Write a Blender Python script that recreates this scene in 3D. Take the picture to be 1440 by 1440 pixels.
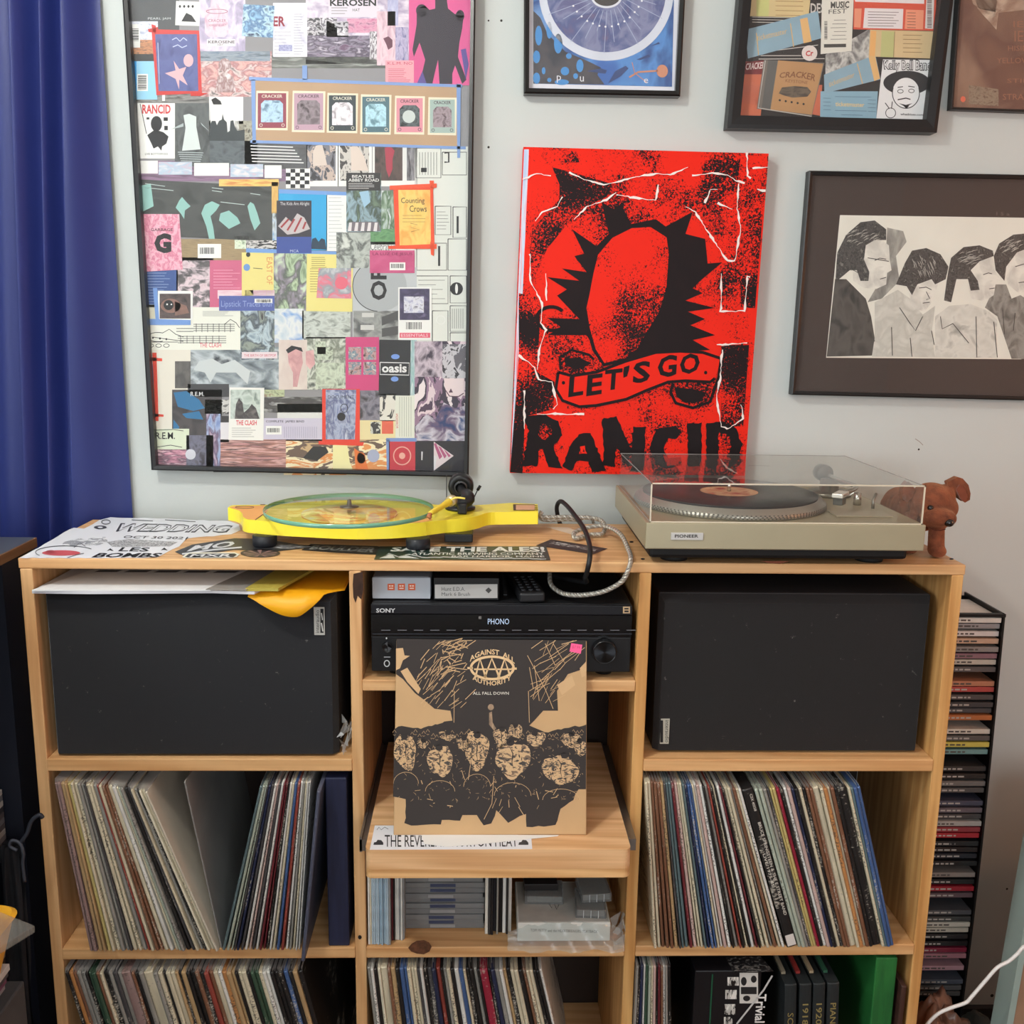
import bpy, bmesh, math, random
from mathutils import Vector, Matrix
from mathutils.geometry import tessellate_polygon

for o in list(bpy.data.objects):
    bpy.data.objects.remove(o, do_unlink=True)
SC = bpy.context.scene
COL = SC.collection
R = math.radians

# ------------------------------------------------------------------ camera
ZT = 1.07                                    # height of the shelf unit's top, metres
FPX = 1392.68                                # focal length for a 1440 px frame
PITCH, YAW, ROLL = R(10.98567), R(1.94029), R(.88865)
CAM = Vector((0, -1.56, ZT + .385))
FWD = Vector((math.sin(YAW) * math.cos(PITCH), math.cos(YAW) * math.cos(PITCH), -math.sin(PITCH)))
_r = Vector((math.cos(YAW), -math.sin(YAW), 0))
_u = _r.cross(FWD)
RT = _r * math.cos(ROLL) + _u * math.sin(ROLL)
UP = -_r * math.sin(ROLL) + _u * math.cos(ROLL)
cd = bpy.data.cameras.new('camera')
cam = bpy.data.objects.new('camera', cd)
COL.objects.link(cam)
cd.sensor_width = 36
cd.lens = FPX / 1440 * 36
cd.clip_start = .05
cam.matrix_world = Matrix(((RT.x, UP.x, -FWD.x, CAM.x), (RT.y, UP.y, -FWD.y, CAM.y), (RT.z, UP.z, -FWD.z, CAM.z), (0, 0, 0, 1)))
SC.camera = cam

# ------------------------------------------------------------------ world, daylight, exposure
wd = bpy.data.worlds.new('sky')
SC.world = wd
wd.use_nodes = True
wd.node_tree.nodes['Background'].inputs[0].default_value = (.75, .86, 1, 1)
wd.node_tree.nodes['Background'].inputs[1].default_value = 1.0


def area_light(name, loc, target, sx, sy, power, col, shape='RECTANGLE'):
    l = bpy.data.lights.new(name, 'AREA')
    l.shape = shape
    l.size = sx
    l.size_y = sy
    l.energy = power
    l.color = col
    o = bpy.data.objects.new(name, l)
    COL.objects.link(o)
    o.location = loc
    o.rotation_euler = (Vector(target) - Vector(loc)).to_track_quat('-Z', 'Y').to_euler()
    return o


# daylight coming in through the two window openings behind and beside the camera
area_light('window_daylight_rear', (.6, -3.335, 1.55), (.6, 0, 1.45), 1.3, 1.4, 30, (.93, .97, 1))
area_light('window_daylight_side', (-1.895, -1.75, 1.6), (0, -1.5, 1.3), 1.5, 1.4, 34, (.92, .97, 1))
vs = SC.view_settings
vs.view_transform = 'Standard'
vs.look = 'None'
vs.gamma = 1
vs.use_curve_mapping = False
vs.exposure = 0.06

# ------------------------------------------------------------------ pixel <-> place helpers
def ray(px, py):
    return FWD + RT * ((px - 720) / FPX) - UP * ((py - 720) / FPX)


def PY(px, py, Y):
    d = ray(px, py)
    return CAM + d * ((Y - CAM.y) / d.y)


def PZ(px, py, Z):
    d = ray(px, py)
    return CAM + d * ((Z - CAM.z) / d.z)


def PX(px, py, X):
    d = ray(px, py)
    return CAM + d * ((X - CAM.x) / d.x)


def PN(px, py, p0, n):
    d = ray(px, py)
    return CAM + d * ((p0 - CAM).dot(n) / d.dot(n))


# ------------------------------------------------------------------ materials
def lin(c):
    return tuple(((v / 255) / 12.92 if v / 255 <= .04045 else ((v / 255 + .055) / 1.055) ** 2.4) for v in c)


MATS = {}


def newmat(key):
    m = bpy.data.materials.new(key)
    m.use_nodes = True
    return m, m.node_tree.nodes, m.node_tree.links, m.node_tree.nodes['Principled BSDF']


def mat(rgb, rough=.55, metal=0., spec=.4, var=0., vscale=30., bump=0., bscale=200., sheen=0., coat=0., emit=0., key=None):
    k = key or ('m', tuple(rgb), rough, metal, spec, var, vscale, bump, bscale, sheen, coat, emit)
    if k in MATS:
        return MATS[k]
    m, N, L, b = newmat('surface')
    c = lin(rgb) + (1,)
    b.inputs['Base Color'].default_value = c
    b.inputs['Roughness'].default_value = rough
    b.inputs['Metallic'].default_value = metal
    b.inputs['Specular IOR Level'].default_value = spec
    b.inputs['Coat Weight'].default_value = coat
    if sheen:
        b.inputs['Sheen Weight'].default_value = sheen
    if emit:
        b.inputs['Emission Color'].default_value = c
        b.inputs['Emission Strength'].default_value = emit
    if var or bump:
        tc = N.new('ShaderNodeTexCoord')
    if var:
        n = N.new('ShaderNodeTexNoise')
        n.inputs['Scale'].default_value = vscale
        n.inputs['Detail'].default_value = 5
        L.new(tc.outputs['Object'], n.inputs['Vector'])
        r = N.new('ShaderNodeValToRGB')
        r.color_ramp.elements[0].position = .3
        r.color_ramp.elements[1].position = .7
        r.color_ramp.elements[0].color = tuple(v * (1 - var) for v in c[:3]) + (1,)
        r.color_ramp.elements[1].color = tuple(min(1, v * (1 + var * .6)) for v in c[:3]) + (1,)
        L.new(n.outputs['Fac'], r.inputs['Fac'])
        L.new(r.outputs['Color'], b.inputs['Base Color'])
    if bump:
        n = N.new('ShaderNodeTexNoise')
        n.inputs['Scale'].default_value = bscale
        n.inputs['Detail'].default_value = 4
        L.new(tc.outputs['Object'], n.inputs['Vector'])
        bp = N.new('ShaderNodeBump')
        bp.inputs['Strength'].default_value = bump
        bp.inputs['Distance'].default_value = .002
        L.new(n.outputs['Fac'], bp.inputs['Height'])
        L.new(bp.outputs['Normal'], b.inputs['Normal'])
    MATS[k] = m
    return m


def photo(cols, scale=5., seed=0, stretch=(1, 1, 1), rough=.5, hard=False, dist=.6, detail=5):
    """printed picture: a procedural patchwork of the picture's own colours"""
    k = ('ph', tuple(map(tuple, cols)), scale, seed, stretch, rough, hard)
    if k in MATS:
        return MATS[k]
    m, N, L, b = newmat('print')
    tc = N.new('ShaderNodeTexCoord')
    mp = N.new('ShaderNodeMapping')
    mp.inputs['Location'].default_value = (seed * 3.7, seed * 1.3, seed * 2.1)
    mp.inputs['Scale'].default_value = stretch
    L.new(tc.outputs['Generated'], mp.inputs['Vector'])
    n = N.new('ShaderNodeTexNoise')
    n.inputs['Scale'].default_value = scale
    n.inputs['Detail'].default_value = detail
    n.inputs['Distortion'].default_value = dist
    L.new(mp.outputs['Vector'], n.inputs['Vector'])
    r = N.new('ShaderNodeValToRGB')
    cr = r.color_ramp
    if hard:
        cr.interpolation = 'CONSTANT'
    while len(cr.elements) < len(cols):
        cr.elements.new(.5)
    for i, c in enumerate(cols):
        cr.elements[i].position = .32 + .36 * i / max(1, len(cols) - (0 if hard else 1))
        cr.elements[i].color = lin(c) + (1,)
    L.new(n.outputs['Fac'], r.inputs['Fac'])
    L.new(r.outputs['Color'], b.inputs['Base Color'])
    b.inputs['Roughness'].default_value = rough
    MATS[k] = m
    return m


def wood(axis, tint=(232, 188, 136), dark=(206, 154, 102), seed=0, rough=.45):
    k = ('wood', axis, tint, dark, seed)
    if k in MATS:
        return MATS[k]
    m, N, L, b = newmat('pine_wood')
    tc = N.new('ShaderNodeTexCoord')
    mp = N.new('ShaderNodeMapping')
    s = [9., 9., 9.]
    s['xyz'.index(axis)] = .55
    mp.inputs['Scale'].default_value = s
    mp.inputs['Location'].default_value = (seed * 1.7, seed * .9, seed * 2.3)
    L.new(tc.outputs['Object'], mp.inputs['Vector'])
    n = N.new('ShaderNodeTexNoise')
    n.inputs['Scale'].default_value = 1.6
    n.inputs['Detail'].default_value = 3
    n.inputs['Distortion'].default_value = 1.2
    L.new(mp.outputs['Vector'], n.inputs['Vector'])
    w = N.new('ShaderNodeTexWave')
    w.wave_type = 'BANDS'
    w.bands_direction = 'DIAGONAL'
    w.inputs['Scale'].default_value = 2.2
    w.inputs['Distortion'].default_value = 9
    w.inputs['Detail'].default_value = 3
    w.inputs['Detail Scale'].default_value = 1.2
    L.new(mp.outputs['Vector'], w.inputs['Vector'])
    n2 = N.new('ShaderNodeTexNoise')
    n2.inputs['Scale'].default_value = 9
    n2.inputs['Detail'].default_value = 6
    mp2 = N.new('ShaderNodeMapping')
    s2 = [22., 22., 22.]
    s2['xyz'.index(axis)] = .5
    mp2.inputs['Scale'].default_value = s2
    L.new(tc.outputs['Object'], mp2.inputs['Vector'])
    L.new(mp2.outputs['Vector'], n2.inputs['Vector'])
    r = N.new('ShaderNodeValToRGB')
    r.color_ramp.elements[0].position = .1
    r.color_ramp.elements[0].color = lin(tint) + (1,)
    r.color_ramp.elements[1].position = .95
    r.color_ramp.elements[1].color = lin(dark) + (1,)
    mx = N.new('ShaderNodeMix')
    mx.data_type = 'FLOAT'
    mx.inputs[0].default_value = .45
    L.new(w.outputs['Fac'], mx.inputs[2])
    L.new(n.outputs['Fac'], mx.inputs[3])
    L.new(mx.outputs[0], r.inputs['Fac'])
    m2 = N.new('ShaderNodeMix')
    m2.data_type = 'RGBA'
    m2.blend_type = 'MULTIPLY'
    m2.inputs[0].default_value = .35
    r2 = N.new('ShaderNodeValToRGB')
    r2.color_ramp.elements[0].position = .35
    r2.color_ramp.elements[0].color = (.72, .66, .60, 1)
    r2.color_ramp.elements[1].position = .6
    r2.color_ramp.elements[1].color = (1, 1, 1, 1)
    L.new(n2.outputs['Fac'], r2.inputs['Fac'])
    L.new(r.outputs['Color'], m2.inputs[6])
    L.new(r2.outputs['Color'], m2.inputs[7])
    L.new(m2.outputs[2], b.inputs['Base Color'])
    b.inputs['Roughness'].default_value = rough
    b.inputs['Specular IOR Level'].default_value = .35
    MATS[k] = m
    return m


def clear(tint=(255, 255, 255), ior=1.45, milky=0., rough=.02, key=None):
    """thin clear sheet: transparent with a fresnel mirror, optionally milky"""
    k = ('clear', tint, ior, milky, rough)
    if k in MATS:
        return MATS[k]
    m, N, L, b = newmat('clear_sheet')
    N.remove(b)
    out = N['Material Output']
    t = N.new('ShaderNodeBsdfTransparent')
    t.inputs[0].default_value = lin(tint) + (1,)
    g = N.new('ShaderNodeBsdfGlossy')
    g.inputs['Roughness'].default_value = rough
    lw = N.new('ShaderNodeLayerWeight')                  # Schlick reflectance, the same from both sides of the sheet
    lw.inputs[0].default_value = .5
    pw = N.new('ShaderNodeMath')
    pw.operation = 'POWER'
    pw.inputs[1].default_value = 5
    L.new(lw.outputs['Facing'], pw.inputs[0])
    f = N.new('ShaderNodeMath')
    f.operation = 'MULTIPLY_ADD'
    f0 = ((ior - 1) / (ior + 1)) ** 2
    f.inputs[1].default_value = 1 - f0
    f.inputs[2].default_value = f0
    L.new(pw.outputs[0], f.inputs[0])
    mx = N.new('ShaderNodeMixShader')
    L.new(f.outputs[0], mx.inputs[0])
    L.new(t.outputs[0], mx.inputs[1])
    L.new(g.outputs[0], mx.inputs[2])
    res = mx
    if milky:
        d = N.new('ShaderNodeBsdfDiffuse')
        d.inputs[0].default_value = (.8, .8, .78, 1)
        m2 = N.new('ShaderNodeMixShader')
        m2.inputs[0].default_value = milky
        L.new(mx.outputs[0], m2.inputs[1])
        L.new(d.outputs[0], m2.inputs[2])
        res = m2
    L.new(res.outputs[0], out.inputs[0])
    MATS[k] = m
    return m


BLACK = (18, 18, 20)
INK = mat((22, 22, 24), .6)
WHITE = mat((238, 238, 236), .5)
PAPER = mat((240, 240, 238), .6)
CREAM = mat((236, 228, 205), .6)

# ------------------------------------------------------------------ mesh builder
WM = {}                                      # world matrix of every object made here


class MB:
    def __init__(s):
        s.v = []
        s.f = []

    def add(s, v, f):
        n = len(s.v)
        s.v += [Vector(q) for q in v]
        s.f += [[i + n for i in g] for g in f]
        return s

    def box(s, x0, y0, z0, x1, y1, z1, M=None):
        v = [Vector((x, y, z)) for x in (x0, x1) for y in (y0, y1) for z in (z0, z1)]
        if M:
            v = [M @ q for q in v]
        return s.add(v, [(0, 1, 3, 2), (4, 6, 7, 5), (0, 4, 5, 1), (2, 3, 7, 6), (0, 2, 6, 4), (1, 5, 7, 3)])

    def flat(s, pts):
        pts = [Vector(p) for p in pts]
        return s.add(pts, [list(t) for t in tessellate_polygon([pts])])

    def prism(s, pts, d):
        """closed outline pts (3-D, planar) extruded along vector d"""
        pts = [Vector(p) for p in pts]
        d = Vector(d)
        n = len(pts)
        tri = [list(t) for t in tessellate_polygon([pts])]
        s.add(pts, tri)
        s.add([p + d for p in pts], [t[::-1] for t in tri])
        s.add(pts + [p + d for p in pts], [(i, (i + 1) % n, n + (i + 1) % n, n + i) for i in range(n)])
        return s

    def lathe(s, prof, n=32, M=None, caps=True):
        M = M or Matrix()
        v = []
        for r, z in prof:
            for i in range(n):
                a = 2 * math.pi * i / n
                v.append(M @ Vector((r * math.cos(a), r * math.sin(a), z)))
        f = []
        for j in range(len(prof) - 1):
            for i in range(n):
                f.append((j * n + i, j * n + (i + 1) % n, (j + 1) * n + (i + 1) % n, (j + 1) * n + i))
        if caps and prof[0][0] > 1e-6:
            f.append(list(range(n))[::-1])
        if caps and prof[-1][0] > 1e-6:
            f.append([(len(prof) - 1) * n + i for i in range(n)])
        return s.add(v, f)

    def tube(s, pts, r, n=8, sub=0, closed=False):
        pts = [Vector(p) for p in pts]
        if sub:
            pts = smooth_path(pts, sub, closed)
        k = len(pts)
        rs = r if isinstance(r, (list, tuple)) else [r] * k
        if len(rs) != k:
            rs = [rs[min(len(rs) - 1, int(i * (len(rs) - 1) / (k - 1) + .5))] for i in range(k)]
        v = []
        prev = None
        for i, p in enumerate(pts):
            t = (pts[min(i + 1, k - 1)] - pts[max(i - 1, 0)]).normalized()
            if prev is None:
                q = t.orthogonal().normalized()
            else:
                q = (prev - t * prev.dot(t))
                q = q.normalized() if q.length > 1e-6 else t.orthogonal().normalized()
            prev = q
            w = t.cross(q)
            for j in range(n):
                a = 2 * math.pi * j / n
                v.append(p + (q * math.cos(a) + w * math.sin(a)) * rs[i])
        f = [(i * n + j, i * n + (j + 1) % n, (i + 1) * n + (j + 1) % n, (i + 1) * n + j) for i in range(k - 1) for j in range(n)]
        f.append(list(range(n))[::-1])
        f.append([(k - 1) * n + j for j in range(n)])
        return s.add(v, f)

    def ball(s, c, r, n=14, M=None):
        prof = [(r * math.sin(math.pi * i / n), -r * math.cos(math.pi * i / n)) for i in range(n + 1)]
        return s.lathe(prof, n + 4, Matrix.Translation(c) @ (M or Matrix()))

    def build(s, name, m, parent=None, smooth=False, bevel=0., seg=2, sub=0, solid=0.):
        me = bpy.data.meshes.new(name)
        if parent is not None:
            inv = WM[parent.name].inverted()
            W = WM[parent.name].copy()
            vs_ = [inv @ q for q in s.v]
        else:
            lo = Vector((min(q.x for q in s.v), min(q.y for q in s.v), min(q.z for q in s.v)))
            hi = Vector((max(q.x for q in s.v), max(q.y for q in s.v), max(q.z for q in s.v)))
            c = Vector(((lo.x + hi.x) / 2, (lo.y + hi.y) / 2, lo.z))
            W = Matrix.Translation(c)
            vs_ = [q - c for q in s.v]
        me.from_pydata(vs_, [], s.f)
        bm = bmesh.new()
        bm.from_mesh(me)
        if len(s.f) < 4000:
            bmesh.ops.recalc_face_normals(bm, faces=bm.faces)
        bm.to_mesh(me)
        bm.free()
        if smooth:
            me.polygons.foreach_set('use_smooth', [True] * len(me.polygons))
        me.materials.append(m)
        o = bpy.data.objects.new(name, me)
        COL.objects.link(o)
        if parent is not None:
            o.parent = parent
        else:
            o.location = W.translation
        WM[o.name] = W
        if solid:
            q = o.modifiers.new('thickness', 'SOLIDIFY')
            q.thickness = solid
        if bevel:
            q = o.modifiers.new('edge', 'BEVEL')
            q.width = bevel
            q.segments = seg
            q.limit_method = 'ANGLE'
        if sub:
            q = o.modifiers.new('smooth', 'SUBSURF')
            q.levels = q.render_levels = sub
        return o


def smooth_path(pts, sub, closed=False):
    out = []
    k = len(pts)
    for i in range(k - 1):
        p0, p1, p2, p3 = pts[max(i - 1, 0)], pts[i], pts[i + 1], pts[min(i + 2, k - 1)]
        for j in range(sub):
            t = j / sub
            out.append(.5 * ((2 * p1) + (p2 - p0) * t + (2 * p0 - 5 * p1 + 4 * p2 - p3) * t * t + (3 * p1 - p0 - 3 * p2 + p3) * t ** 3))
    out.append(pts[-1])
    return out


def thing(name, label, cat, loc, rotz=0., group=None, M=None):
    o = bpy.data.objects.new(name, None)
    o.empty_display_size = .05
    COL.objects.link(o)
    W = M if M is not None else Matrix.Translation(loc) @ Matrix.Rotation(rotz, 4, 'Z')
    o.matrix_world = W
    WM[o.name] = W.copy()
    return tag(o, label, cat, group)


def tag(o, label=None, cat=None, group=None, kind=None):
    if label:
        o['label'] = label
    if cat:
        o['category'] = cat
    if group:
        o['group'] = group
    if kind:
        o['kind'] = kind
    return o


def struct(o):
    o['kind'] = 'structure'
    return o


# ------------------------------------------------------------------ lettering and flat print
_T = {}


def glyphs(s, bold=0.):
    k = (s, bold)
    if k not in _T:
        cu = bpy.data.curves.new('lettering', 'FONT')
        cu.body = s
        cu.offset = bold
        cu.resolution_u = 2
        o = bpy.data.objects.new('lettering', cu)
        COL.objects.link(o)
        dg = bpy.context.evaluated_depsgraph_get()
        dg.update()
        me = o.evaluated_get(dg).to_mesh()
        v = [(q.co.x, q.co.y) for q in me.vertices]
        f = [list(p.vertices) for p in me.polygons]
        o.evaluated_get(dg).to_mesh_clear()
        bpy.data.objects.remove(o, do_unlink=True)
        bpy.data.curves.remove(cu)
        x0, x1 = min(q[0] for q in v), max(q[0] for q in v)
        y0, y1 = min(q[1] for q in v), max(q[1] for q in v)
        _T[k] = ([((x - x0) / (x1 - x0), (y - y0) / (y1 - y0)) for x, y in v], f)
    return _T[k]


def quad_pt(q, u, v):
    """q = px corners top-left, top-right, bottom-right, bottom-left"""
    a, b, c, d = q
    return ((1 - u) * ((1 - v) * d[0] + v * a[0]) + u * ((1 - v) * c[0] + v * b[0]),
            (1 - u) * ((1 - v) * d[1] + v * a[1]) + u * ((1 - v) * c[1] + v * b[1]))


def T(s, x0, y0, x1, y1, bold=0., warp=None):
    return ('t', s, ((x0, y0), (x1, y0), (x1, y1), (x0, y1)), bold, warp)


def TQ(s, q, bold=0., warp=None):
    return ('t', s, q, bold, warp)


def P(*pts):
    return ('p', list(pts))


def B(x0, y0, x1, y1):
    return ('p', [(x0, y0), (x1, y0), (x1, y1), (x0, y1)])


def S(w, *pts):
    return ('s', list(pts), w)


def E(cx, cy, rx, ry, n=28):
    return ('p', [(cx + rx * math.cos(2 * math.pi * i / n), cy + ry * math.sin(2 * math.pi * i / n)) for i in range(n)])


def ring(cx, cy, rx, ry, w, n=36, a0=0., a1=360.):
    return ('s', [(cx + rx * math.cos(R(a0 + (a1 - a0) * i / n)), cy + ry * math.sin(R(a0 + (a1 - a0) * i / n))) for i in range(n + 1)], w)


def flat_art(name, shapes, m, M, parent, dy=0.):
    """flat print: shapes drawn on a surface, M(px, py) -> point on that surface"""
    mb = MB()
    for s in shapes:
        if s[0] == 'p':
            mb.flat([M(*p) for p in s[1]])
        elif s[0] == 's':
            pts = [Vector(p) for p in s[1]]
            w = s[2]
            k = len(pts)
            ws = w if isinstance(w, (list, tuple)) else [w] * k
            Lr, Rr = [], []
            for i in range(k):
                t = pts[min(i + 1, k - 1)] - pts[max(i - 1, 0)]
                nrm = Vector((-t.y, t.x))
                nrm = nrm.normalized() * (ws[i] / 2) if nrm.length > 1e-9 else Vector((0, ws[i] / 2))
                Lr.append(pts[i] + nrm)
                Rr.append(pts[i] - nrm)
            v = [M(p.x, p.y) for p in Lr] + [M(p.x, p.y) for p in Rr]
            mb.add(v, [(i, i + 1, k + i + 1, k + i) for i in range(k - 1)])
        else:
            _, txt, q, bold, warp = s
            v, f = glyphs(txt, bold)
            vv = []
            for u, w in v:
                if warp:
                    u, w = warp(u, w)
                vv.append(M(*quad_pt(q, u, w)))
            mb.add(vv, f)
    o = mb.build(name, m, parent)
    if name in FINE:
        o['kind'] = 'stuff'
    return o


FINE = {'figure_lines', 'scratch_lines', 'crowd_lines', 'shape_lines', 'pencil_lines', 'hair_highlights', 'light_dots', 'rays', 'barcode', 'spine_title'}


def on_wall(Y):
    return lambda px, py: PY(px, py, Y)


def on_top(Z):
    return lambda px, py: PZ(px, py, Z)


def torn(pts, amp, step, seed):
    """a ragged polyline between the given points"""
    rnd = random.Random(seed)
    out = []
    for a, b in zip(pts[:-1], pts[1:]):
        d = math.hypot(b[0] - a[0], b[1] - a[1])
        n = max(1, int(d / step))
        for i in range(n):
            t = i / n
            out.append((a[0] + (b[0] - a[0]) * t + rnd.uniform(-amp, amp), a[1] + (b[1] - a[1]) * t + rnd.uniform(-amp, amp)))
    out.append(pts[-1])
    return out

# ================================================================== the room
WY = .37                                     # face of the picture wall
FZ = -.11                                    # floor
CZ = 2.6
X0, X1, YR = -1.86, 2.3, -3.30
wall_m = mat((199, 204, 201), .75, spec=.2, var=.03, vscale=2.5, bump=.05, bscale=260)
ceil_m = mat((240, 240, 236), .8, spec=.2)
struct(MB().box(X0 - .1, WY, FZ, X1 + .1, WY + .1, CZ).build('wall_back', wall_m))
struct(MB().box(X1, YR, FZ, X1 + .1, WY, CZ).build('wall_right', mat((206, 166, 146), .8)))
struct(MB().box(X0 - .1, YR - .1, FZ - .05, X1 + .1, WY + .1, FZ).build('floor', wood('y', (120, 92, 66), (88, 62, 42))))
struct(MB().box(X0 - .1, YR - .1, CZ, X1 + .1, WY + .1, CZ + .05).build('ceiling', ceil_m))
# rear wall and side wall, each with a window opening
wr = MB()
a0, a1, c0, c1 = -.05, 1.25, .85, 2.25
wr.box(X0 - .1, YR - .1, FZ, a0, YR, CZ).box(a1, YR - .1, FZ, X1 + .1, YR, CZ).box(a0, YR - .1, FZ, a1, YR, c0).box(a0, YR - .1, c1, a1, YR, CZ)
struct(wr.build('wall_rear', wall_m))
wl = MB()
b0, b1 = -2.5, -1.0
wl.box(X0 - .1, YR, FZ, X0, b0, CZ).box(X0 - .1, b1, FZ, X0, WY, CZ).box(X0 - .1, b0, FZ, X0, b1, .9).box(X0 - .1, b0, 2.3, X0, b1, CZ)
struct(wl.build('wall_left', wall_m))
wf = mat((236, 236, 232), .4)
w1 = struct(MB().box(a0, YR - .03, c0, a0 + .05, YR + .02, c1).box(a1 - .05, YR - .03, c0, a1, YR + .02, c1).box(a0, YR - .03, c0, a1, YR + .02, c0 + .05).box(a0, YR - .03, c1 - .05, a1, YR + .02, c1).build('window_1', wf))
MB().box(.57, YR - .02, c0 + .05, .63, YR + .01, c1 - .05).build('mullion', wf, w1)
MB().box(a0 + .05, YR - .02, 1.52, a1 - .05, YR + .01, 1.56).build('glazing_bar', wf, w1)
w2 = struct(MB().box(X0 - .03, b0, .9, X0 + .02, b0 + .05, 2.3).box(X0 - .03, b1 - .05, .9, X0 + .02, b1, 2.3).box(X0 - .03, b0, .9, X0 + .02, b1, .95).box(X0 - .03, b0, 2.25, X0 + .02, b1, 2.3).build('window_2', wf))
MB().box(X0 - .02, -1.78, .95, X0 + .01, -1.72, 2.25).build('mullion', wf, w2)
struct(MB().box(.81, WY - .014, FZ, X1, WY, -.032).build('baseboard_back', mat((58, 58, 60), .5, var=.3, vscale=20)))
# wall marks: old nail holes
for px, py, r in ((687, 207, .0022), (687, 29, .0016), (705, 29, .0022), (1339, 1438, .004), (1416, 1250, .0025), (1292, 632, .002), (1395, 1400, .004)):
    p = PY(px, py, WY)
    MB().lathe([(r, 0), (r * .6, .001)], 10, Matrix.Translation((p.x, WY - .0002, p.z)) @ Matrix.Rotation(R(90), 4, 'X')).build('nail_hole', mat((52, 48, 44), .8), bpy.data.objects['wall_back'])

flat_art('wall_scratch', [S(.9, (1052, 655), (1066, 654.6), (1082, 655.2))], mat((150, 150, 146), .8), on_wall(WY - .0004), bpy.data.objects['wall_back'])
flat_art('wall_scratch', [S(1.0, (1287, 617), (1293, 621), (1298, 626))], mat((150, 140, 132), .8), on_wall(WY - .0004), bpy.data.objects['wall_back'])
# ceiling lamp: the bulb that throws the frames' shadows down the wall
LAMP = (-.75, -.85, CZ)
cl = thing('ceiling_lamp', 'round white ceiling lamp with a bare glowing globe', 'lamp', LAMP)
MB().lathe([(.0, CZ - .03), (.10, CZ - .03), (.12, CZ)], 32, Matrix.Translation((LAMP[0], LAMP[1], 0))).build('mount', WHITE, cl, True)
MB().ball((LAMP[0], LAMP[1], CZ - .11), .085, 16).build('globe', mat((247, 246, 240), .5, emit=170), cl, True)

fl_ = thing('added_warm_lamp', 'slim floor lamp with a small warm glowing globe', 'lamp', (1.95, -.55, FZ))  # unseen lamp, added to put a warm tint on the right-hand wall
MB().lathe([(.13, FZ + .0003), (.13, FZ + .015), (.02, FZ + .025), (0, FZ + .025)], 32, Matrix.Translation((1.95, -.55, 0))).build('base', mat((40, 40, 42), .4, .5), fl_, True)
MB().lathe([(.011, FZ + .02), (.011, 1.50)], 14, Matrix.Translation((1.95, -.55, 0))).build('pole', mat((40, 40, 42), .4, .5), fl_, True)
MB().ball((1.95, -.55, 1.56), .06, 16).build('globe', mat((255, 176, 122), .5, emit=64), fl_, True)

# ================================================================== curtain
cu = MB()
top_px = [-150, -105, -62, -25, 11, 54, 82, 134]
bot_px = [-120, -80, -42, -8, 35, 68, 93, 180]
amp = [.03, .03, .03, .022, .040, .034, .040, .03]
xt = [PY(p, 0, .335).x for p in top_px]
xb = [PY(p, 720, .335).x for p in bot_px]
NS, NZ = 28, 26
cols = []
for k in range(len(top_px) - 1):
    for j in range(NS):
        cols.append((k, j / NS))
cols.append((len(top_px) - 2, 1.))
for iz in range(NZ + 1):
    z = FZ + .02 + (2.40 - FZ - .02) * iz / NZ
    t = (z - 1.08) / (1.99 - 1.08)
    for k, u in cols:
        X = lambda q: xb[q] + (xt[q] - xb[q]) * max(-.5, min(1.3, t))
        x = X(k) + (X(k + 1) - X(k)) * u
        f_ = (u / .14) ** .8 if u < .14 else (.5 + .5 * math.cos(math.pi * ((u - .14) / .86) ** .9))
        y = .359 - amp[k] * f_ + .002 * math.sin(z * 3 + k)
        if k == 3:
            y = .359 - .008 * math.sin(math.pi * u)
        cu.v.append(Vector((x, y, z)))
n = len(cols)
for iz in range(NZ):
    for j in range(n - 1):
        cu.f.append([iz * n + j, iz * n + j + 1, (iz + 1) * n + j + 1, (iz + 1) * n + j])
m, N, L, b = newmat('blue_satin')
b.inputs['Base Color'].default_value = lin((27, 40, 104)) + (1,)
b.inputs['Roughness'].default_value = .5
b.inputs['Sheen Weight'].default_value = .05
b.inputs['Sheen Tint'].default_value = (.4, .5, .9, 1)
tc = N.new('ShaderNodeTexCoord')
wv = N.new('ShaderNodeTexNoise')
wv.inputs['Scale'].default_value = 900
L.new(tc.outputs['Object'], wv.inputs['Vector'])
bp = N.new('ShaderNodeBump')
bp.inputs['Strength'].default_value = .15
bp.inputs['Distance'].default_value = .001
L.new(wv.outputs['Fac'], bp.inputs['Height'])
L.new(bp.outputs['Normal'], b.inputs['Normal'])
tag(cu.build('curtain', m, None, True), 'deep blue pleated curtain hanging beside the collage frame', 'curtain')

# ================================================================== record shelf unit
UD = .31
BZ = .027
XL, XLI, D1L, D1R, D2L, D2R, XRI, XR = -.733, -.7135, -.2094, -.1900, .2629, .2825, .7805, .8005
ZTB, S1T, S1B, S2T, S2B = 1.0525, .7277, .7060, .3761, .3554
RTZ, RBZ = .8680, .8487
unit = thing('record_shelf', 'long pine shelf unit with three bays holding records and hi-fi', 'shelf unit', (.034, .155, FZ))
WX, WZ = wood('x'), wood('z', seed=2)
WX2 = wood('x', (232, 186, 132), (204, 150, 96), 3)
WZ2 = wood('z', (226, 178, 114), (194, 138, 78), 5)
bv = .0016
MB().box(XL - .002, 0, ZTB, XR + .002, UD, ZT).build('top_board', WX, unit, bevel=.002)
MB().box(XL, 0, FZ, XLI, UD, ZTB).build('side_panel', WZ, unit, bevel=bv)
MB().box(XRI, 0, FZ, XR, UD, ZTB).build('side_panel', WZ2, unit, bevel=bv)
MB().box(D1L, 0, .027, D1R, UD, ZTB).build('divider', WZ, unit, bevel=bv)
MB().box(D2L, 0, .027, D2R, UD, ZTB).build('divider', WZ2, unit, bevel=bv)
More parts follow.
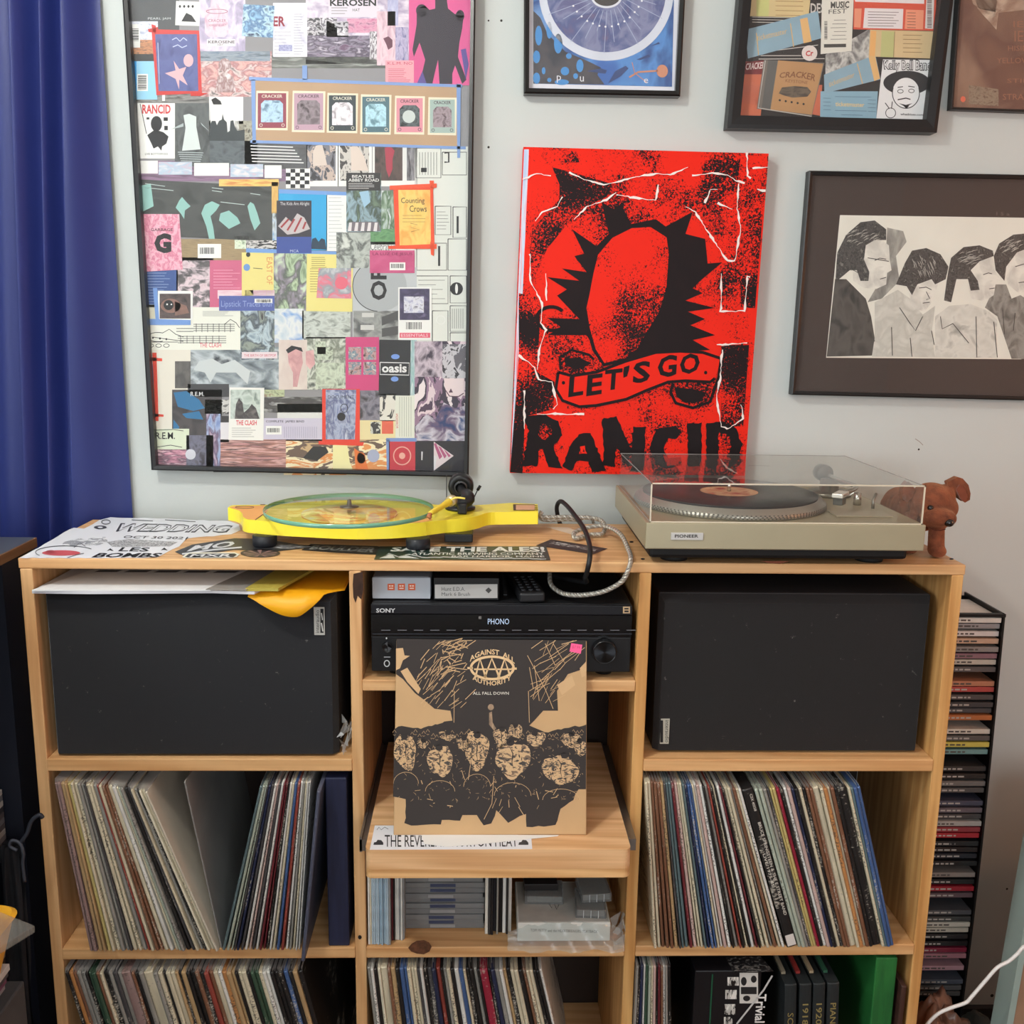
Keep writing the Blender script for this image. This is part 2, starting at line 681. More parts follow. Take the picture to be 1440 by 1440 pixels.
for x0, x1, zs in ((XLI, D1L, ((S1B, S1T), (S2B, S2T))), (D1R, D2L, ((RBZ, RTZ), (S2B, S2T))), (D2R, XRI, ((S1B, S1T), (S2B, S2T)))):
    for z0, z1 in zs:
        MB().box(x0, -.002, z0, x1, UD, z1).build('shelf_board', WX2 if z0 != RBZ else WX, unit, bevel=bv)
MB().box(XLI, .0, .007, XRI, UD, .027).build('bottom_board', WX, unit, bevel=bv)
MB().box(XLI, .03, FZ, XRI, .05, .007).build('plinth', WX, unit)
MB().box(XLI, UD + .0008, -.02, XRI, UD + .0045, ZTB).build('back_panel', mat((48, 36, 30), .7), unit)
knot = mat((58, 34, 22), .7, var=.5, vscale=90)
flat_art('knot', [P((497, 807), (510, 804), (511, 830), (508, 843), (503, 838), (500, 848), (497, 840), (496, 822))], knot, on_wall(-.0006), unit)
flat_art('knot', [P((574, 1333), (579, 1327), (586, 1323), (596, 1322), (603, 1325), (607, 1331), (604, 1338), (596, 1342), (586, 1341), (578, 1338))], mat((104, 66, 44), .6, var=.5, vscale=120), on_wall(-.0026), unit)
flat_art('knot', [P((1070, 789), (1083, 792), (1097, 793), (1110, 789))], mat((120, 60, 34), .6), on_wall(-.0006), unit)
for q in ((506, 1318), (1340, 1186)):
    flat_art('screw_hole', [E(q[0], q[1], 2.6, 3)], INK, on_wall(-.0006), unit)
for q in ((888, 762), (904, 786), (1338, 786)):
    flat_art('screw_hole', [E(q[0], q[1], 3, 1.2)], INK, on_top(ZT + .0004), unit)
# pull-out tray on drawer slides
TZ = .630
TX0, TX1 = -.1752, .2472
TWD = wood('x', (240, 198, 150), (212, 160, 110), 7)
def tray_outline(x0, x1, y0, y1, r, z):
    pts = []
    for cx, cy, a in ((x1 - r, y0 + r, 270), (x0 + r, y0 + r, 180)):
        rng = [a + 90 * i / 6 for i in range(7)]
        for t in (rng[::-1] if False else rng):
            pts.append((cx + r * math.cos(R(t)), cy + r * math.sin(R(t)), z))
    # order: right-front corner (270..360) then back edge, left back, left-front (180..270)
    rf, lf = pts[:7], pts[7:]
    return lf + rf + [(x1, y1, z), (x0, y1, z)]
tray = MB().prism(tray_outline(TX0, TX1, -.122, .285, .012, .5965), (0, 0, TZ - .5965)).build('pull_out_tray', TWD, unit, bevel=.0025)
MB().prism(tray_outline(TX0, TX1, -.122, -.08, .012, .5815), (0, 0, .0148)).build('lower_lip', wood('x', (236, 190, 134), (200, 144, 88), 9), tray, bevel=.002)
MB().box(TX0 + .02, -.085, .5845, TX1 - .02, .285, .5960).build('lower_board', wood('x', (206, 158, 108), (180, 126, 72), 4), tray)
steel = mat((150, 150, 150), .35, .9)
for x0, x1 in ((D1R + .0005, TX0 - .0005), (TX1 + .0005, D2L - .0005)):
    MB().box(x0, -.075, .602, x1, .29, .622).box(x0, -.075, .600, x0 + .004, .29, .626).build('drawer_slide', steel, tray)

# ================================================================== records
CN = {'c': ('cream', (214, 203, 176)), 't': ('tan', (186, 154, 112)), 'b': ('brown', (128, 88, 66)), 'k': ('black', (30, 29, 30)),
      'g': ('grey', (150, 147, 140)), 'w': ('white', (226, 224, 217)), 'n': ('navy blue', (36, 44, 74)), 'u': ('bright blue', (70, 98, 146)),
      'r': ('red', (150, 68, 58)), 'm': ('maroon', (112, 42, 50)), 'e': ('dark green', (58, 84, 66)), 'l': ('teal', (98, 118, 122)),
      'o': ('orange', (190, 132, 80)), 'y': ('yellow', (200, 182, 118)), 'p': ('pink', (200, 172, 164)), 'h': ('charcoal', (74, 72, 74)),
      'i': ('ivory', (232, 224, 200)), 's': ('pale green', (176, 184, 168)), 'v': ('mauve', (150, 124, 120)), 'x': ('crimson', (150, 34, 58))}
LPH, LPD = .315, .313


def spine_mat(ch, seed):
    k = ('spine', ch, seed)
    if k in MATS:
        return MATS[k]
    m, N, L, b = newmat('record_sleeve')
    rgb = CN[ch][1]
    lum = sum(rgb) / 3
    pr = (64, 58, 54) if lum > 110 else (196, 188, 174)
    tc = N.new('ShaderNodeTexCoord')
    mp = N.new('ShaderNodeMapping')
    mp.inputs['Scale'].default_value = (1.4, 30, 300)
    mp.inputs['Location'].default_value = (seed * 5.1, seed, seed * 9.3)
    L.new(tc.outputs['Object'], mp.inputs['Vector'])
    n = N.new('ShaderNodeTexNoise')
    n.inputs['Scale'].default_value = 1.
    n.inputs['Detail'].default_value = 4
    n.inputs['Roughness'].default_value = .7
    L.new(mp.outputs['Vector'], n.inputs['Vector'])
    mp2 = N.new('ShaderNodeMapping')
    mp2.inputs['Scale'].default_value = (.6, 5, 11)
    mp2.inputs['Location'].default_value = (seed * 2.1, seed, seed * 4.3)
    L.new(tc.outputs['Object'], mp2.inputs['Vector'])
    n2 = N.new('ShaderNodeTexNoise')
    n2.inputs['Scale'].default_value = 1.
    n2.inputs['Detail'].default_value = 2
    L.new(mp2.outputs['Vector'], n2.inputs['Vector'])
    # lettering only in the middle stretch of some spines: noise x slow noise
    mul = N.new('ShaderNodeMath')
    mul.operation = 'MULTIPLY'
    L.new(n.outputs['Fac'], mul.inputs[0])
    L.new(n2.outputs['Fac'], mul.inputs[1])
    r = N.new('ShaderNodeValToRGB')
    r.color_ramp.elements[0].position = .315
    r.color_ramp.elements[1].position = .36
    r.color_ramp.elements[0].color = (0, 0, 0, 1)
    r.color_ramp.elements[1].color = (.85, .85, .85, 1)
    L.new(mul.outputs[0], r.inputs['Fac'])
    r2 = N.new('ShaderNodeValToRGB')
    c = lin(rgb)
    r2.color_ramp.elements[0].position = .3
    r2.color_ramp.elements[0].color = tuple(v * .72 for v in c) + (1,)
    r2.color_ramp.elements[1].position = .7
    r2.color_ramp.elements[1].color = tuple(min(1, v * 1.12) for v in c) + (1,)
    L.new(n2.outputs['Fac'], r2.inputs['Fac'])
    mx = N.new('ShaderNodeMix')
    mx.data_type = 'RGBA'
    L.new(r.outputs['Color'], mx.inputs[0])
    L.new(r2.outputs['Color'], mx.inputs[6])
    mx.inputs[7].default_value = lin(pr) + (1,)
    L.new(mx.outputs[2], b.inputs['Base Color'])
    b.inputs['Roughness'].default_value = .42
    MATS[k] = m
    return m


def unit_mesh(name, v, f, m):
    me = bpy.data.meshes.new(name)
    me.from_pydata(v, [], f)
    bm = bmesh.new()
    bm.from_mesh(me)
    bmesh.ops.recalc_face_normals(bm, faces=bm.faces)
    bm.to_mesh(me)
    bm.free()
    me.materials.append(m)
    return me


# one sleeve of unit thickness (x 0..1): folded spine at the front, slightly worn corners
prof = [(0, .0016), (.22, .0003), (.5, 0), (.78, .0003), (1, .0016), (1, LPD), (0, LPD)]
npf = len(prof)
hz = [0., .002, LPH - .002, LPH]
vv = []
for z in hz:
    dy = .0018 if z in (0., LPH) else 0.
    for x, y in prof:
        vv.append((x, y + (dy if y < .01 else -dy), z))
ff = [[i + j * npf, (i + 1) % npf + j * npf, (i + 1) % npf + (j + 1) * npf, i + (j + 1) * npf] for j in range(3) for i in range(npf)]
ff += [list(range(npf)), [3 * npf + i for i in range(npf)]]
SLEEVE = unit_mesh('sleeve', vv, ff, PAPER)
POLY = clear((238, 240, 242), 1.5, .38, .12)
PLASTIC = unit_mesh('plastic_sleeve',
                    [(.2, -.003, .002), (.2, LPD, .002), (.2, LPD, LPH + .004), (.2, -.003, LPH + .006), (.8, -.003, .001), (.8, LPD, .001), (.8, LPD, LPH + .003), (.8, -.003, LPH + .0045),
                     (.5, -.0055, LPH * .5)],
                    [(3, 2, 6, 7)], POLY)
# clear outer sleeve: open mouth standing a few millimetres above the card
PLASTIC = unit_mesh('plastic_sleeve',
                    [(.15, .0, LPH - .004), (.15, LPD, LPH - .004), (.15, LPD, LPH + .005), (.15, .004, LPH + .006),
                     (.85, .0, LPH - .004), (.85, LPD, LPH - .004), (.85, LPD, LPH + .0035), (.85, .004, LPH + .0045)],
                    [(0, 1, 2, 3), (4, 5, 6, 7)], POLY)
LPCOUNT = [0]


def lp(x, z, th, ch, theta, label, group, y=-.009, plastic=True, h=1., seed=None, name='record_sleeve', m=None):
    i = LPCOUNT[0]
    LPCOUNT[0] += 1
    o = bpy.data.objects.new(name, SLEEVE)
    COL.objects.link(o)
    zz = z + (th * math.sin(theta) if theta > 0 else 0) + .0004
    W = Matrix.Translation((x, y, zz)) @ Matrix.Rotation(theta, 4, 'Y') @ Matrix.Diagonal((th, 1, h, 1))
    o.location = (x, y, zz)
    o.rotation_euler = (0, theta, 0)
    o.scale = (th, 1, h)
    WM[o.name] = W
    s = o.material_slots[0]
    s.link = 'OBJECT'
    s.material = m or spine_mat(ch, (i * 7) % 5 if seed is None else seed)
    tag(o, label, 'record', group)
    if plastic:
        c = bpy.data.objects.new('plastic_sleeve', PLASTIC)
        COL.objects.link(c)
        c.parent = o
    return o


def lp_row(seq, xb0, xb1, xt0, xt1, zb, where, group, seed, tilt, jit=.004, extra=None, power=1.):
    """records standing side by side; bottoms run xb0..xb1, tops xt0..xt1. Capitals are thick sleeves"""
    rnd = random.Random(seed)
    w = [(rnd.uniform(.7, 1.25) * (2.3 if ch.isupper() else 1)) for ch in seq]
    tot = sum(w)
    acc = 0.
    out = []
    for i, (ch, q) in enumerate(zip(seq, w)):
        u, u2 = acc / tot, (acc + q) / tot
        acc += q
        up = u ** power
        xb_, xt_ = xb0 + (xb1 - xb0) * u, xt0 + (xt1 - xt0) * up
        th_ = math.asin(max(-.95, min(.95, (xt_ - xb_) / LPH)))
        t = min((xb1 - xb0) * (u2 - u), (xt1 - xt0) * (u2 ** power - up)) * math.cos(th_) * .93
        nm = CN[ch.lower()][0]
        lf, rg = (CN[seq[i - 1].lower()][0] if i else ''), (CN[seq[i + 1].lower()][0] if i < len(seq) - 1 else '')
        nb_ = 'between %s and %s ones' % (lf, rg) if lf and rg else 'at the row end beside a %s one' % (lf or rg)
        out.append(lp(xb_, zb, t, ch.lower(), th_, '%s%s sleeve %s, %s' % ('thick ' if ch.isupper() else '', nm, nb_, where), group,
                      y=-.009 + rnd.uniform(-jit, jit * .4), plastic=rnd.random() < .7))
    return out


lp_row('vvttyccgghccgrcbbcwcsgkhcgkic', -.662, -.4475, -.7005, -.5535, S2T, 'under the paper-topped speaker', 'records under the paper-topped speaker', 1, -1)
lp_row('lsshnhwphwmmkwcurwgcww', -.437, -.302, -.362, -.2775, S2T, 'near the navy box', 'records beside the navy box', 2, 1)
lp_row('kobggkeebckghgVbkgCgckcctktkkbkrbcwottkcckeecwwkkkuktk', -.640, -.228, -.7085, -.300, BZ, 'bay below the V gap', 'records in the bottom bay below the gap', 3, -1)
lp_row('gwkiCbtkuuccchwkhnrkgckwuckkgkXkngwtkcckbcckkw', -.158, .190, -.188, .118, BZ, 'bay below the CD stack', 'records in the bottom bay below the CDs', 4, -1, power=.97)
lp_row('ccbbbthllmpcclnuucwpwkgrkckwmkccgbcw', .314, .548, .2845, .4500, S2T, 'before the black set', 'records under the bare-topped speaker', 5, -1)
# thick black box set with lettered spine
th = math.asin((.4515 - .5495) / LPH)
bs = lp(.5495, S2T, .0175, 'k', th, 'thick black box set with white spine lettering among the records', 'records under the bare-topped speaker', y=-.012, plastic=False, seed=1, name='record_box_set')
lp_row('ssghyyxkwpnkckbbCcocbkKcluu', .5695, .742, .4725, .6565, S2T, 'beyond the black set', 'records under the bare-topped speaker, far end', 6, -1, power=.98)
lp_row('gknwescpkmbwgk', .2840, .365, .2838, .3450, BZ, 'beside the black photo box', 'records beside the black photo box', 7, -1)

# lettering on the box set spine
Ms = WM[bs.name] @ Matrix()
bw = mat((214, 208, 196), .5)
def on_spine(o, off=.0006):
    W = WM[o.name]
    return lambda u, v: W @ Vector((u, -off, v))
M_ = on_spine(bs)
flat_art('spine_lettering', [('t', 'BRUCE SPRINGSTEEN & THE E STREET BAND', ((.86, .25), (.86, .065), (.56, .065), (.56, .25)), .01, None),
                             ('t', 'LIVE/1975-85', ((.46, .19), (.46, .125), (.18, .125), (.18, .19)), .01, None),
                             ('t', 'C5X 40558', ((.80, .305), (.80, .272), (.55, .272), (.55, .305)), .01, None)], bw, M_, bs)
flat_art('price_label', [P((.08, .004), (.95, .004), (.95, .026), (.08, .026))], mat((214, 208, 202), .5), M_, bs)

# the two sleeves closing the V-shaped gap: big faces turned to the room
th = math.asin((-.5405 - -.4405) / LPH)
cs = lp(-.4465, S2T, .0035, 'c', math.asin((-.5515 + .4465) / LPH), 'cream record sleeve with its bare face turned to the V-shaped gap', None, plastic=True, y=-.014,
        m=photo([(184, 174, 158), (206, 196, 178), (214, 206, 190)], 2.2, 3))
Wc = WM[cs.name]
flat_art('handwriting', [('s', [(0, .17), (.004, .185), (.007, .165), (.011, .19), (.016, .172), (.02, .188), (.024, .175)], .0016)], INK,
         lambda y, z: Wc @ Vector((1.15, .16 + y * 1.6, z)), cs)
lp(-.4412, S2T, .0028, 'g', math.asin((-.490 + .4412) / LPH), 'grey record sleeve standing deep inside the V-shaped gap', None, plastic=False, y=-.004,
   m=photo([(128, 126, 124), (156, 154, 150)], 2, 5))
# torn blue-grey sleeve pulled forward, and the navy box beside it
tb = lp(-.296, S2T, .006, 'n', math.asin((-.262 + .296) / LPH), 'torn slate blue record sleeve pulled forward past its neighbours', 'records beside the navy box', y=-.042, plastic=False,
        m=photo([(60, 64, 84), (82, 86, 104), (70, 74, 94)], 5, 2))
nb = MB().box(-.2555, .002, S2T + .0005, -.2195, .29, .692, )
tag(nb.build('box_set', photo([(24, 30, 56), (36, 42, 72)], 3, 4), None, bevel=.002), 'navy blue slipcase box standing next to the pine divider', 'box')

# ------------------------------------------------------------------ bottom bay under the bare-topped speaker
t = thing('game_box', 'black game box with black and white photo prints and white script', 'box', (.475, .12, BZ))
pb = MB().box(.392, .004, BZ + .0005, .512, .27, .322)
pb.build('carton', mat((20, 20, 24), .35), t, bevel=.002)
gb = photo([(16, 16, 18), (40, 40, 42), (120, 118, 114)], 9, 2, hard=True)
Mf = on_wall(.003)
flat_art('photo_print', [B(1040, 1368, 1066, 1411)], mat((212, 210, 204), .5), Mf, t)
flat_art('photo_print', [B(1023, 1374, 1039, 1386), B(1020, 1392, 1036, 1405), B(1019, 1412, 1034, 1427), B(1018, 1430, 1030, 1440)], photo([(20, 20, 20), (190, 188, 182), (230, 228, 222)], 4, 7, hard=True), Mf, t)
flat_art('photo_print', [E(1046, 1380, 4, 6), E(1060, 1377, 4, 5), B(1042, 1388, 1064, 1398), E(1050, 1404, 5, 4)], mat((36, 36, 38), .5), on_wall(.0026), t)
flat_art('border_stripe', [S(2.4, (1036, 1440), (1052, 1420), (1074, 1392), (1086, 1372))], mat((200, 200, 198), .5), on_wall(.0026), t)
flat_art('spine_lettering', [TQ('Trivial P', ((1078, 1398), (1074, 1452), (1060, 1452), (1064, 1398)), .02)], mat((232, 230, 226), .5), on_wall(.0026), t)
flat_art('green_edge', [P((1001, 1370), (1003, 1370), (999, 1440), (997, 1440))], mat((26, 84, 58), .5), Mf, t)
flat_art('lid_print', [P((1020, 1346), (1070, 1345), (1088, 1366), (1032, 1368))], gb, on_top(.3226), t)

gold = mat((150, 134, 82), .45)
yr_x = [.586, .613, .638, .664]
for i, (tx, lab) in enumerate(((None, 'first of four dark bound record albums, blank spine top'), ('1918', 'dark bound record album with the year 1918 on its spine'),
                              ('1920', 'dark bound record album with the year 1920 on its spine'), ('PIANO CO', 'dark bound record album lettered PIANO CO down its spine'))):
    x = yr_x[i]
    o = lp(x - .02, BZ, .021, 'k', math.asin(.022 / LPH) * -1 + .02, lab, 'dark bound albums beside the green box', plastic=False, y=-.006 + .001 * i, h=.865, name='record_album',
           m=mat((34, 40, 42), .55, var=.25, vscale=40))
    if tx:
        q = ((.75, .27), (.75, .27 - (.05 if len(tx) < 5 else .11)), (.25, .27 - (.05 if len(tx) < 5 else .11)), (.25, .27))
        flat_art('spine_lettering', [('t', tx, q, .01, None)], gold, on_spine(o), o)
    else:
        flat_art('spine_lettering', [('t', 'SOUTH P', ((.75, .25), (.75, .15), (.25, .15), (.25, .25)), .0, None)], gold, on_spine(o), o)
    # coloured page edges showing at the top
    MB().box(.1, .03, LPH - .001, .45, LPD - .02, LPH + .006, WM[o.name]).build('inner_sleeve', mat(((150, 140, 120), (150, 50, 46), (170, 150, 120), (50, 96, 72))[i], .6), o)
tag(MB().box(.7165, .003, BZ + .0005,   .7555, .28, .346).build('record_box', photo([(28, 92, 44), (40, 116, 54)], 3, 6), None, bevel=.002),
    'bright green boxed set standing upright in the bottom bay', 'box')
lp(.7605, BZ, .009, 'b', .012, 'worn brown album squeezed behind the green boxed set', None, plastic=False, h=.85, y=-.006, m=mat((70, 44, 36), .6, var=.4, vscale=60))

# ================================================================== CDs and singles on the middle shelf
cdcase = mat((178, 180, 182), .25, coat=.4, var=.1, vscale=60)
sing = [('i', .004), ('u', .0), ('s', .006)]
rnd = random.Random(11)
sx = PY(517, 1300, .0).x
seqs = 'wcsssslllssgmkwwgwg'
x = sx
def slab(name, x0, x1, y0, y1, z0, z1, m, label, cat, group, M=None, bevel=0.0006):
    return tag(MB().box(x0, y0, z0, x1, y1, z1, M).build(name, m, None, bevel=bevel, seg=1), label, cat, group)
pale = {'w': (226, 226, 220), 'c': (210, 200, 176), 's': (178, 196, 208), 'l': (160, 184, 200), 'g': (150, 152, 152), 'm': (96, 34, 44), 'k': (40, 40, 42)}
pn = {'w': 'white', 'c': 'cream', 's': 'pale blue', 'l': 'sky blue', 'g': 'grey', 'm': 'maroon', 'k': 'black'}
for i, ch in enumerate(seqs):
    w = .0033
    hh = .178 + rnd.uniform(-.003, .003)
    slab('single_sleeve', x, x + w * .9, .003 + rnd.uniform(0, .004) + (.012 if i > 11 else 0), .18, S2T + .0005, S2T + hh, mat(pale[ch], .4, var=.15, vscale=50),
         '%s seven-inch single, number %s counting from the divider' % (pn[ch], 'one two three four five six seven eight nine ten eleven twelve thirteen fourteen fifteen sixteen seventeen eighteen nineteen'.split()[i]), 'record', 'seven-inch singles beside the divider')
    x += w
# stack of jewel cases, lying flat
x0, x1 = PY(569, 1300, .06).x, PY(680, 1300, .06).x
z = S2T + .0005
cdd = [(96, 100, 108), (60, 66, 80), (120, 122, 124), (82, 86, 96), (140, 142, 142), (64, 68, 82), (110, 112, 118), (72, 76, 88), (128, 128, 126), (150, 150, 146), (84, 88, 94)]
for i, c in enumerate(cdd):
    dx, dyy = rnd.uniform(-.002, .002), rnd.uniform(-.004, .004)
    t = thing('cd_case', 'clear jewel case, %s from the bottom of the flat CD stack' % ('first second third fourth fifth sixth seventh eighth ninth tenth eleventh'.split()[i]), 'cd', ((x0 + x1) / 2 + dx, .12, z), group='jewel cases stacked flat')
    MB().box(x0 + dx, .05 + dyy, z, x1 + dx, .175 + dyy, z + .0098).build('case', clear((205, 210, 214), 1.5, .22, .1), t, bevel=.0005, seg=1)
    MB().box(x0 + dx + .003, .052 + dyy, z + .002, x1 + dx - .003, .173 + dyy, z + .0082).build('tray_card', mat(c, .5, var=.3, vscale=70), t)
    MB().box(x0 + dx + .045, .0495 + dyy, z + .002, x0 + dx + .09, .051 + dyy, z + .0078).build('spine_label', mat((62, 70, 96) if i % 3 else (150, 150, 150), .5), t)
    z += .0102
for i, (c, d, lab) in enumerate((((214, 210, 196), .010, 'cream card sleeve lying on top of the jewel cases'), ((46, 44, 44), .006, 'black card sleeve fanned open on the jewel cases'),
                            ((222, 218, 208), .004, 'white card sleeve, second from the top of the CD pile'), ((178, 140, 104), .012, 'brown card wallet topping the CD pile'),
                            ((196, 176, 150), .008, 'tan card wallet beside the brown one on the CD pile'))):
    a = rnd.uniform(-.05, .05)
    M = Matrix.Translation(((x0 + x1) / 2, .11, z)) @ Matrix.Rotation(a, 4, 'Z')
    tag(MB().box(-.066, -.062, 0, .066, .062, d, M).build('cd_wallet', mat(c, .6, var=.15, vscale=60), None, bevel=.0006, seg=1), lab, 'cd')
    z += d + .0006
# upright slim cases between the stack and the bag
x = PY(682, 1280, .05).x
for i, (c, nme, w, hh) in enumerate((((226, 222, 210), 'cream', .0058, .135), ((60, 60, 60), 'charcoal', .004, .14), ((30, 30, 34), 'black', .0052, .14), ((40, 42, 50), 'dark slate', .0052, .14),
                                ((150, 148, 140), 'grey', .0036, .14), ((24, 24, 26), 'jet black', .0075, .142), ((232, 230, 224), 'white', .0062, .15), ((44, 44, 44), 'black matte', .004, .14), ((224, 222, 214), 'off-white', .006, .155))):
    o = slab('slim_case', x, x + w * .93, .04 + rnd.uniform(-.01, .005), .165, S2T + .0005, S2T + hh, mat(c, .35, var=.08, vscale=60), '%s slim disc case upright between the CD pile and the bagged box' % nme, 'cd', None)
    x += w
# bagged boxed set with cassettes on top
bx0, bx1 = PY(728, 1300, .0).x, PY(859, 1300, .0).x
bz = S2T + .006
t = thing('boxed_book', 'white slipcase box lying in a clear plastic bag on the shelf', 'box', ((bx0 + bx1) / 2, .07, S2T))
MB().box(bx0, .004, bz, bx1, .135, bz + .036).build('slipcase', mat((224, 224, 216), .5), t, bevel=.0015)
flat_art('top_print', [P((bx0 + .003, .008), (bx1 - .003, .008), (bx1 - .003, .13), (bx0 + .003, .13))], photo([(176, 174, 166), (196, 194, 186)], 3, 8), lambda a, b_: Vector((a, b_, bz + .0364)), t)
flat_art('spine_lettering', [TQ("TOM PETTY and the HEARTBREAKERS 'PLAYBACK'", ((746, 1306), (841, 1308), (841, 1312), (746, 1310)))], mat((70, 72, 66), .5), on_wall(.0034), t)
flat_art('doodle', [S(1., (771, 1269), (776, 1277), (779, 1270), (783, 1279), (786, 1272))], INK, lambda px, py: PZ(px, py, bz + .0368), t)
# the bag: crumpled clear film wrapped around the box
rn = random.Random(5)
bag = MB()
nu, nv = 26, 12
for j in range(nv + 1):
    v = j / nv
    for i in range(nu + 1):
        u = i / nu
        X = bx0 - .017 + (bx1 - bx0 + .040) * u
        env = math.sin(math.pi * v)
        side = abs(u - .5) * 2
        zz = S2T + .0015 + .016 * (1 - v) ** 1.2 * (1 - side ** 6) + rn.uniform(-.001, .0015) + (.03 * max(0, side - .86) / .14 * v)
        yy = -.016 + .020 * v + rn.uniform(-.0012, .0012) + .004 * math.sin(u * 19 + v * 3)
        bag.v.append(Vector((min(D2L - .0015, X + rn.uniform(-.001, .001)), yy - .004 * (1 - v), S2T + .0022 + .042 * v * (.55 + .45 * (1 - side ** 3)) + rn.uniform(-.0012, .0012))))
for j in range(nv):
    for i in range(nu):
        bag.f.append([j * (nu + 1) + i, j * (nu + 1) + i + 1, (j + 1) * (nu + 1) + i + 1, (j + 1) * (nu + 1) + i])
BAGM = clear((240, 246, 246), 1.5, .20, .18)
bag.build('plastic_bag', BAGM, t, True)
# crumpled bag ends at the right side
be = MB()
for k in range(7):
    c = Vector((bx1 + .012 + rn.uniform(0, .018), -.008 + rn.uniform(-.006, .02), S2T + .006 + rn.uniform(0, .045)))
    pts = [c + Vector((rn.uniform(-.018, .014), rn.uniform(-.006, .006), rn.uniform(-.02, .022))) for _ in range(4)]
    pts = [Vector((min(p.x, D2L - .0015), p.y, max(p.z, S2T + .0006))) for p in pts]
    be.add(pts, [(0, 1, 2), (0, 2, 3)])
be.build('bag_end', BAGM, t, True)
bz1 = bz + .0366
for i, (px0, px1, py0, y0, y1, rot, lab) in enumerate(((800, 860, 1291, .03, .094, -.05, 'cassette in a clear case resting on the white slipcase'),)):
    pass


def cassette(cx, cy, z, rot, lab, tilt=0.):
    M = Matrix.Translation((cx, cy, z)) @ Matrix.Rotation(rot, 4, 'Z') @ Matrix.Rotation(tilt, 4, 'X')
    t = thing('cassette_case', lab, 'cassette', None, M=M, group='cassettes on the slipcase')
    MB().box(-.027, -.035, 0, .027, .035, .0165, M).build('case', clear((196, 202, 204), 1.5, .16, .08), t, bevel=.001, seg=1)
    MB().box(-.024, -.032, .003, .024, .030, .0135, M).build('inlay_card', photo([(172, 168, 158), (150, 146, 140)], 4, 3, (1, 12, 1)), t)
    for q in (-.013, 0, .013):
        MB().box(q - .0005, -.0354, .001, q + .0005, -.0345, .0155, M).build('rib', mat((200, 204, 204), .3), t)
    return t


cassette(PY(829, 1290, .05).x, .05, bz1, -.06, 'cassette in a clear case lying on the white slipcase')
cassette(PY(833, 1262, .07).x + .001, .072, bz1 + .0172, .08, 'cassette in a clear case balanced on top of another cassette')
cassette(PY(765, 1266, .07).x, .085, bz1, R(88), 'clear cassette case lying lengthwise behind the slipcase edge')
tag(MB().box(bx0 + .014, .075, bz1 + .0170, bx0 + .075, .135, bz1 + .030).build('cd_wallet', mat((34, 30, 30), .5), None, bevel=.001), 'black disc wallet lying on the lengthwise cassette', 'cd')
# dark lining behind, record cleaning cloth bag beside the paper-topped speaker
cr = MB()
rn = random.Random(21)
q0 = PY(489, 1045, .03)
for k in range(16):
    c = Vector((D1L - .012 + rn.uniform(-.010, .006), .02 + rn.uniform(-.012, .03), S1T + .003 + rn.uniform(0, .05)))
    pts = [c + Vector((rn.uniform(-.008, .008), rn.uniform(-.006, .006), rn.uniform(-.016, .016))) for _ in range(4)]
    pts = [Vector((min(p.x, D1L - .001), p.y, max(p.z, S1T + .0005))) for p in pts]
    cr.add(pts, [(0, 1, 2), (0, 2, 3)])
tag(cr.build('crumpled_film', clear((236, 238, 238), 1.5, .35, .15)), 'crumpled clear plastic film wedged between speaker and divider', 'plastic film')

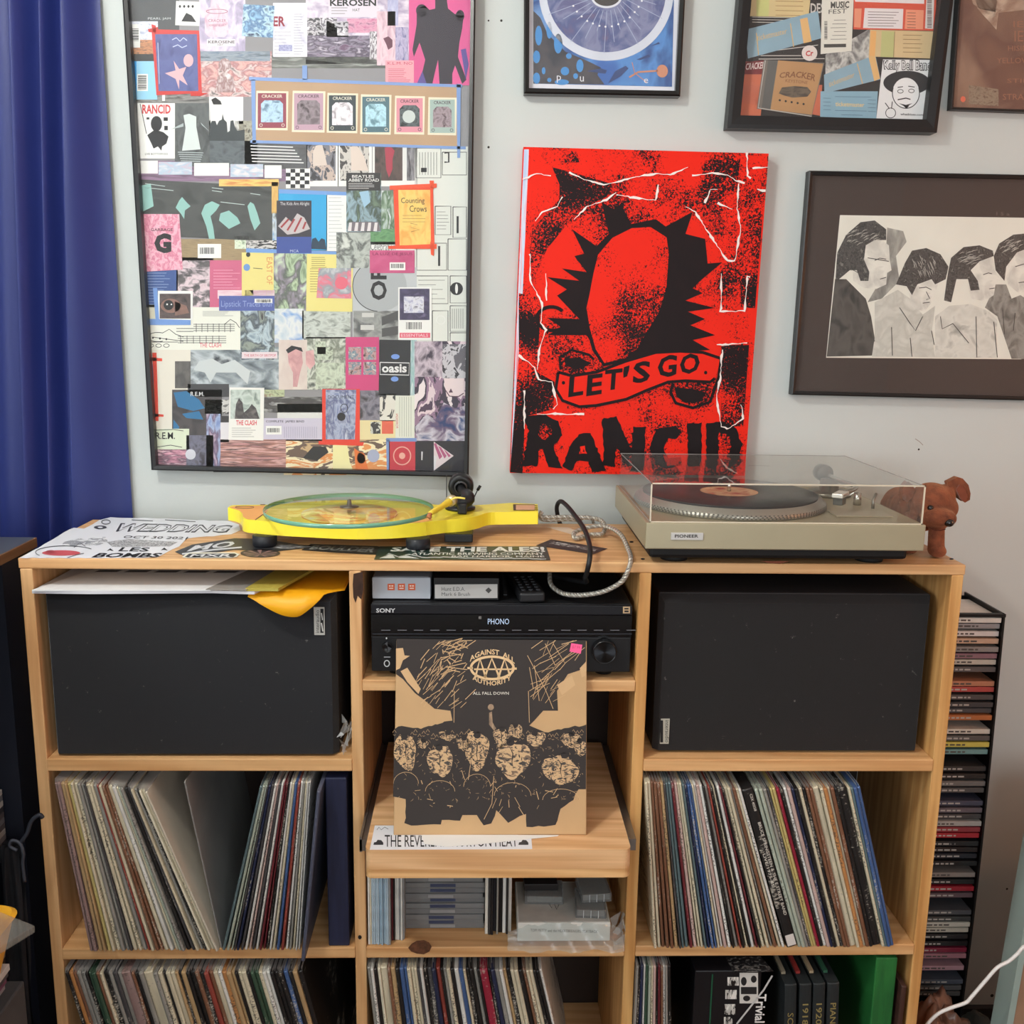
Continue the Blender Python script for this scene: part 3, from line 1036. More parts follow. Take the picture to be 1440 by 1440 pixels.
# ================================================================== loudspeakers
def speaker(x0, x1, y0, z1, label, bx, by, cloth):
    t = thing('loudspeaker', label, 'speaker', ((x0 + x1) / 2, y0 + .13, S1T), group='bookshelf loudspeakers lying on their sides')
    MB().box(x0, y0 + .016, S1T + .0005, x1, y0 + .27, z1).build('cabinet', mat((40, 38, 40), .6, var=.25, vscale=12), t, bevel=.003)
    # cloth grille with chamfered rim
    i = .008
    g = MB()
    zb = S1T + .002
    zt = z1 - .002
    v = [(x0, y0 + .0158, zb), (x1, y0 + .0158, zb), (x1, y0 + .0158, zt), (x0, y0 + .0158, zt), (x0 + i, y0, zb + .003), (x1 - i, y0, zb + .003), (x1 - i, y0, zt - i * 1.5), (x0 + i, y0, zt - i * 1.5)]
    g.add(v, [(4, 5, 6, 7), (0, 1, 5, 4), (1, 2, 6, 5), (2, 3, 7, 6), (3, 0, 4, 7), (3, 2, 1, 0)])
    gm, N, L, b = newmat('grille_cloth')
    b.inputs['Base Color'].default_value = lin(cloth) + (1,)
    b.inputs['Roughness'].default_value = .85
    b.inputs['Sheen Weight'].default_value = .12
    tc = N.new('ShaderNodeTexCoord')
    n = N.new('ShaderNodeTexNoise')
    n.inputs['Scale'].default_value = 700
    n.inputs['Detail'].default_value = 2
    L.new(tc.outputs['Object'], n.inputs['Vector'])
    bp = N.new('ShaderNodeBump')
    bp.inputs['Strength'].default_value = .4
    bp.inputs['Distance'].default_value = .001
    L.new(n.outputs['Fac'], bp.inputs['Height'])
    L.new(bp.outputs['Normal'], b.inputs['Normal'])
    mp = N.new('ShaderNodeMapping')
    mp.inputs['Location'].default_value = (bx, by, 0)
    L.new(tc.outputs['Object'], mp.inputs['Vector'])
    d = N.new('ShaderNodeTexNoise')
    d.inputs['Scale'].default_value = 55
    d.inputs['Detail'].default_value = 8
    d.inputs['Roughness'].default_value = .75
    L.new(mp.outputs['Vector'], d.inputs['Vector'])
    r = N.new('ShaderNodeValToRGB')
    r.color_ramp.elements[0].position = .645
    r.color_ramp.elements[0].color = lin(cloth) + (1,)
    r.color_ramp.elements[1].position = .73
    r.color_ramp.elements[1].color = lin((128, 126, 122)) + (1,)
    L.new(d.outputs['Fac'], r.inputs['Fac'])
    L.new(r.outputs['Color'], b.inputs['Base Color'])
    g.build('grille', gm, t)
    return t


sl = speaker(-.7055, -.2335, .008, 1.0125, 'black speaker lying on its side with papers piled on top', 0, 0, (24, 26, 31))
Mb = on_wall(.0074)
MB().box(*PY(442, 893, .006), *(PY(456, 854, .006) + Vector((0, .0018, 0)))).build('badge', mat((200, 200, 194), .35, .3), sl)
flat_art('badge_stripe', [B(450.5, 856, 455, 890)], INK, on_wall(.0056), sl)
flat_art('badge_lettering', [TQ('interaudio', ((443.5, 890), (443.5, 858), (449, 858), (449, 890)))], mat((60, 60, 60), .5), on_wall(.0056), sl)
flat_art('badge_mark', [S(1.2, (452, 862), (453.5, 872)), S(1.6, (452, 876), (454, 888))], mat((210, 210, 206), .4), on_wall(.0052), sl)
sr = speaker(.3035, .7665, .024, 1.0095, 'bare-topped black speaker lying on its side under the dust-covered turntable', 4, 9, (17, 16, 18))
MB().box(*PY(928, 1046, .022), *(PY(942, 1011, .022) + Vector((0, .0018, 0)))).build('badge', mat((200, 198, 184), .35, .3), sr)
flat_art('badge_stripe', [B(928.5, 1013, 932.5, 1044)], INK, on_wall(.0216), sr)
flat_art('badge_lettering', [TQ('interaudio', ((941, 1013), (941, 1044), (935.5, 1044), (935.5, 1013)))], mat((60, 60, 56), .5), on_wall(.0216), sr)

# ------------------------------------------------------------------ papers piled on the left-hand speaker
pz = 1.0128
def sheet(name, pts, z, h, m, label, cat, group=None):
    return tag(MB().prism([(PZ(px, py, z).x, PZ(px, py, z).y, z) for px, py in pts], (0, 0, h)).build(name, m), label, cat, group)
def xsheet(name, pts, z, h, m, label, cat, group=None):
    return tag(MB().prism([(x, y, z) for x, y in pts], (0, 0, h)).build(name, m), label, cat, group)
xsheet('paper_sheet', [(-.700, -.004), (-.560, .002), (-.560, .20), (-.69, .20)], pz + .0002, .0015, mat((196, 202, 214), .6), 'bluish sheet of paper lowest on the speaker', 'paper')
xsheet('paper_stack', [(-.711, -.012), (-.62, -.014), (-.43, -.004), (-.36, -.010), (-.30, .20), (-.70, .21)], pz + .0022, .0045, mat((214, 216, 222), .6, var=.04, vscale=30), 'thin stack of white papers on top of the speaker', 'paper')
o = xsheet('booklet', [(-.709, -.016), (-.43, -.008), (-.36, .13), (-.66, .13)], pz + .0070, .0022, mat((232, 234, 236), .55), 'white booklet with a dark printed band on the speaker', 'booklet')
flat_art('printed_band', [P((-.655 + .05 * k, .098), (-.655 + .05 * k + .038, .099), (-.655 + .05 * k + .044, .112), (-.655 + .05 * k + .006, .111)) for k in range(5)], mat((88, 88, 94), .6), lambda a, b_: Vector((a, b_, pz + .0096)), o)
o = xsheet('clear_sleeve', [(-.437, -.010), (-.372, -.012), (-.325, .12), (-.39, .14)], pz + .0094, .0012, clear((214, 206, 196), 1.5, .25, .1), 'clear plastic sleeve with a brown insert on the papers', 'sleeve')
flat_art('insert_print', [P((-.405, .03), (-.362, .02), (-.33, .10), (-.375, .11))], photo([(90, 74, 62), (170, 160, 150), (60, 52, 48)], 5, 3), lambda a, b_: Vector((a, b_, pz + .0092)), o)
xsheet('notebook', [(-.374, -.008), (-.322, -.008), (-.285, .13), (-.345, .135)], pz + .0072, .005, mat((178, 164, 72), .55), 'small mustard yellow notebook beside the amber folder', 'notebook')
# amber wavy folder hanging over the speaker's front edge
fo = MB()
nu, nv = 30, 10
for j in range(nv + 1):
    v = j / nv
    for i in range(nu + 1):
        u = i / nu
        xx = -.372 + .152 * u
        front = -.004 - .028 * math.sin(math.pi * min(1, u * 1.02)) ** 1.4 + .03 * max(0, u - .55) * 2
        yy = front + (.20 - front) * v
        over = max(0., -yy)
        fo.v.append(Vector((xx, yy if yy > -.012 else -.012 + (yy + .012) * .25, pz + .0005 - over * 1.05 + (.0012 if yy > -.005 else 0))))
for j in range(nv):
    for i in range(nu):
        fo.f.append([j * (nu + 1) + i, j * (nu + 1) + i + 1, (j + 1) * (nu + 1) + i + 1, (j + 1) * (nu + 1) + i])
tag(fo.build('wavy_mat', mat((236, 168, 20), .45), None, True, solid=.0012), 'amber yellow wavy-edged mat drooping over the speaker front', 'mat')

# ================================================================== receiver
RY = .008
rx0, rx1, rz0, rz1 = -.1752, .2540, RTZ + .012, .9965
rec = thing('av_receiver', 'black stereo receiver with lit display behind the standing album', 'receiver', ((rx0 + rx1) / 2, .15, RTZ))
blk = mat((20, 21, 24), .38)
MB().box(rx0, RY + .003, rz0, rx1, .29, rz1).build('cabinet', mat((26, 27, 30), .45), rec, bevel=.003)
MB().box(rx0, RY - .002, rz0, rx1, RY + .003, rz1 - .056).build('fascia', blk, rec, bevel=.0015)
MB().box(rx0, RY - .003, rz1 - .0555, rx1, RY + .003, rz1 - .018).build('display_window', mat((8, 8, 12), .12, spec=.6), rec)
MB().box(rx0, RY - .003, rz1 - .0172, rx1, RY + .003, rz1 - .001).build('upper_fascia', mat((24, 25, 30), .3), rec, bevel=.001)
for k in range(6):
    x = rx0 + .106 + k * .028
    MB().box(x, .06, rz1 + .0002, x + .006, .27, rz1 + .0015).build('vent_slot', mat((66, 68, 72), .4), rec)
lt = mat((206, 208, 210), .4)
flat_art('brand_lettering', [T('SONY', 529, 855.5, 556, 861.5, .02)], lt, on_wall(RY - .0035), rec)
flat_art('display_text', [T('PHONO', 686, 870, 716, 878)], mat((150, 168, 190), .5, emit=.8), on_wall(RY - .0035), rec)
flat_art('sensor', [B(673, 866.5, 677, 870.5)], mat((110, 108, 106), .5), on_wall(RY - .0035), rec)
flat_art('hi_res_badge', [B(876, 853, 886, 862.5)], mat((196, 168, 132), .4), on_wall(RY - .0035), rec)
flat_art('badge_print', [B(878, 855, 884, 857), B(878, 858.5, 884, 861)], INK, on_wall(RY - .0037), rec)
flat_art('button_marks', [S(.9, (536 + 23.0 * k, 886.2), (549 + 23.0 * k, 886.2)) for k in range(16)], mat((120, 122, 126), .5), on_wall(RY - .0035), rec)
flat_art('trim_line', [S(.9, (524, 891.5), (889, 891.5))], mat((62, 66, 74), .3), on_wall(RY - .0035), rec)


def knob(px, py, r, d, name):
    c = PY(px, py, RY - .002)
    M = Matrix.Translation(c) @ Matrix.Rotation(R(90), 4, 'X')
    k = MB().lathe([(r, 0), (r, d * .8), (r * .94, d), (r * .90, d), (r * .86, d * .9), (0, d * .9)], 40, M).build(name, mat((16, 16, 18), .3), rec, True)
    return k, c


k, c = knob(849, 913.5, .0205, .016, 'volume_knob')
m, N, L, b = newmat('spun_metal')
b.inputs['Base Color'].default_value = lin((60, 62, 66)) + (1,)
b.inputs['Metallic'].default_value = 1
b.inputs['Roughness'].default_value = .3
b.inputs['Anisotropic'].default_value = .9
tg = N.new('ShaderNodeTangent')
tg.direction_type = 'RADIAL'
tg.axis = 'Y'
L.new(tg.outputs[0], b.inputs['Tangent'])
MB().lathe([(.0, 0), (.0176, 0), (.0176, .0006), (0, .0006)], 40, Matrix.Translation((c.x, c.y - .0146, c.z)) @ Matrix.Rotation(R(90), 4, 'X')).build('knob_face', m, k)
k, c = knob(545, 909, .0085, .008, 'input_knob')
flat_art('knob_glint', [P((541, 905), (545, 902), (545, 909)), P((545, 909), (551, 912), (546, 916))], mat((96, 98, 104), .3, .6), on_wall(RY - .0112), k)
flat_art('power_mark', [ring(544, 933, 3.6, 4.2, 1.3)], lt, on_wall(RY - .0025), rec)
flat_art('panel_marks', [S(.9, (540, 924), (549, 924)), E(543.5, 897.5, 1, 1.4)], lt, on_wall(RY - .0025), rec)
for x in (rx0 + .04, rx1 - .04):
    for y in (.04, .25):
        MB().lathe([(.014, RTZ + .0003), (.016, rz0)], 20, Matrix.Translation((x, y, 0))).build('foot', mat((22, 22, 22), .6), rec, True)

# things lying on the receiver
tz = rz1 + .0016
def quadbox(name, px0, px1, y0, y1, z0, z1, m, parent=None, bevel=.0012):
    a, c = PY(px0, 820, y0).x, PY(px1, 820, y0).x
    return MB().box(a, y0, z0, c, y1, z1).build(name, m, parent, bevel=bevel)
t = thing('stylus_cleaner_box', 'grey-blue box with three orange icons on the receiver', 'box', (PY(564, 820, .03).x, .06, tz))
zt_ = PY(564, 811, .03).z
quadbox('carton', 523, 606, .028, .10, tz, zt_, mat((150, 158, 168), .4), t, .004)
MB().box(PY(523, 820, .028).x + .001, .0274, tz + .001, PY(606, 820, .028).x - .001, .028, zt_ - .001).build('label_panel', mat((172, 178, 186), .45), t)
for i in range(3):
    x = 545 + i * 14.5
    flat_art('icon', [P((x, 821), (x + 10, 820.6), (x + 10, 830), (x, 830))], mat((206, 92, 52), .5), on_wall(.0270), t)
    flat_art('icon_print', [B(x + 2, 823, x + 4.4, 825), B(x + 5.4, 823, x + 8, 825), B(x + 2, 826.6, x + 8, 828)], mat((236, 214, 200), .5), on_wall(.0268), t)
t = thing('record_brush_box', 'black and silver record brush box lying on the receiver', 'box', (PY(656, 820, .02).x, .05, tz))
zt_ = PY(656, 813, .022).z
quadbox('carton', 610, 702, .022, .085, tz, zt_, mat((24, 24, 26), .4), t, .0015)
flat_art('label_panel', [P((611.5, 822), (699.5, 821.5), (699.5, 841), (611.5, 841.5))], mat((186, 186, 184), .35, .2), on_wall(.0216), t)
flat_art('label_lettering', [T('Hunt E.D.A.', 621, 825.5, 654, 831), T('Mark 6 Brush', 621, 833, 661, 838)], mat((92, 92, 92), .5), on_wall(.0213), t)
flat_art('label_mark', [P((687, 826), (691.5, 830), (687, 834.5), (682.5, 830))], mat((70, 70, 70), .5), on_wall(.0213), t)
# remote control
a, c = PZ(737, 849, tz + .012), PZ(731, 808, tz + .012)
M = Matrix.Translation((PY(747, 845, .02).x, .022, tz)) @ Matrix.Rotation(R(7), 4, 'Z')
t = thing('remote_control', 'slim black remote control lying across the receiver edge', 'remote', None, M=M)
MB().box(-.0215, -.012, 0, .0215, .18, .017, M).build('body', mat((30, 31, 34), .4), t, bevel=.004, seg=3)
for j in range(6):
    for i in range(3):
        MB().lathe([(.0036, .0168), (.0036, .0184), (0, .0186)], 10, M @ Matrix.Translation((-.0125 + .0125 * i, .006 + .017 * j, 0))).build('button', mat((58, 60, 64), .5), t)

# ================================================================== Champagne turntable
PXa, PXb, PYa, PYb, PZa, PZb = .2634, .7108, -.04, .321, 1.1020, 1.1446
tt = thing('turntable', 'champagne turntable under a clear dust cover beside the plush dog', 'turntable', ((PXa + PXb) / 2, .14, ZT))
champ = mat((172, 163, 136), .38, .35, var=.04, vscale=8)
champ2 = mat((196, 186, 160), .42, .3)
MB().box(PXa, PYa, PZa, PXb, PYb, PZb).build('plinth', champ, tt, bevel=.0018)
MB().box(PXa + .012, PYa + .03, ZT + .010, PXb - .012, PYb - .01, PZa).build('base_pan', mat((14, 14, 15), .6), tt, bevel=.006)
for x in (PXa + .06, PXb - .06):
    for y in (.03, .26):
        MB().lathe([(.022, ZT + .0003), (.024, ZT + .006), (.019, ZT + .0102)], 24, Matrix.Translation((x, y, 0))).build('foot', mat((18, 18, 18), .7), tt, True)
b_ = MB()
p0, p1 = PY(943, 759, PYa), PY(989, 749, PYa)
b_.box(p0.x, PYa - .0022, p0.z, p1.x, PYa, p1.z)
bd = b_.build('badge', mat((206, 204, 200), .3, .5), tt, bevel=.0006)
flat_art('brand_lettering', [T('PIONEER', 949, 751.6, 982, 756.2, .02)], mat((40, 38, 36), .5), on_wall(PYa - .0026), bd)
pc = PZ(1030, 693, 1.165)
pcx, pcy = .4385, .142
MC = Matrix.Translation((pcx, pcy, 0))
MB().lathe([(.163, PZb + .0003), (.1655, PZb + .0015), (.164, PZb + .0100), (.1585, PZb + .0108), (.1575, PZb + .0170), (0, PZb + .0170)], 96, MC).build('platter', mat((176, 174, 166), .3, .8), tt, True)
# strobe dots around the rim
sd = MB()
for ringi, (zz, n_, sz) in enumerate(((PZb + .0034, 150, .0010), (PZb + .0058, 144, .0010), (PZb + .0082, 138, .0010))):
    for i in range(n_):
        a = 2 * math.pi * i / n_
        r = .1657 - .0005 * ringi
        M = MC @ Matrix.Rotation(a, 4, 'Z') @ Matrix.Translation((r, 0, zz))
        sd.add([M @ Vector((0, -sz * 1.6, -sz)), M @ Vector((0, sz * 1.6, -sz)), M @ Vector((-.0002, sz * 1.6, sz)), M @ Vector((-.0002, -sz * 1.6, sz))], [(0, 1, 2, 3)])
so = sd.build('strobe_dots', mat((88, 86, 80), .5), tt)
so['kind'] = 'stuff'
MB().lathe([(.150, PZb + .0166), (.150, PZb + .0188), (0, PZb + .0188)], 72, MC).build('mat', mat((34, 34, 36), .7), tt, True)
rec_m, N, L, b = newmat('vinyl')
b.inputs['Base Color'].default_value = (.012, .012, .013, 1)
b.inputs['Roughness'].default_value = .28
tc = N.new('ShaderNodeTexCoord')
wv = N.new('ShaderNodeTexWave')
wv.wave_type = 'RINGS'
wv.rings_direction = 'Z'
wv.inputs['Scale'].default_value = 130
L.new(tc.outputs['Object'], wv.inputs['Vector'])
bp = N.new('ShaderNodeBump')
bp.inputs['Strength'].default_value = .25
bp.inputs['Distance'].default_value = .0006
L.new(wv.outputs['Fac'], bp.inputs['Height'])
L.new(bp.outputs['Normal'], b.inputs['Normal'])
t2 = thing('vinyl_record', 'black vinyl record with an orange-red label under the dust cover', 'record', (pcx, pcy, PZb + .0190))
MB().lathe([(0, PZb + .0190), (.1500, PZb + .0190), (.1508, PZb + .0198), (.1500, PZb + .0206), (.052, PZb + .0206), (.051, PZb + .0204), (0, PZb + .0204)], 96, MC).build('disc', rec_m, t2, True)
MB().lathe([(.0036, PZb + .0205), (.050, PZb + .0205), (.050, PZb + .0207), (.0036, PZb + .0207)], 48, MC).build('label', photo([(190, 92, 60), (206, 170, 130), (168, 60, 48)], 2.5, 9), t2)
MB().lathe([(.0035, PZb + .0209), (.0035, PZb + .034), (.002, PZb + .036), (0, PZb + .0362)], 16, MC).build('spindle', mat((210, 208, 204), .2, 1), tt, True)
# tonearm assembly
sil = mat((196, 194, 186), .25, .9)
ax, ay = .648, .232
MA = Matrix.Translation((ax, ay, 0))
MB().lathe([(.040, PZb + .0003), (.040, PZb + .006), (.036, PZb + .009), (.018, PZb + .010), (.016, PZb + .030), (0, PZb + .031)], 40, MA).build('tonearm_base', mat((120, 116, 106), .3, .7), tt, True)
arm_z = PZb + .036
ta = MB().tube([(ax, ay, arm_z), (ax - .002, ay - .06, arm_z), (ax + .006, ay - .11, arm_z - .001), (ax - .012, ay - .145, arm_z - .002), (ax - .034, ay - .168, arm_z - .003)], .0042, 10, 8).build('tonearm', sil, tt, True)
MB().lathe([(.014, 0), (.016, .004), (.016, .026), (.013, .03), (0, .03)], 24, Matrix.Translation((ax, ay + .022, arm_z)) @ Matrix.Rotation(R(-90), 4, 'X')).build('counterweight', mat((70, 68, 64), .35, .6), ta, True)
MH = Matrix.Translation((ax - .036, ay - .168, arm_z - .003)) @ Matrix.Rotation(R(-35), 4, 'Z')
MB().box(-.009, -.036, -.004, .009, .004, .003, MH).build('headshell', mat((222, 220, 214), .3, .3), ta, bevel=.0012)
MB().box(-.008, -.030, -.017, .008, -.008, -.004, MH).build('cartridge', mat((70, 70, 64), .35), ta, bevel=.001)
MB().tube([MH @ Vector((.009, -.03, 0)), MH @ Vector((.02, -.034, .003)), MH @ Vector((.026, -.034, .008))], .0012, 6).build('finger_lift', sil, ta)
MB().lathe([(.007, PZb + .0003), (.006, PZb + .022), (0, PZb + .022)], 16, Matrix.Translation((ax + .016, ay - .10, 0))).build('arm_rest', sil, tt, True)
MB().tube([(ax + .022, ay - .155, PZb + .004), (ax + .022, ay - .155, PZb + .018), (ax + .030, ay - .145, PZb + .028)], .0028, 8).build('cue_lever', mat((150, 148, 140), .3, .7), tt, True)
MB().box(.588, PYa + .058, PZb + .0002, PXb - .03, PYa + .105, PZb + .0026).build('control_strip', mat((176, 168, 146), .35, .3), tt, bevel=.0008)
# dust cover: five clear panels with bright polished edges
cvx0, cvx1, cvy0, cvy1, cvz0, cvz1 = .2700, .7045, -.036, .316, PZb + .0006, 1.2068
acr = clear((248, 246, 242), 1.42, .03, .015)
cv = MB()
cv.add([(cvx0, cvy0, cvz0), (cvx1, cvy0, cvz0), (cvx1, cvy0, cvz1), (cvx0, cvy0, cvz1), (cvx0, cvy1, cvz0), (cvx1, cvy1, cvz0), (cvx1, cvy1, cvz1), (cvx0, cvy1, cvz1)],
       [(0, 1, 2, 3), (1, 5, 6, 2), (5, 4, 7, 6), (4, 0, 3, 7), (3, 2, 6, 7)])
dc = cv.build('dust_cover', acr, tt)
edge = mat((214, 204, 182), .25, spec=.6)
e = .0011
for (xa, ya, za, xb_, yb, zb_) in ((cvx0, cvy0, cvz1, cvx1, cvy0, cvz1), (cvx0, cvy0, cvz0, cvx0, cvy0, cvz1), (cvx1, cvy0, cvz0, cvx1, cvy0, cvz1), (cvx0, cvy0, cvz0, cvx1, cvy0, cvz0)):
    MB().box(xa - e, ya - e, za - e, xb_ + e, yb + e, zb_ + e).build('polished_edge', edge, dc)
thin = clear((200, 196, 188), 1.6, .3, .05)
e = .0005
for (xa, ya, za, xb_, yb, zb_) in ((cvx0, cvy0, cvz1, cvx0, cvy1, cvz1), (cvx1, cvy0, cvz1, cvx1, cvy1, cvz1), (cvx0, cvy1, cvz1, cvx1, cvy1, cvz1), (cvx0, cvy0, cvz0, cvx0, cvy1, cvz0)):
    MB().box(xa - e, ya - e, za - e, xb_ + e, yb + e, zb_ + e).build('polished_edge', thin, dc)

# ================================================================== yellow guitar-shaped turntable
YZ0, YZ1 = 1.0905, 1.1135
yt = thing('turntable', 'yellow cut-out turntable with a clear glass platter', 'turntable', (-.22, .16, ZT))
front = [(320, 714), (329, 715.5), (337, 718.5), (340, 723), (341, 728), (348, 730.5), (358, 731.5), (400, 735), (438, 737), (470, 738.6), (502, 739.5), (535, 739), (560, 738), (592, 735.5), (610, 733), (628, 731),
         (646, 729.7), (660, 728), (673, 725), (680, 722.6), (690, 720.6), (710, 720), (735, 719.8), (757, 719.6)]
pts = smooth_path([PZ(x, y, YZ1) for x, y in front], 3)
pts = [(p.x, p.y) for p in pts]
back = [(pts[-1][0] + .003, pts[-1][1] + .075), (pts[-1][0] - .048, pts[-1][1] + .086), (-.005, .262), (-.05, .255), (-.085, .265), (-.13, .29), (-.2, .31), (-.28, .30), (-.34, .275), (-.37, .25), (-.41, .245), (-.452, .240), (pts[0][0], pts[0][1] + .02)]
out = pts + back
yel = mat((252, 232, 60), .35, spec=.5, var=.02, vscale=5)
MB().prism([(x, y, YZ0) for x, y in out], (0, 0, YZ1 - YZ0)).build('plinth', yel, yt, bevel=.0015)
Mt = on_top(YZ1 + .0003)
oran = mat((248, 176, 98), .4)
flat_art('top_print', [P((322, 713.5), (333, 711.5), (372, 711), (377, 718), (372, 722), (359, 731), (348, 730), (342, 727), (341, 722), (337, 718))], oran, Mt, yt)
flat_art('top_print', [P((566, 736), (592, 734.6), (608, 731.6), (604, 724), (585, 729))], oran, Mt, yt)
flat_art('print_outline', [S(1.1, (359, 731), (366, 726), (374, 720)), ring(344, 713.3, 13, 1.5, .8), S(1.2, (366, 709.6), (373, 709.6))], mat((120, 60, 40), .5), on_top(YZ1 + .0005), yt)
tag_px = [(722, 709.5), (752, 709.8), (752, 717.4), (722, 717.2)]
flat_art('headstock_print', [P(*tag_px)], mat((232, 178, 140), .45), Mt, yt)
flat_art('headstock_outline', [S(.9, *(tag_px + tag_px[:1])), B(722, 710, 725.5, 717), S(1, (752, 711), (755.5, 711.6)), S(1, (752, 714), (756, 714.4)), S(1, (752, 716.8), (756.6, 717))], mat((90, 62, 42), .5), on_top(YZ1 + .0005), yt)
for px, py in ((369, 772), (587, 776)):
    p = PZ(px, py, ZT)
    MB().lathe([(.0185, ZT + .0012), (.0205, ZT + .004), (.0205, YZ0 - .001), (.017, YZ0)], 28, Matrix.Translation((p.x, p.y + .0205, 0))).build('foot', mat((24, 26, 32), .5), yt, True)
MB().lathe([(.0185, ZT + .0012), (.0205, ZT + .004), (.0205, YZ0)], 28, Matrix.Translation((-.16, .26, 0))).build('foot', mat((24, 26, 32), .5), yt, True)
p = PZ(645, 763, ZT + .006)
MB().box(p.x - .0245, p.y, ZT + .006, p.x + .0245, p.y + .05, YZ0).build('motor_box', mat((20, 21, 24), .4), yt, bevel=.002)
# glass platter over a printed felt disc
gx, gy = -.2275, .155
MG = Matrix.Translation((gx, gy, 0))
MB().lathe([(.080, YZ1 + .0002), (.083, YZ1 + .001), (.083, YZ1 + .005), (0, YZ1 + .005)], 56, MG).build('sub_platter', photo([(250, 214, 80), (240, 150, 60), (250, 230, 120), (236, 226, 190)], 2.6, 4), yt, True)
gls = clear((248, 253, 250), 1.4, .02, .01)
gp = MB().lathe([(.1471, YZ1 + .0142), (.0001, YZ1 + .0144)], 120, MG, False).build('glass_platter', gls, yt)
MB().lathe([(.1468, YZ1 + .0066), (.1474, YZ1 + .0068), (.1474, YZ1 + .0138), (.1468, YZ1 + .0140)], 120, MG, False).build('glass_rim', mat((112, 172, 146), .15, spec=.7), gp, True)
MB().lathe([(.0165, YZ1 + .0145), (.0165, YZ1 + .0160), (.0045, YZ1 + .0165), (.0033, YZ1 + .028), (0, YZ1 + .029)], 24, MG).build('spindle', mat((116, 110, 100), .3, .8), yt, True)
# tonearm
bk = mat((30, 31, 33), .4)
bp_ = PZ(647, 716, YZ1)
MB().lathe([(.027, YZ1 + .0002), (.028, YZ1 + .004), (.024, YZ1 + .006), (0, YZ1 + .006)], 40, Matrix.Translation((bp_.x, bp_.y, 0))).build('tonearm_base', bk, yt, True)
p = PZ(650, 724, YZ1)
MB().box(p.x - .0085, p.y, YZ1 + .0002, p.x + .0085, p.y + .02, YZ1 + .020).build('arm_pillar', bk, yt, bevel=.003)
A0, A1 = PY(605, 722, .085), PY(633, 705, .150)
A2 = PY(646, 697, .19)
A3 = PY(648, 685, .25)
ta = MB().tube([A0, A0.lerp(A1, .5), A1], [.0042, .0052, .0064], 10, 4).build('armtube', mat((238, 208, 66), .35), yt, True)
MB().tube([A1 - (A1 - A0).normalized() * .002, A1 + (A1 - A0).normalized() * .01], .0095, 14).build('arm_collar', mat((206, 190, 150), .3, .4), ta, True)
MB().tube([PY(632, 706, .146), PY(640, 700, .143), PY(654, 701, .140)], .0017, 8, 4).build('finger_lift', mat((236, 214, 100), .3), ta, True)
MB().tube([A0 + Vector((0, 0, -.001)), PY(603, 726, .08), PY(606, 729, .08)], [.004, .0045, .003], 8).build('cartridge', mat((182, 112, 70), .4), ta, True)
MB().tube([PY(640, 706, .18), PY(657, 704, .19), PY(659, 698, .20), PY(650, 690, .235), A3], [.0085, .011, .0105, .0075, .006], 14, 5).build('arm_bearing', bk, yt, True)
d = (A3 - A2).normalized()
Q = d.to_track_quat('Z', 'Y').to_matrix().to_4x4()
MB().lathe([(.011, .004), (.012, 0), (.0215, .001), (.0235, .005), (.0235, .022), (.021, .026), (.008, .026)], 36, Matrix.Translation(A3 - d * .004) @ Q).build('counterweight', mat((26, 26, 27), .35), yt, True)
MB().lathe([(.010, -.002), (.0125, .0), (.0125, .001), (.010, .001)], 30, Matrix.Translation(A3 - d * .004) @ Q, False).build('weight_dial', mat((80, 80, 82), .4, .4), yt, True)
w0 = PY(628, 710, .255)
MB().tube([(w0.x, .255, YZ1 + .001), (w0.x, .255, PY(627, 668, .255).z)], .0009, 6).build('antiskate_rod', mat((70, 70, 70), .4, .6), yt)
MB().tube([PY(661, 712, .235), PY(672, 688, .235)], .0011, 6).build('cue_lever', bk, yt, True)
MB().tube([PY(671.5, 689.5, .235), PY(675.5, 683, .235)], .0028, 8).build('lever_knob', mat((18, 18, 18), .5), yt, True)

# ================================================================== cables
def braided(path, r, name, label, sub=8):
    pts_ = smooth_path([Vector(p) for p in path], sub)
    t = thing(name, label, 'cable', tuple(pts_[0]))
    MB().tube(pts_, r, 10).build('jacket', clear((240, 238, 232), 1.5, .16, .05), t, True)
    # two twisted conductors inside the clear jacket
    L_ = [0.]
    for a, b_ in zip(pts_[:-1], pts_[1:]):
        L_.append(L_[-1] + (b_ - a).length)
    for ph, colr in ((0, (232, 230, 224)), (math.pi, (176, 166, 148))):
        hel = []
        n_ = max(12, int(L_[-1] / .0012))
        for i in range(n_ + 1):
            s = L_[-1] * i / n_
            j = max(k for k in range(len(L_)) if L_[k] <= s + 1e-9)
            j = min(j, len(pts_) - 2)
            f = (s - L_[j]) / max(1e-9, L_[j + 1] - L_[j])
            c = pts_[j].lerp(pts_[j + 1], f)
            tn = (pts_[j + 1] - pts_[j]).normalized()
            q = tn.cross(Vector((.3, .8, .5))).normalized()
            w = tn.cross(q)
            a = s / .011 * 2 * math.pi + ph
            hel.append(c + (q * math.cos(a) + w * math.sin(a)) * r * .5)
        MB().tube(hel, r * .42, 5).build('conductor', mat(colr, .3, .6), t, True)
    return t


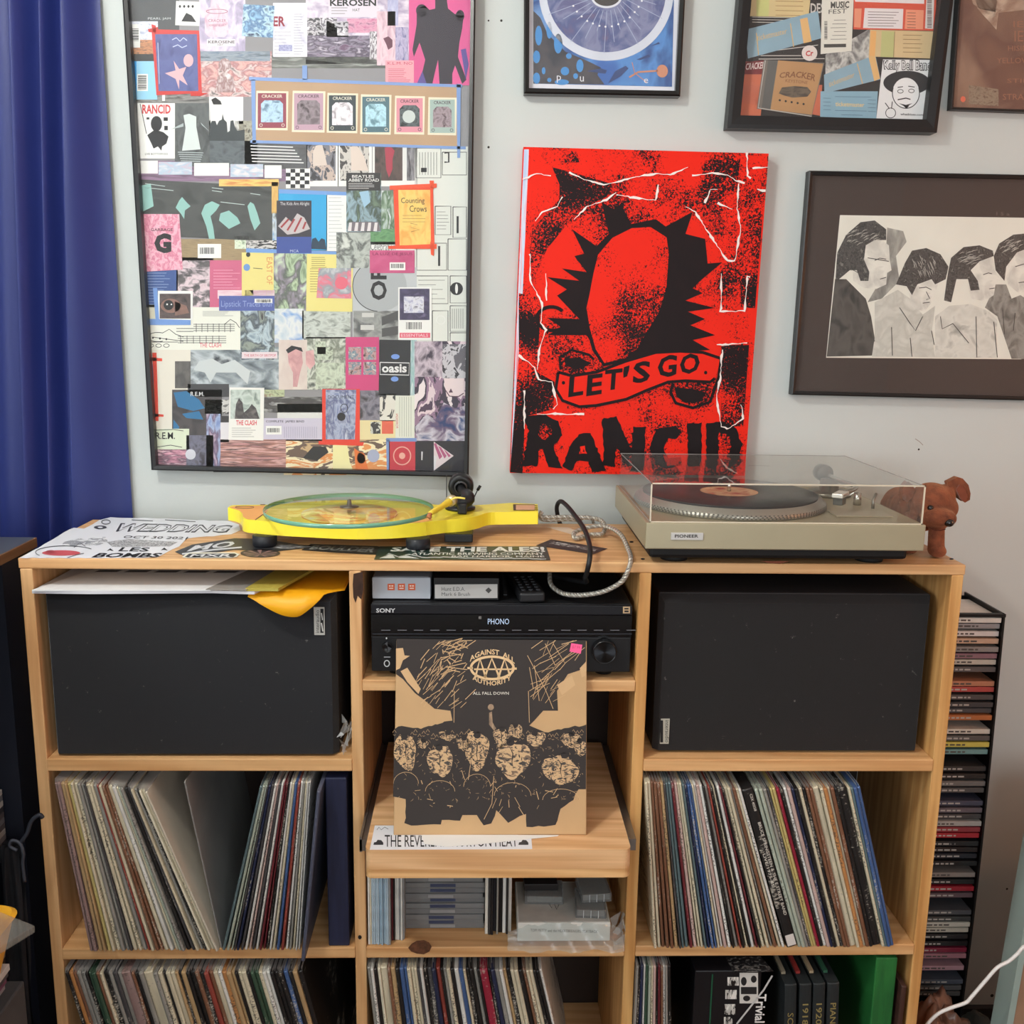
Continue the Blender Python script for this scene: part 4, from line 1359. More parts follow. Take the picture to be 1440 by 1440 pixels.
cz = ZT + .0062
braided([(.1175, .258, YZ0 + .012), PY(762, 727, .258), PY(800, 727, .258), PY(836, 729, .256), PY(849, 736, .245), (PZ(846, 748, cz).x, .19, cz + .001), PZ(830, 752, cz), PZ(810, 757, cz), PZ(808, 749, cz + .004), PZ(826, 742, cz + .008),
         PY(850, 740, .20), PY(872, 751, .13), PY(884, 774, .05), PY(887, 786, .0), PY(884, 800, -.022), PY(874, 818, -.02), PY(848, 832, -.006), PY(815, 837, .01), PY(790, 834, .03), PY(775, 822, .06), PY(773, 806, .10), PY(773, 795, .16), (.13, .20, 1.0035)],
        .0042, 'audio_cable', 'clear-jacketed braided audio cable looping over the shelf edge')
braided([(.1175, .290, YZ0 + .008), PY(762, 731, .290), PY(800, 731, .292), PY(815, 731.5, .294), (.205, .306, 1.085), (.222, .322, 1.072), (.228, .332, 1.02)], .003, 'audio_cable', 'short clear-jacketed audio cable lying behind the yellow turntable')
tag(MB().tube([PY(789, 740, .315), PY(785, 728, .312), PY(783, 713, .30), PY(788, 705, .285), PY(797, 711, .25), PY(810, 727, .18), PY(822, 745, .09), PY(829, 766, .02), PY(829.5, 782, -.012), PY(827, 798, -.018), PY(823, 812, .006), PY(818, 818, .05), (.1, .2, 1.0036)], .0042, 10, 8).build('power_cable', mat((28, 28, 30), .5), None, True),
    'flat black cable arching over the shelf edge into the receiver bay', 'cable')

# ================================================================== plush dog
fur, N, L, b = newmat('plush_fur')
b.inputs['Roughness'].default_value = .9
b.inputs['Sheen Weight'].default_value = .5
b.inputs['Sheen Tint'].default_value = (.8, .4, .2, 1)
tc = N.new('ShaderNodeTexCoord')
n = N.new('ShaderNodeTexNoise')
n.inputs['Scale'].default_value = 60
n.inputs['Detail'].default_value = 6
L.new(tc.outputs['Object'], n.inputs['Vector'])
r = N.new('ShaderNodeValToRGB')
r.color_ramp.elements[0].position = .3
r.color_ramp.elements[0].color = lin((92, 44, 26)) + (1,)
r.color_ramp.elements[1].position = .72
r.color_ramp.elements[1].color = lin((144, 78, 48)) + (1,)
L.new(n.outputs['Fac'], r.inputs['Fac'])
L.new(r.outputs['Color'], b.inputs['Base Color'])
n2 = N.new('ShaderNodeTexNoise')
n2.inputs['Scale'].default_value = 420
n2.inputs['Detail'].default_value = 3
L.new(tc.outputs['Object'], n2.inputs['Vector'])
bp = N.new('ShaderNodeBump')
bp.inputs['Strength'].default_value = .7
bp.inputs['Distance'].default_value = .002
L.new(n2.outputs['Fac'], bp.inputs['Height'])
L.new(bp.outputs['Normal'], b.inputs['Normal'])
hd = PY(1309, 705, .095)
mz = PY(1322, 729, .060)
fl = PZ(1321, 786, ZT)
dog = thing('plush_dog', 'brown plush puppy peeking out beside the champagne turntable', 'plush toy', (fl.x, .10, ZT))
dm = MB()
def blob(c, rx, ry, rz, q=0.):
    dm.ball(c, 1., 14, Matrix.Rotation(q, 4, 'Y') @ Matrix.Diagonal((rx, ry, rz, 1)))
blob(hd, .037, .036, .033)
blob(hd + Vector((.012, -.004, -.010)), .033, .033, .026)
blob(mz + Vector((-.004, .002, .002)), .028, .027, .0175)
blob(mz + Vector((.009, -.006, .001)), .016, .015, .014)
blob(mz + Vector((-.012, .004, -.004)), .017, .018, .013)
nk = Vector((hd.x - .002, hd.y + .016, hd.z - .03))
blob(nk, .022, .026, .026)
for fx, fy in ((fl.x, fl.y + .016), (fl.x - .038, fl.y + .04)):
    for k in range(6):
        f = k / 5
        blob(Vector((fx + .002 * f, fy + .010 * f, ZT + .0135 + .044 * f)), .0140 - .0010 * f, .0150, .0138)
    blob(Vector((fx, fy - .006, ZT + .0115)), .0150, .0165, .0112)
for k in range(7):
    f = k / 6
    blob(Vector((hd.x - .004, hd.y + .03 + .09 * f, ZT + .064 - .004 * f)), .030 + .004 * math.sin(math.pi * f), .030, .034)
for fx in (-.018, .020):
    for k in range(4):
        blob(Vector((hd.x - .004 + fx, hd.y + .115, ZT + .0150 + .016 * k)), .017, .019, .0148)
er = PY(1337, 684, .092)
blob(er, .011, .010, .008)
blob(hd + Vector((.020, -.002, .010)), .020, .022, .020)
o = dm.build('body', fur, dog, True)
q = o.modifiers.new('merge', 'REMESH')
q.mode = 'VOXEL'
q.voxel_size = .0026
q.use_smooth_shade = True
q = o.modifiers.new('relax', 'SMOOTH')
q.iterations = 7
q.factor = .6


def ear(c, pts, name='ear'):
    """drooping folded ear as a closed padded flap"""
    e_ = MB().prism([PY(x, y, c) for x, y in pts], (0, .014, 0))
    o = e_.build(name, fur, dog, True, bevel=.005, seg=3)
    return o


ear(.082, [(1333, 678), (1347, 671), (1354, 673), (1362, 682), (1365, 694), (1364, 703), (1357, 707), (1350, 702), (1343, 692), (1335, 688)])
eo = MB().prism([PY(x, y, .079) for x, y in [(1345, 688), (1350, 681), (1358, 688), (1361, 700), (1355, 705), (1350, 700)]], (0, .008, 0)).build('ear_fold', mat((124, 58, 32), .9, sheen=.4, var=.2, vscale=60), dog, True, bevel=.003, seg=3)
ear(.088, [(1284, 682), (1277, 677), (1270, 684), (1268, 699), (1275, 707), (1283, 700), (1287, 690)])
gl = mat((10, 10, 12), .08, spec=.8)
e1 = PY(1308.5, 714.5, hd.y - .035)
MB().ball(e1, .0052, 14).build('eye', gl, dog, True)
e2 = PY(1341, 715, hd.y - .020)
MB().ball(e2, .0050, 14).build('eye', gl, dog, True)
ns = PY(1335, 735.5, mz.y - .022)
MB().ball(ns, 1., 14, Matrix.Diagonal((.0082, .006, .0066, 1))).build('nose', gl, dog, True)
flat_art('mouth_seam', [S(1.2, (1306, 741), (1313, 745), (1322, 746), (1330, 744))], mat((70, 26, 14), .9), on_wall(mz.y - .0265), dog)

# ================================================================== stickers on the shelf top
SZ = ZT + .0004
def sticker(name, pts, m, label, layer=0, cat='sticker'):
    z = ZT + .0003 + .0003 * layer
    return tag(MB().prism([(PZ(px, py, z).x, PZ(px, py, z).y, z) for px, py in pts], (0, 0, .0003)).build(name, m), label, cat)
def ink(o, shapes, m, layer=0, nm='print'):
    return flat_art(nm, shapes, m, on_top(ZT + .00075 + .0003 * layer), o)
wst = mat((232, 233, 238), .4)
s = sticker('sticker', torn([(28, 784.5), (55, 770), (98, 744), (104, 742), (118, 744), (140, 732), (155, 727.5), (230, 729.5), (322, 733), (336, 738), (338, 745), (326, 751), (300, 754), (262, 757), (252, 768), (222, 784), (120, 785), (28, 784.5)], .5, 9, 3)[:-1], wst,
            'large torn white sticker with outlined block lettering on the shelf corner')
gk = mat((64, 64, 70), .5)
ink(s, [TQ('WEDDING', ((170, 735.5), (329, 738.5), (318, 749.5), (152, 747.5)), .045)], gk)
ink(s, [TQ('WEDDING', ((172, 737), (326, 740), (316, 747.6), (158, 745.8)), .0)], wst, 1)
ink(s, [TQ('OCT 30 2021', ((176, 753), (265, 755), (262, 758.5), (172, 756.5)), .01), ring(149, 734, 6, 3, 1.2), E(141, 741.5, 9, 2.6), S(1, (185, 731), (215, 732.5)), S(1, (232, 731), (275, 733.5))], gk, 1)
ink(s, [E(141, 741.5, 3.5, 1.1)], wst, 2)
ink(s, [TQ('BOMBS', ((140, 777.5), (230, 777.5), (222, 783.8), (128, 783.8)), .03), TQ('LES', ((172, 769.5), (212, 770), (208, 775.5), (166, 775)), .02), P((150, 775), (155, 771), (160, 775), (154, 773.5)), P((226, 774), (231, 770), (236, 774), (230, 772.8))], INK, 1)
ink(s, [E(86, 777.5, 27, 3.8), E(72, 776, 8, 2.4)], mat((196, 86, 92), .5), 1, 'red_print')
ink(s, [ring(92, 776.5, 42, 9, .9, a0=150, a1=330), S(.9, (104, 770), (112, 763), (120, 768)), S(.8, (95, 784), (108, 780), (118, 778))], gk, 1)
ink(s, [P((90, 762), (112, 757), (125, 760), (108, 768), (86, 768)), P((125, 757), (148, 755), (152, 762), (136, 767), (118, 766))], photo([(220, 222, 226), (150, 152, 158), (236, 236, 238)], 4, 5, hard=True), 1)
ink(s, [P((150, 762), (180, 758), (250, 762), (238, 768), (158, 769))], photo([(60, 60, 64), (150, 150, 152), (220, 220, 222), (90, 90, 94)], 9, 2, (3, 3, 1), hard=True), 1)
s = sticker('sticker', [(246, 776), (270, 766), (330, 757), (372, 758), (420, 766), (452, 768), (392, 775), (330, 773), (262, 783)], mat((52, 54, 58), .4), 'charcoal sticker with white capital letters partly under the yellow turntable', 1)
ink(s, [TQ('MO', ((275, 767), (332, 760), (328, 768.5), (262, 775.5)), .03), S(2, (256, 779), (300, 773), (340, 769.5))], mat((214, 216, 220), .4), 1)
ink(s, [P((385, 764), (416, 766.5), (440, 769), (400, 772), (384, 770))], photo([(200, 200, 202), (120, 120, 124), (70, 70, 74)], 6, 3), 1)
s = sticker('sticker', [(256, 783.5), (262, 778.8), (270, 777), (330, 777), (337, 779.4), (333, 783.2), (325, 784.6), (262, 784.8)], mat((236, 232, 214), .4), 'small cream-edged guitar pedal sticker on the shelf front', 2)
ink(s, [P((260, 783), (266, 778.6), (330, 778.2), (333, 780), (328, 783.6), (264, 784))], mat((36, 36, 40), .4), 2)
ink(s, [TQ('MXR', ((271, 779.2), (328, 779), (324, 783), (266, 783.2)), .02)], mat((230, 230, 230), .4), 3)
s = sticker('sticker', [(366 + 28 * math.cos(a * .2618), 778 + 5.8 * math.sin(a * .2618)) for a in range(24)], mat((54, 44, 46), .4), 'round dark sticker with a pinkish rosette by the front foot', 1)
ink(s, [P((366, 779.5), (366 + 24 * math.cos(R(a)), 778 + 4.8 * math.sin(R(a))), (366 + 24 * math.cos(R(a + 16)), 778 + 4.8 * math.sin(R(a + 16)))) for a in range(180, 540, 40)], mat((150, 116, 112), .4), 1)
s = sticker('sticker', [(424, 773.5), (437, 765), (530, 768), (545, 772), (528, 780), (470, 777)], mat((40, 40, 42), .4), 'black sticker with grey block lettering beneath the glass platter', 1)
ink(s, [TQ('BOULDER', ((442, 766.5), (532, 769.5), (524, 777), (434, 772.5)), .03)], photo([(140, 140, 136), (90, 90, 88)], 5, 4), 1)
s = sticker('sticker', [(526, 786.6), (534, 768.5), (768, 768.5), (774, 787.6)], mat((34, 56, 52), .35), 'dark green brewery bumper sticker with white lettering', 2)
ink(s, [TQ('SAVE THE ALES!', ((552, 768.9), (765, 768.9), (767, 776), (548, 775.4)), .035), TQ('ATLANTIC BREWING COMPANY', ((580, 777), (764, 777), (766, 780.4), (578, 780.2)), .012), TQ('BAR HARBOR, MAINE', ((636, 781.2), (765, 781.4), (766, 784), (634, 783.8)), .012)], mat((226, 228, 222), .4), 2)
ink(s, [S(1.0, *torn([(534, 785), (548, 778), (560, 783), (575, 779.5), (600, 784.5), (630, 783), (680, 786), (730, 785), (768, 786)], .5, 6, 5)), P((536, 785), (547, 777.5), (552, 780), (556, 785)), P((560, 784.5), (568, 780), (590, 785.5))], mat((206, 210, 206), .4), 2)
s = sticker('sticker', [(754, 767), (775, 758.5), (854, 771.5), (834, 779.5)], mat((44, 40, 40), .4), 'diamond-shaped dark sticker lying under the black cable', 1)
ink(s, [P((772, 764.5), (778, 761.5), (842, 772), (836, 775))], photo([(150, 146, 142), (70, 66, 66), (190, 188, 184)], 7, 2, hard=True), 1)
o = sticker('paper_scrap', [(768, 741), (800, 742), (829, 756), (826, 758)], mat((226, 206, 182), .6), 'thin strip of pale paper on the shelf behind the cable', 0, 'paper')

# ================================================================== standing record and its sticker on the tray
LB0, LB1 = PZ(553.5, 1174, TZ + .0006), PZ(825.5, 1174, TZ + .0006)
wdt = .3140
lx0 = LB0.x
ly = LB0.y
topY = .0
# lean so the upper edge touches the receiver front
sinl = (RY - .0045 - ly) / .3145
lean = math.asin(sinl)
ML = Matrix.Translation((lx0, ly, TZ + .0006)) @ Matrix.Rotation(-lean, 4, 'X')
la = thing('album_sleeve', 'kraft and black album sleeve propped upright on the pull-out tray', 'record', None, M=ML)
kraft = mat((196, 160, 116), .7, var=.05, vscale=14)
MB().box(0, -.0016, 0, wdt, .0016, .3145, ML).build('sleeve', kraft, la, bevel=.0012)
nrm = (ML.to_3x3() @ Vector((0, -1, 0))).normalized()
def on_lp(layer):
    p0 = ML @ Vector((0, -.0017 - .00025 * layer, 0))
    return lambda px, py: PN(px, py, p0, nrm)
ik = mat((50, 44, 42), .7)
G = lambda cx, cy: (500 + .2778 * cx, 880 + .2778 * cy)
black = [(205, 66), (1168, 74), (1168, 170), (1130, 230), (1100, 250), (1020, 350), (1010, 440), (940, 490), (880, 500)]
jag = torn([G(1168, 500), G(1120, 510), G(1020, 520), G(930, 540), G(880, 500)], 1.6, 5, 9)
shape = [G(207, 66), G(1166, 74), G(1166, 180), G(1135, 225), G(1075, 245), G(1020, 330), G(1025, 430), G(950, 430), G(905, 480), G(880, 505)] + torn([G(960, 540), G(1060, 520), G(1168, 500)], 1.5, 5, 9) + \
    torn([G(1168, 830), G(1130, 830), G(1100, 880), G(1040, 930), G(1010, 1010), G(865, 1020), G(860, 950), G(770, 995), G(715, 935), G(690, 1000), G(650, 1010), G(610, 960), G(540, 960), G(530, 985), G(440, 985), G(430, 1005), G(280, 1008), G(250, 1000), G(255, 880), G(190, 865)], 1.0, 7, 4) + \
    torn([G(193, 520), G(240, 505), G(330, 520), G(400, 500), G(490, 480)], 1.6, 5, 6) + [G(480, 430), G(400, 420), G(340, 370), G(300, 340), G(240, 270), G(205, 245)]
flat_art('ink_field', [P(*shape)], ik, on_lp(1), la)
# kraft-coloured cut-outs: broken windows, cloud of rounded figures
k2 = mat((206, 170, 126), .7)
k3 = photo([(60, 52, 46), (200, 166, 122), (206, 170, 126), (120, 96, 74), (60, 52, 46)], 4, 3, (1, 1, 2.2), hard=True)
cut = [P(*[G(*q) for q in ((205, 115), (240, 112), (248, 150), (275, 152), (240, 175), (225, 215), (205, 225))]),
       P(*[G(*q) for q in ((228, 230), (262, 212), (330, 320), (318, 345), (262, 285))])]
for sh_ in cut + [P(*[G(*q) for q in ((1020, 300), (1095, 250), (1112, 300), (1045, 352))]), P(*[G(*q) for q in ((1135, 215), (1168, 180), (1168, 250), (1145, 262))])]:
    flat_art('ink_cutout', [sh_], k2, on_lp(2), la)
figs = [(255, 640, 58, 84), (428, 690, 68, 78), (615, 640, 62, 92), (795, 680, 85, 95), (1040, 730, 85, 80), (740, 570, 40, 50), (808, 540, 34, 42), (915, 575, 50, 34), (1090, 580, 48, 34), (1140, 620, 30, 40), (545, 600, 34, 34), (340, 600, 28, 22), (460, 560, 40, 20)]
rn = random.Random(8)
from mathutils import noise as nz
lines = []
shade_ = photo([(56, 48, 44), (204, 168, 124), (196, 160, 116), (60, 52, 46), (200, 164, 120)], 4.5, 5, (1, 1, 2), hard=True)
for i, (x, y, rx, ry) in enumerate(figs):
    tl = rn.uniform(-.25, .25)
    out_ = []
    for a_ in range(0, 360, 12):
        k_ = 1 + .30 * nz.noise(Vector((math.cos(R(a_)) * 1.3, math.sin(R(a_)) * 1.3, i * 3.1)))
        u_, v_ = rx * k_ * math.cos(R(a_)), ry * k_ * math.sin(R(a_))
        u_ *= 1 - .22 * v_ / ry
        out_.append(G(x + u_ * math.cos(tl) - v_ * math.sin(tl), y + u_ * math.sin(tl) + v_ * math.cos(tl)))
    flat_art('torso_shape', [P(*out_)], k3 if i % 2 else shade_, on_lp(2), la)
    lines.append(E(*G(x + rx * tl, y - ry * .95), 2.6 + rx * .04, 3.4 + ry * .02, 12))
    lines.append(P(G(x - rx * .40, y - ry * 1.05), G(x - rx * .1, y - ry * 1.30), G(x + rx * .40, y - ry * 1.14), G(x + rx * .42, y - ry * 1.02)))
    lines.append(S([.4, 1.6, 1.2, .3], G(x - rx * .18, y - ry * .7), G(x + rx * .02, y - ry * .35), G(x - rx * .04, y + ry * .1), G(x + rx * .06, y + ry * .5)))
    for j in range(9):
        a_ = rn.uniform(0, 6.28)
        q_ = rn.uniform(.45, .95)
        xx, yy = x + rx * q_ * math.cos(a_), y + ry * q_ * math.sin(a_)
        lines.append(S([.2, rn.uniform(.8, 2.2), .2], G(xx, yy), G(xx + 14 * math.sin(a_), yy - 10 * math.cos(a_)), G(xx + 30 * math.sin(a_), yy - 26 * math.cos(a_))))
flat_art('figure_lines', lines, ik, on_lp(3), la)
ol = []
for i in range(170):
    side = rn.random()
    if side < .45:
        x, y = rn.uniform(300, 560), rn.uniform(75, 420)
        if x + y * .9 < 480:
            continue
        dx, dy = rn.uniform(15, 55), rn.uniform(-60, -20)
    elif side < .8:
        x, y = rn.uniform(870, 1140), rn.uniform(90, 420)
        dx, dy = rn.uniform(20, 90), rn.uniform(-80, -25)
        if x + dx > 1150 or (x > 1000 and y > 230):
            continue
    else:
        x, y = rn.uniform(230, 1100), rn.uniform(780, 930)
        dx, dy = rn.uniform(-40, 40), rn.uniform(-50, 50)
    if y + dy < 74:
        dy = 74 - y
    ol.append(S(rn.uniform(.4, 1.1), G(x, y), G(x + dx, y + dy)))
for x, y, rx, ry in figs[:5]:
    ol.append(S(.6, *[G(x + rx * 1.1 * math.cos(R(a)), y + ry * 1.9 + ry * .7 * math.sin(R(a))) for a in range(180, 370, 15)]))
ol += [S(.8, *[G(*q) for q in l]) for l in (((500, 330), (498, 490)), ((875, 330), (880, 490)), ((870, 150), (960, 320), (1000, 420)), ((960, 90), (1010, 200)), ((1000, 90), (1060, 190), (1160, 110)), ((1010, 200), (1100, 130)), ((980, 160), (1080, 90)),
                                           ((880, 210), (900, 320)), ((905, 200), (930, 380)), ((880, 330), (960, 280)), ((885, 360), (960, 300)), ((590, 650), (570, 780)), ((700, 760), (690, 900), (650, 980)))]
ol += [S(1.1, G(rn.uniform(430, 570), y), G(rn.uniform(430, 570), y - rn.uniform(10, 30))) for y in range(90, 250, 6)]
flat_art('scratch_lines', ol, k2, on_lp(2), la)
crowd = []
for i in range(46):
    x = 200 + i * 21 + rn.uniform(-6, 6)
    y = 545 + rn.uniform(-14, 22)
    if 640 < x < 700:
        continue
    crowd.append(S(.8, G(x - 9, y + 4), G(x, y - 10), G(x + 9, y + 4)))
    crowd.append(S(.7, G(x - 6, y + 14), G(x, y + 18), G(x + 6, y + 14)))
for i in range(260):
    x, y = rn.uniform(205, 1150), rn.uniform(560, 880)
    a_ = rn.uniform(0, 3.14)
    l_ = rn.uniform(6, 22)
    crowd.append(S([.2, rn.uniform(.4, 1.0), .2], G(x, y), G(x + l_ * .5 * math.cos(a_) + 3, y + l_ * .5 * math.sin(a_)), G(x + l_ * math.cos(a_), y + l_ * math.sin(a_))))
flat_art('crowd_lines', crowd, mat((168, 138, 104), .7), on_lp(1.6), la)
# raised arm
flat_art('raised_arm', [P(*[G(*q) for q in ((676, 440), (690, 434), (694, 490), (712, 520), (700, 530), (676, 500))]), E(*G(685, 412), 4.2, 4.4)], photo([(170, 140, 108), (120, 98, 78)], 5, 2), on_lp(2), la)
pale = mat((222, 188, 142), .6)
flat_art('logo', [ring(*G(692, 213), 30, 15.8, 3.4), S(3, G(566, 214), G(594, 214)), S(3, G(790, 216), G(816, 217)), S(2.2, G(600, 220), G(790, 220))] +
         [S(3.2, G(*a), G(*c), G(*e_)) for a, c, e_ in (((606, 262), (630, 168), (660, 264)), ((652, 264), (690, 166), (730, 266)), ((722, 264), (754, 170), (782, 252)))], pale, on_lp(2), la)
arc = lambda k: (lambda u, w: (u, w - k * 4 * (u - .5) ** 2))
flat_art('title_lettering', [TQ('AGAINST  ALL', (G(578, 118), G(806, 118), G(806, 145), G(578, 145)), .02, lambda u, w: (u, w - 1.6 * (abs(u - .47) * 2) ** 2)),
                             TQ('AUTHORITY', (G(592, 279), G(788, 279), G(788, 303), G(592, 303)), .02, lambda u, w: (u, w + 1.3 * (abs(u - .5) * 2) ** 2))], pale, on_lp(2), la)
flat_art('subtitle_lettering', [TQ('ALL FALL DOWN', (G(594, 334), G(776, 334), G(776, 349), G(594, 349)), .01)], mat((214, 208, 196), .6), on_lp(2), la)
flat_art('price_sticker', [P(G(1092, 88), G(1148, 96), G(1140, 142), G(1083, 130))], mat((250, 92, 148), .5), on_lp(4), la)
flat_art('price_print', [TQ('$7.99', (G(1098, 98), G(1138, 103), G(1135, 121), G(1095, 115)))], mat((214, 60, 110), .5), on_lp(5), la)
# band sticker lying on the tray under the sleeve
zs = TZ + .0003
st = tag(MB().prism([(PZ(px, py, zs).x, PZ(px, py, zs).y, zs) for px, py in ((527, 1161), (640, 1161), (747, 1177), (748.5, 1194), (520, 1195))], (0, 0, .0003)).build('sticker', mat((234, 234, 238), .4)),
         'white band sticker with condensed black lettering under the propped sleeve', 'sticker')
Mz = on_top(zs + .0006)
flat_art('print', [TQ('THE REVEREND HORTON HEAT', ((541, 1174), (727, 1176), (728, 1190.5), (541, 1191)), .0)], INK, Mz, st)
for cx_ in (532, 736):
    flat_art('car_print', [P((cx_ - 7, 1188), (cx_ - 6, 1184.5), (cx_ - 3, 1184), (cx_ - 1, 1181), (cx_ + 4, 1181.5), (cx_ + 7, 1185), (cx_ + 7, 1188))], mat((60, 60, 64), .5), Mz, st)
flat_art('script_print', [S(.8, (530, 1167), (533, 1163), (536, 1167), (541, 1163), (546, 1166))], mat((120, 120, 124), .5), Mz, st)
ps = tag(MB().prism([(PZ(px, py, zs + .0006).x, PZ(px, py, zs + .0006).y, zs + .0006) for px, py in ((592, 1174), (786, 1174.5), (784, 1176), (748, 1179.5), (668, 1188), (628, 1191), (597, 1187))], (0, 0, .0003)).build('paper_scrap', mat((238, 236, 232), .5)),
         'blank white paper scrap half covering the band sticker', 'paper')

# ================================================================== CD tower beside the unit
tx0, tx1, ty0, ty1 = .838, .992, .202, .352
tw = thing('cd_tower', 'tall black CD tower against the wall beside the shelf unit', 'cd rack', ((tx0 + tx1) / 2, .28, FZ))
tb = mat((16, 15, 16), .45)
def wav(z):
    return .0045 * math.sin((z - .1) / .9 * math.pi * 1.15 + .5)
for nm, xs in (('side_panel', (tx0, tx0 + .006)), ('side_panel', (tx1 - .004, tx1))):
    mb = MB()
    for i in range(25):
        z = FZ + (.927 - FZ) * i / 24
        for x in xs:
            for y in (ty0 - .004, ty1):
                mb.v.append(Vector((x + wav(z), y, z)))
    for i in range(24):
        a = i * 4
        for j, k in ((0, 1), (1, 3), (3, 2), (2, 0)):
            mb.f.append([a + j, a + k, a + 4 + k, a + 4 + j])
    mb.f += [[0, 1, 3, 2], [96, 97, 99, 98]]
    mb.build(nm, tb, tw)
MB().box(tx0 + wav(.92), ty0 - .006, .921, tx1 + wav(.92), ty0 + .004, .927).build('top_bar', tb, tw)
MB().box(tx0, ty1 - .004, FZ, tx1, ty1, .92).build('back_panel', tb, tw)
MB().box(tx0, ty0, FZ, tx1, ty1, FZ + .05).build('base', tb, tw)
seq = [(872, 'white', (222, 218, 210)), (881, 'grey', (150, 148, 150)), (892, 'white', (214, 208, 204)), (902, 'tan', (196, 164, 140)), (913, 'grey', (140, 136, 134)), (923, 'mauve', (140, 106, 116)), (932, 'cream', (190, 184, 172)), (942, 'charcoal', (92, 88, 88)),
       (962, 'brown', (184, 126, 98)), (970, 'red', (176, 78, 74)), (981, 'charcoal', (82, 78, 78)), (991, 'charcoal', (70, 68, 70)), (1000, 'charcoal', (78, 76, 78)), (1009, 'orange', (176, 108, 66)), (1029, 'cream', (206, 200, 188)), (1038, 'charcoal', (92, 90, 88)),
       (1047, 'yellow', (200, 188, 92)), (1058, 'teal', (112, 150, 150)), (1082, 'black', (60, 58, 58)), (1092, 'black', (48, 46, 46)), (1102, 'grey', (112, 110, 108)), (1112, 'charcoal', (84, 82, 82)), (1130, 'slate', (74, 76, 92)), (1140, 'mauve', (100, 92, 100)),
       (1149, 'charcoal', (70, 68, 70)), (1158, 'grey', (168, 164, 160)), (1167, 'red', (150, 60, 66)), (1176, 'red', (170, 44, 54)), (1187, 'black', (40, 40, 42)), (1196, 'black', (44, 36, 36)), (1205, 'black', (40, 42, 50)), (1214, 'black', (34, 34, 36)),
       (1231, 'grey', (140, 130, 124)), (1241, 'black', (36, 36, 38)), (1250, 'crimson', (150, 34, 48)), (1260, 'mauve', (96, 76, 82)), (1283, 'charcoal', (80, 80, 84)), (1292, 'charcoal', (66, 66, 66)), (1300, 'cream', (192, 188, 176)), (1309, 'cream', (186, 180, 166)),
       (1318, 'black', (44, 42, 44)), (1327, 'black', (36, 34, 36)), (1336, 'crimson', (128, 40, 62)), (1344, 'pink', (160, 112, 122)), (1362, 'pink', (172, 134, 142)), (1380, 'slate', (76, 80, 90)), (1390, 'charcoal', (88, 86, 86)), (1399, 'charcoal', (74, 72, 70))]
rn = random.Random(31)
lastz = None
for py, nm, c in seq:
    z = PY(1380 - (py - 863) * .1, py, ty0).z
    _i = [s_[0] for s_ in seq].index(py)
    _nb = ('between %s and %s ones' % (seq[_i - 1][1], seq[_i + 1][1])) if 0 < _i < len(seq) - 1 else 'at the end of the pile'
    hh = .0098
    if lastz is not None and z + hh / 2 > lastz:
        z = lastz - hh / 2 - .0004
    lastz = z - hh / 2
    dy = rn.uniform(-.002, .003)
    dx = wav(z)
    o = MB().box(tx0 + .0075 + dx, ty0 + dy, z - hh / 2, tx1 - .0055 + dx, ty0 + .125, z + hh / 2).build('cd_case', mat(c, .3, var=.12, vscale=50, coat=.3), None, bevel=.0006, seg=1)
    tag(o, '%s-spined CD case %s in the black tower' % (nm, _nb), 'cd', 'CDs in the black tower')
    # printed title along the spine
    x = tx0 + .02 + rn.uniform(0, .03)
    bits = []
    lightc = sum(c) / 3 < 120
    while x < tx1 - .05 and len(bits) < 7:
        w = rn.uniform(.004, .012)
        bits.append(('p', [(x, z - .0016), (x + w, z - .0016), (x + w, z + .0016), (x, z + .0016)]))
        x += w + .003
    yy = ty0 + dy - .0003
    flat_art('spine_title', bits, mat((176, 172, 166) if lightc else (80, 74, 70), .5), lambda a, b_, yy=yy, dx=dx: Vector((a + dx, yy, b_)), o)

# ================================================================== floor-level odds and ends by the tower
def lump(name, c, r, seed, m, label, cat, n=16, amp=.18, flatz=None, bevel=0):
    rn = random.Random(seed)
    mb = MB()
    from mathutils import noise
    for j in range(n + 1):
        th_ = math.pi * j / n
        for i in range(2 * n):
            a = math.pi * i / n
            d = Vector((math.sin(th_) * math.cos(a), math.sin(th_) * math.sin(a), math.cos(th_)))
            k = 1 + amp * (noise.noise(d * 2.1 + Vector((seed, 0, 0))) + .6 * abs(noise.noise(d * 5 + Vector((0, seed, 0)))))
            p = Vector(c) + Vector((d.x * r[0], d.y * r[1], d.z * r[2])) * k
            if flatz is not None and p.z < flatz:
                p.z = flatz
            mb.v.append(p)
    for j in range(n):
        for i in range(2 * n):
            mb.f.append([j * 2 * n + i, j * 2 * n + (i + 1) % (2 * n), (j + 1) * 2 * n + (i + 1) % (2 * n), (j + 1) * 2 * n + i])
    return tag(mb.build(name, m, None, True), label, cat)
pb_ = PY(1320, 1420, .10)
lump('paper_bag', (.898, .105, .02), (.068, .072, .145), 4, mat((112, 78, 62), .4, var=.35, vscale=30, coat=.2), 'crumpled glossy brown bag at the foot of the black tower', 'bag', 26, .32, FZ + .0005)
g = PY(1385, 1440, .25)
lump('grey_cloth', (1.09, .26, -.07), (.07, .07, .075), 9, mat((92, 96, 94), .8, var=.2, vscale=20), 'grey crumpled cloth on the floor by the baseboard', 'cloth', 22, .3, FZ + .0005)
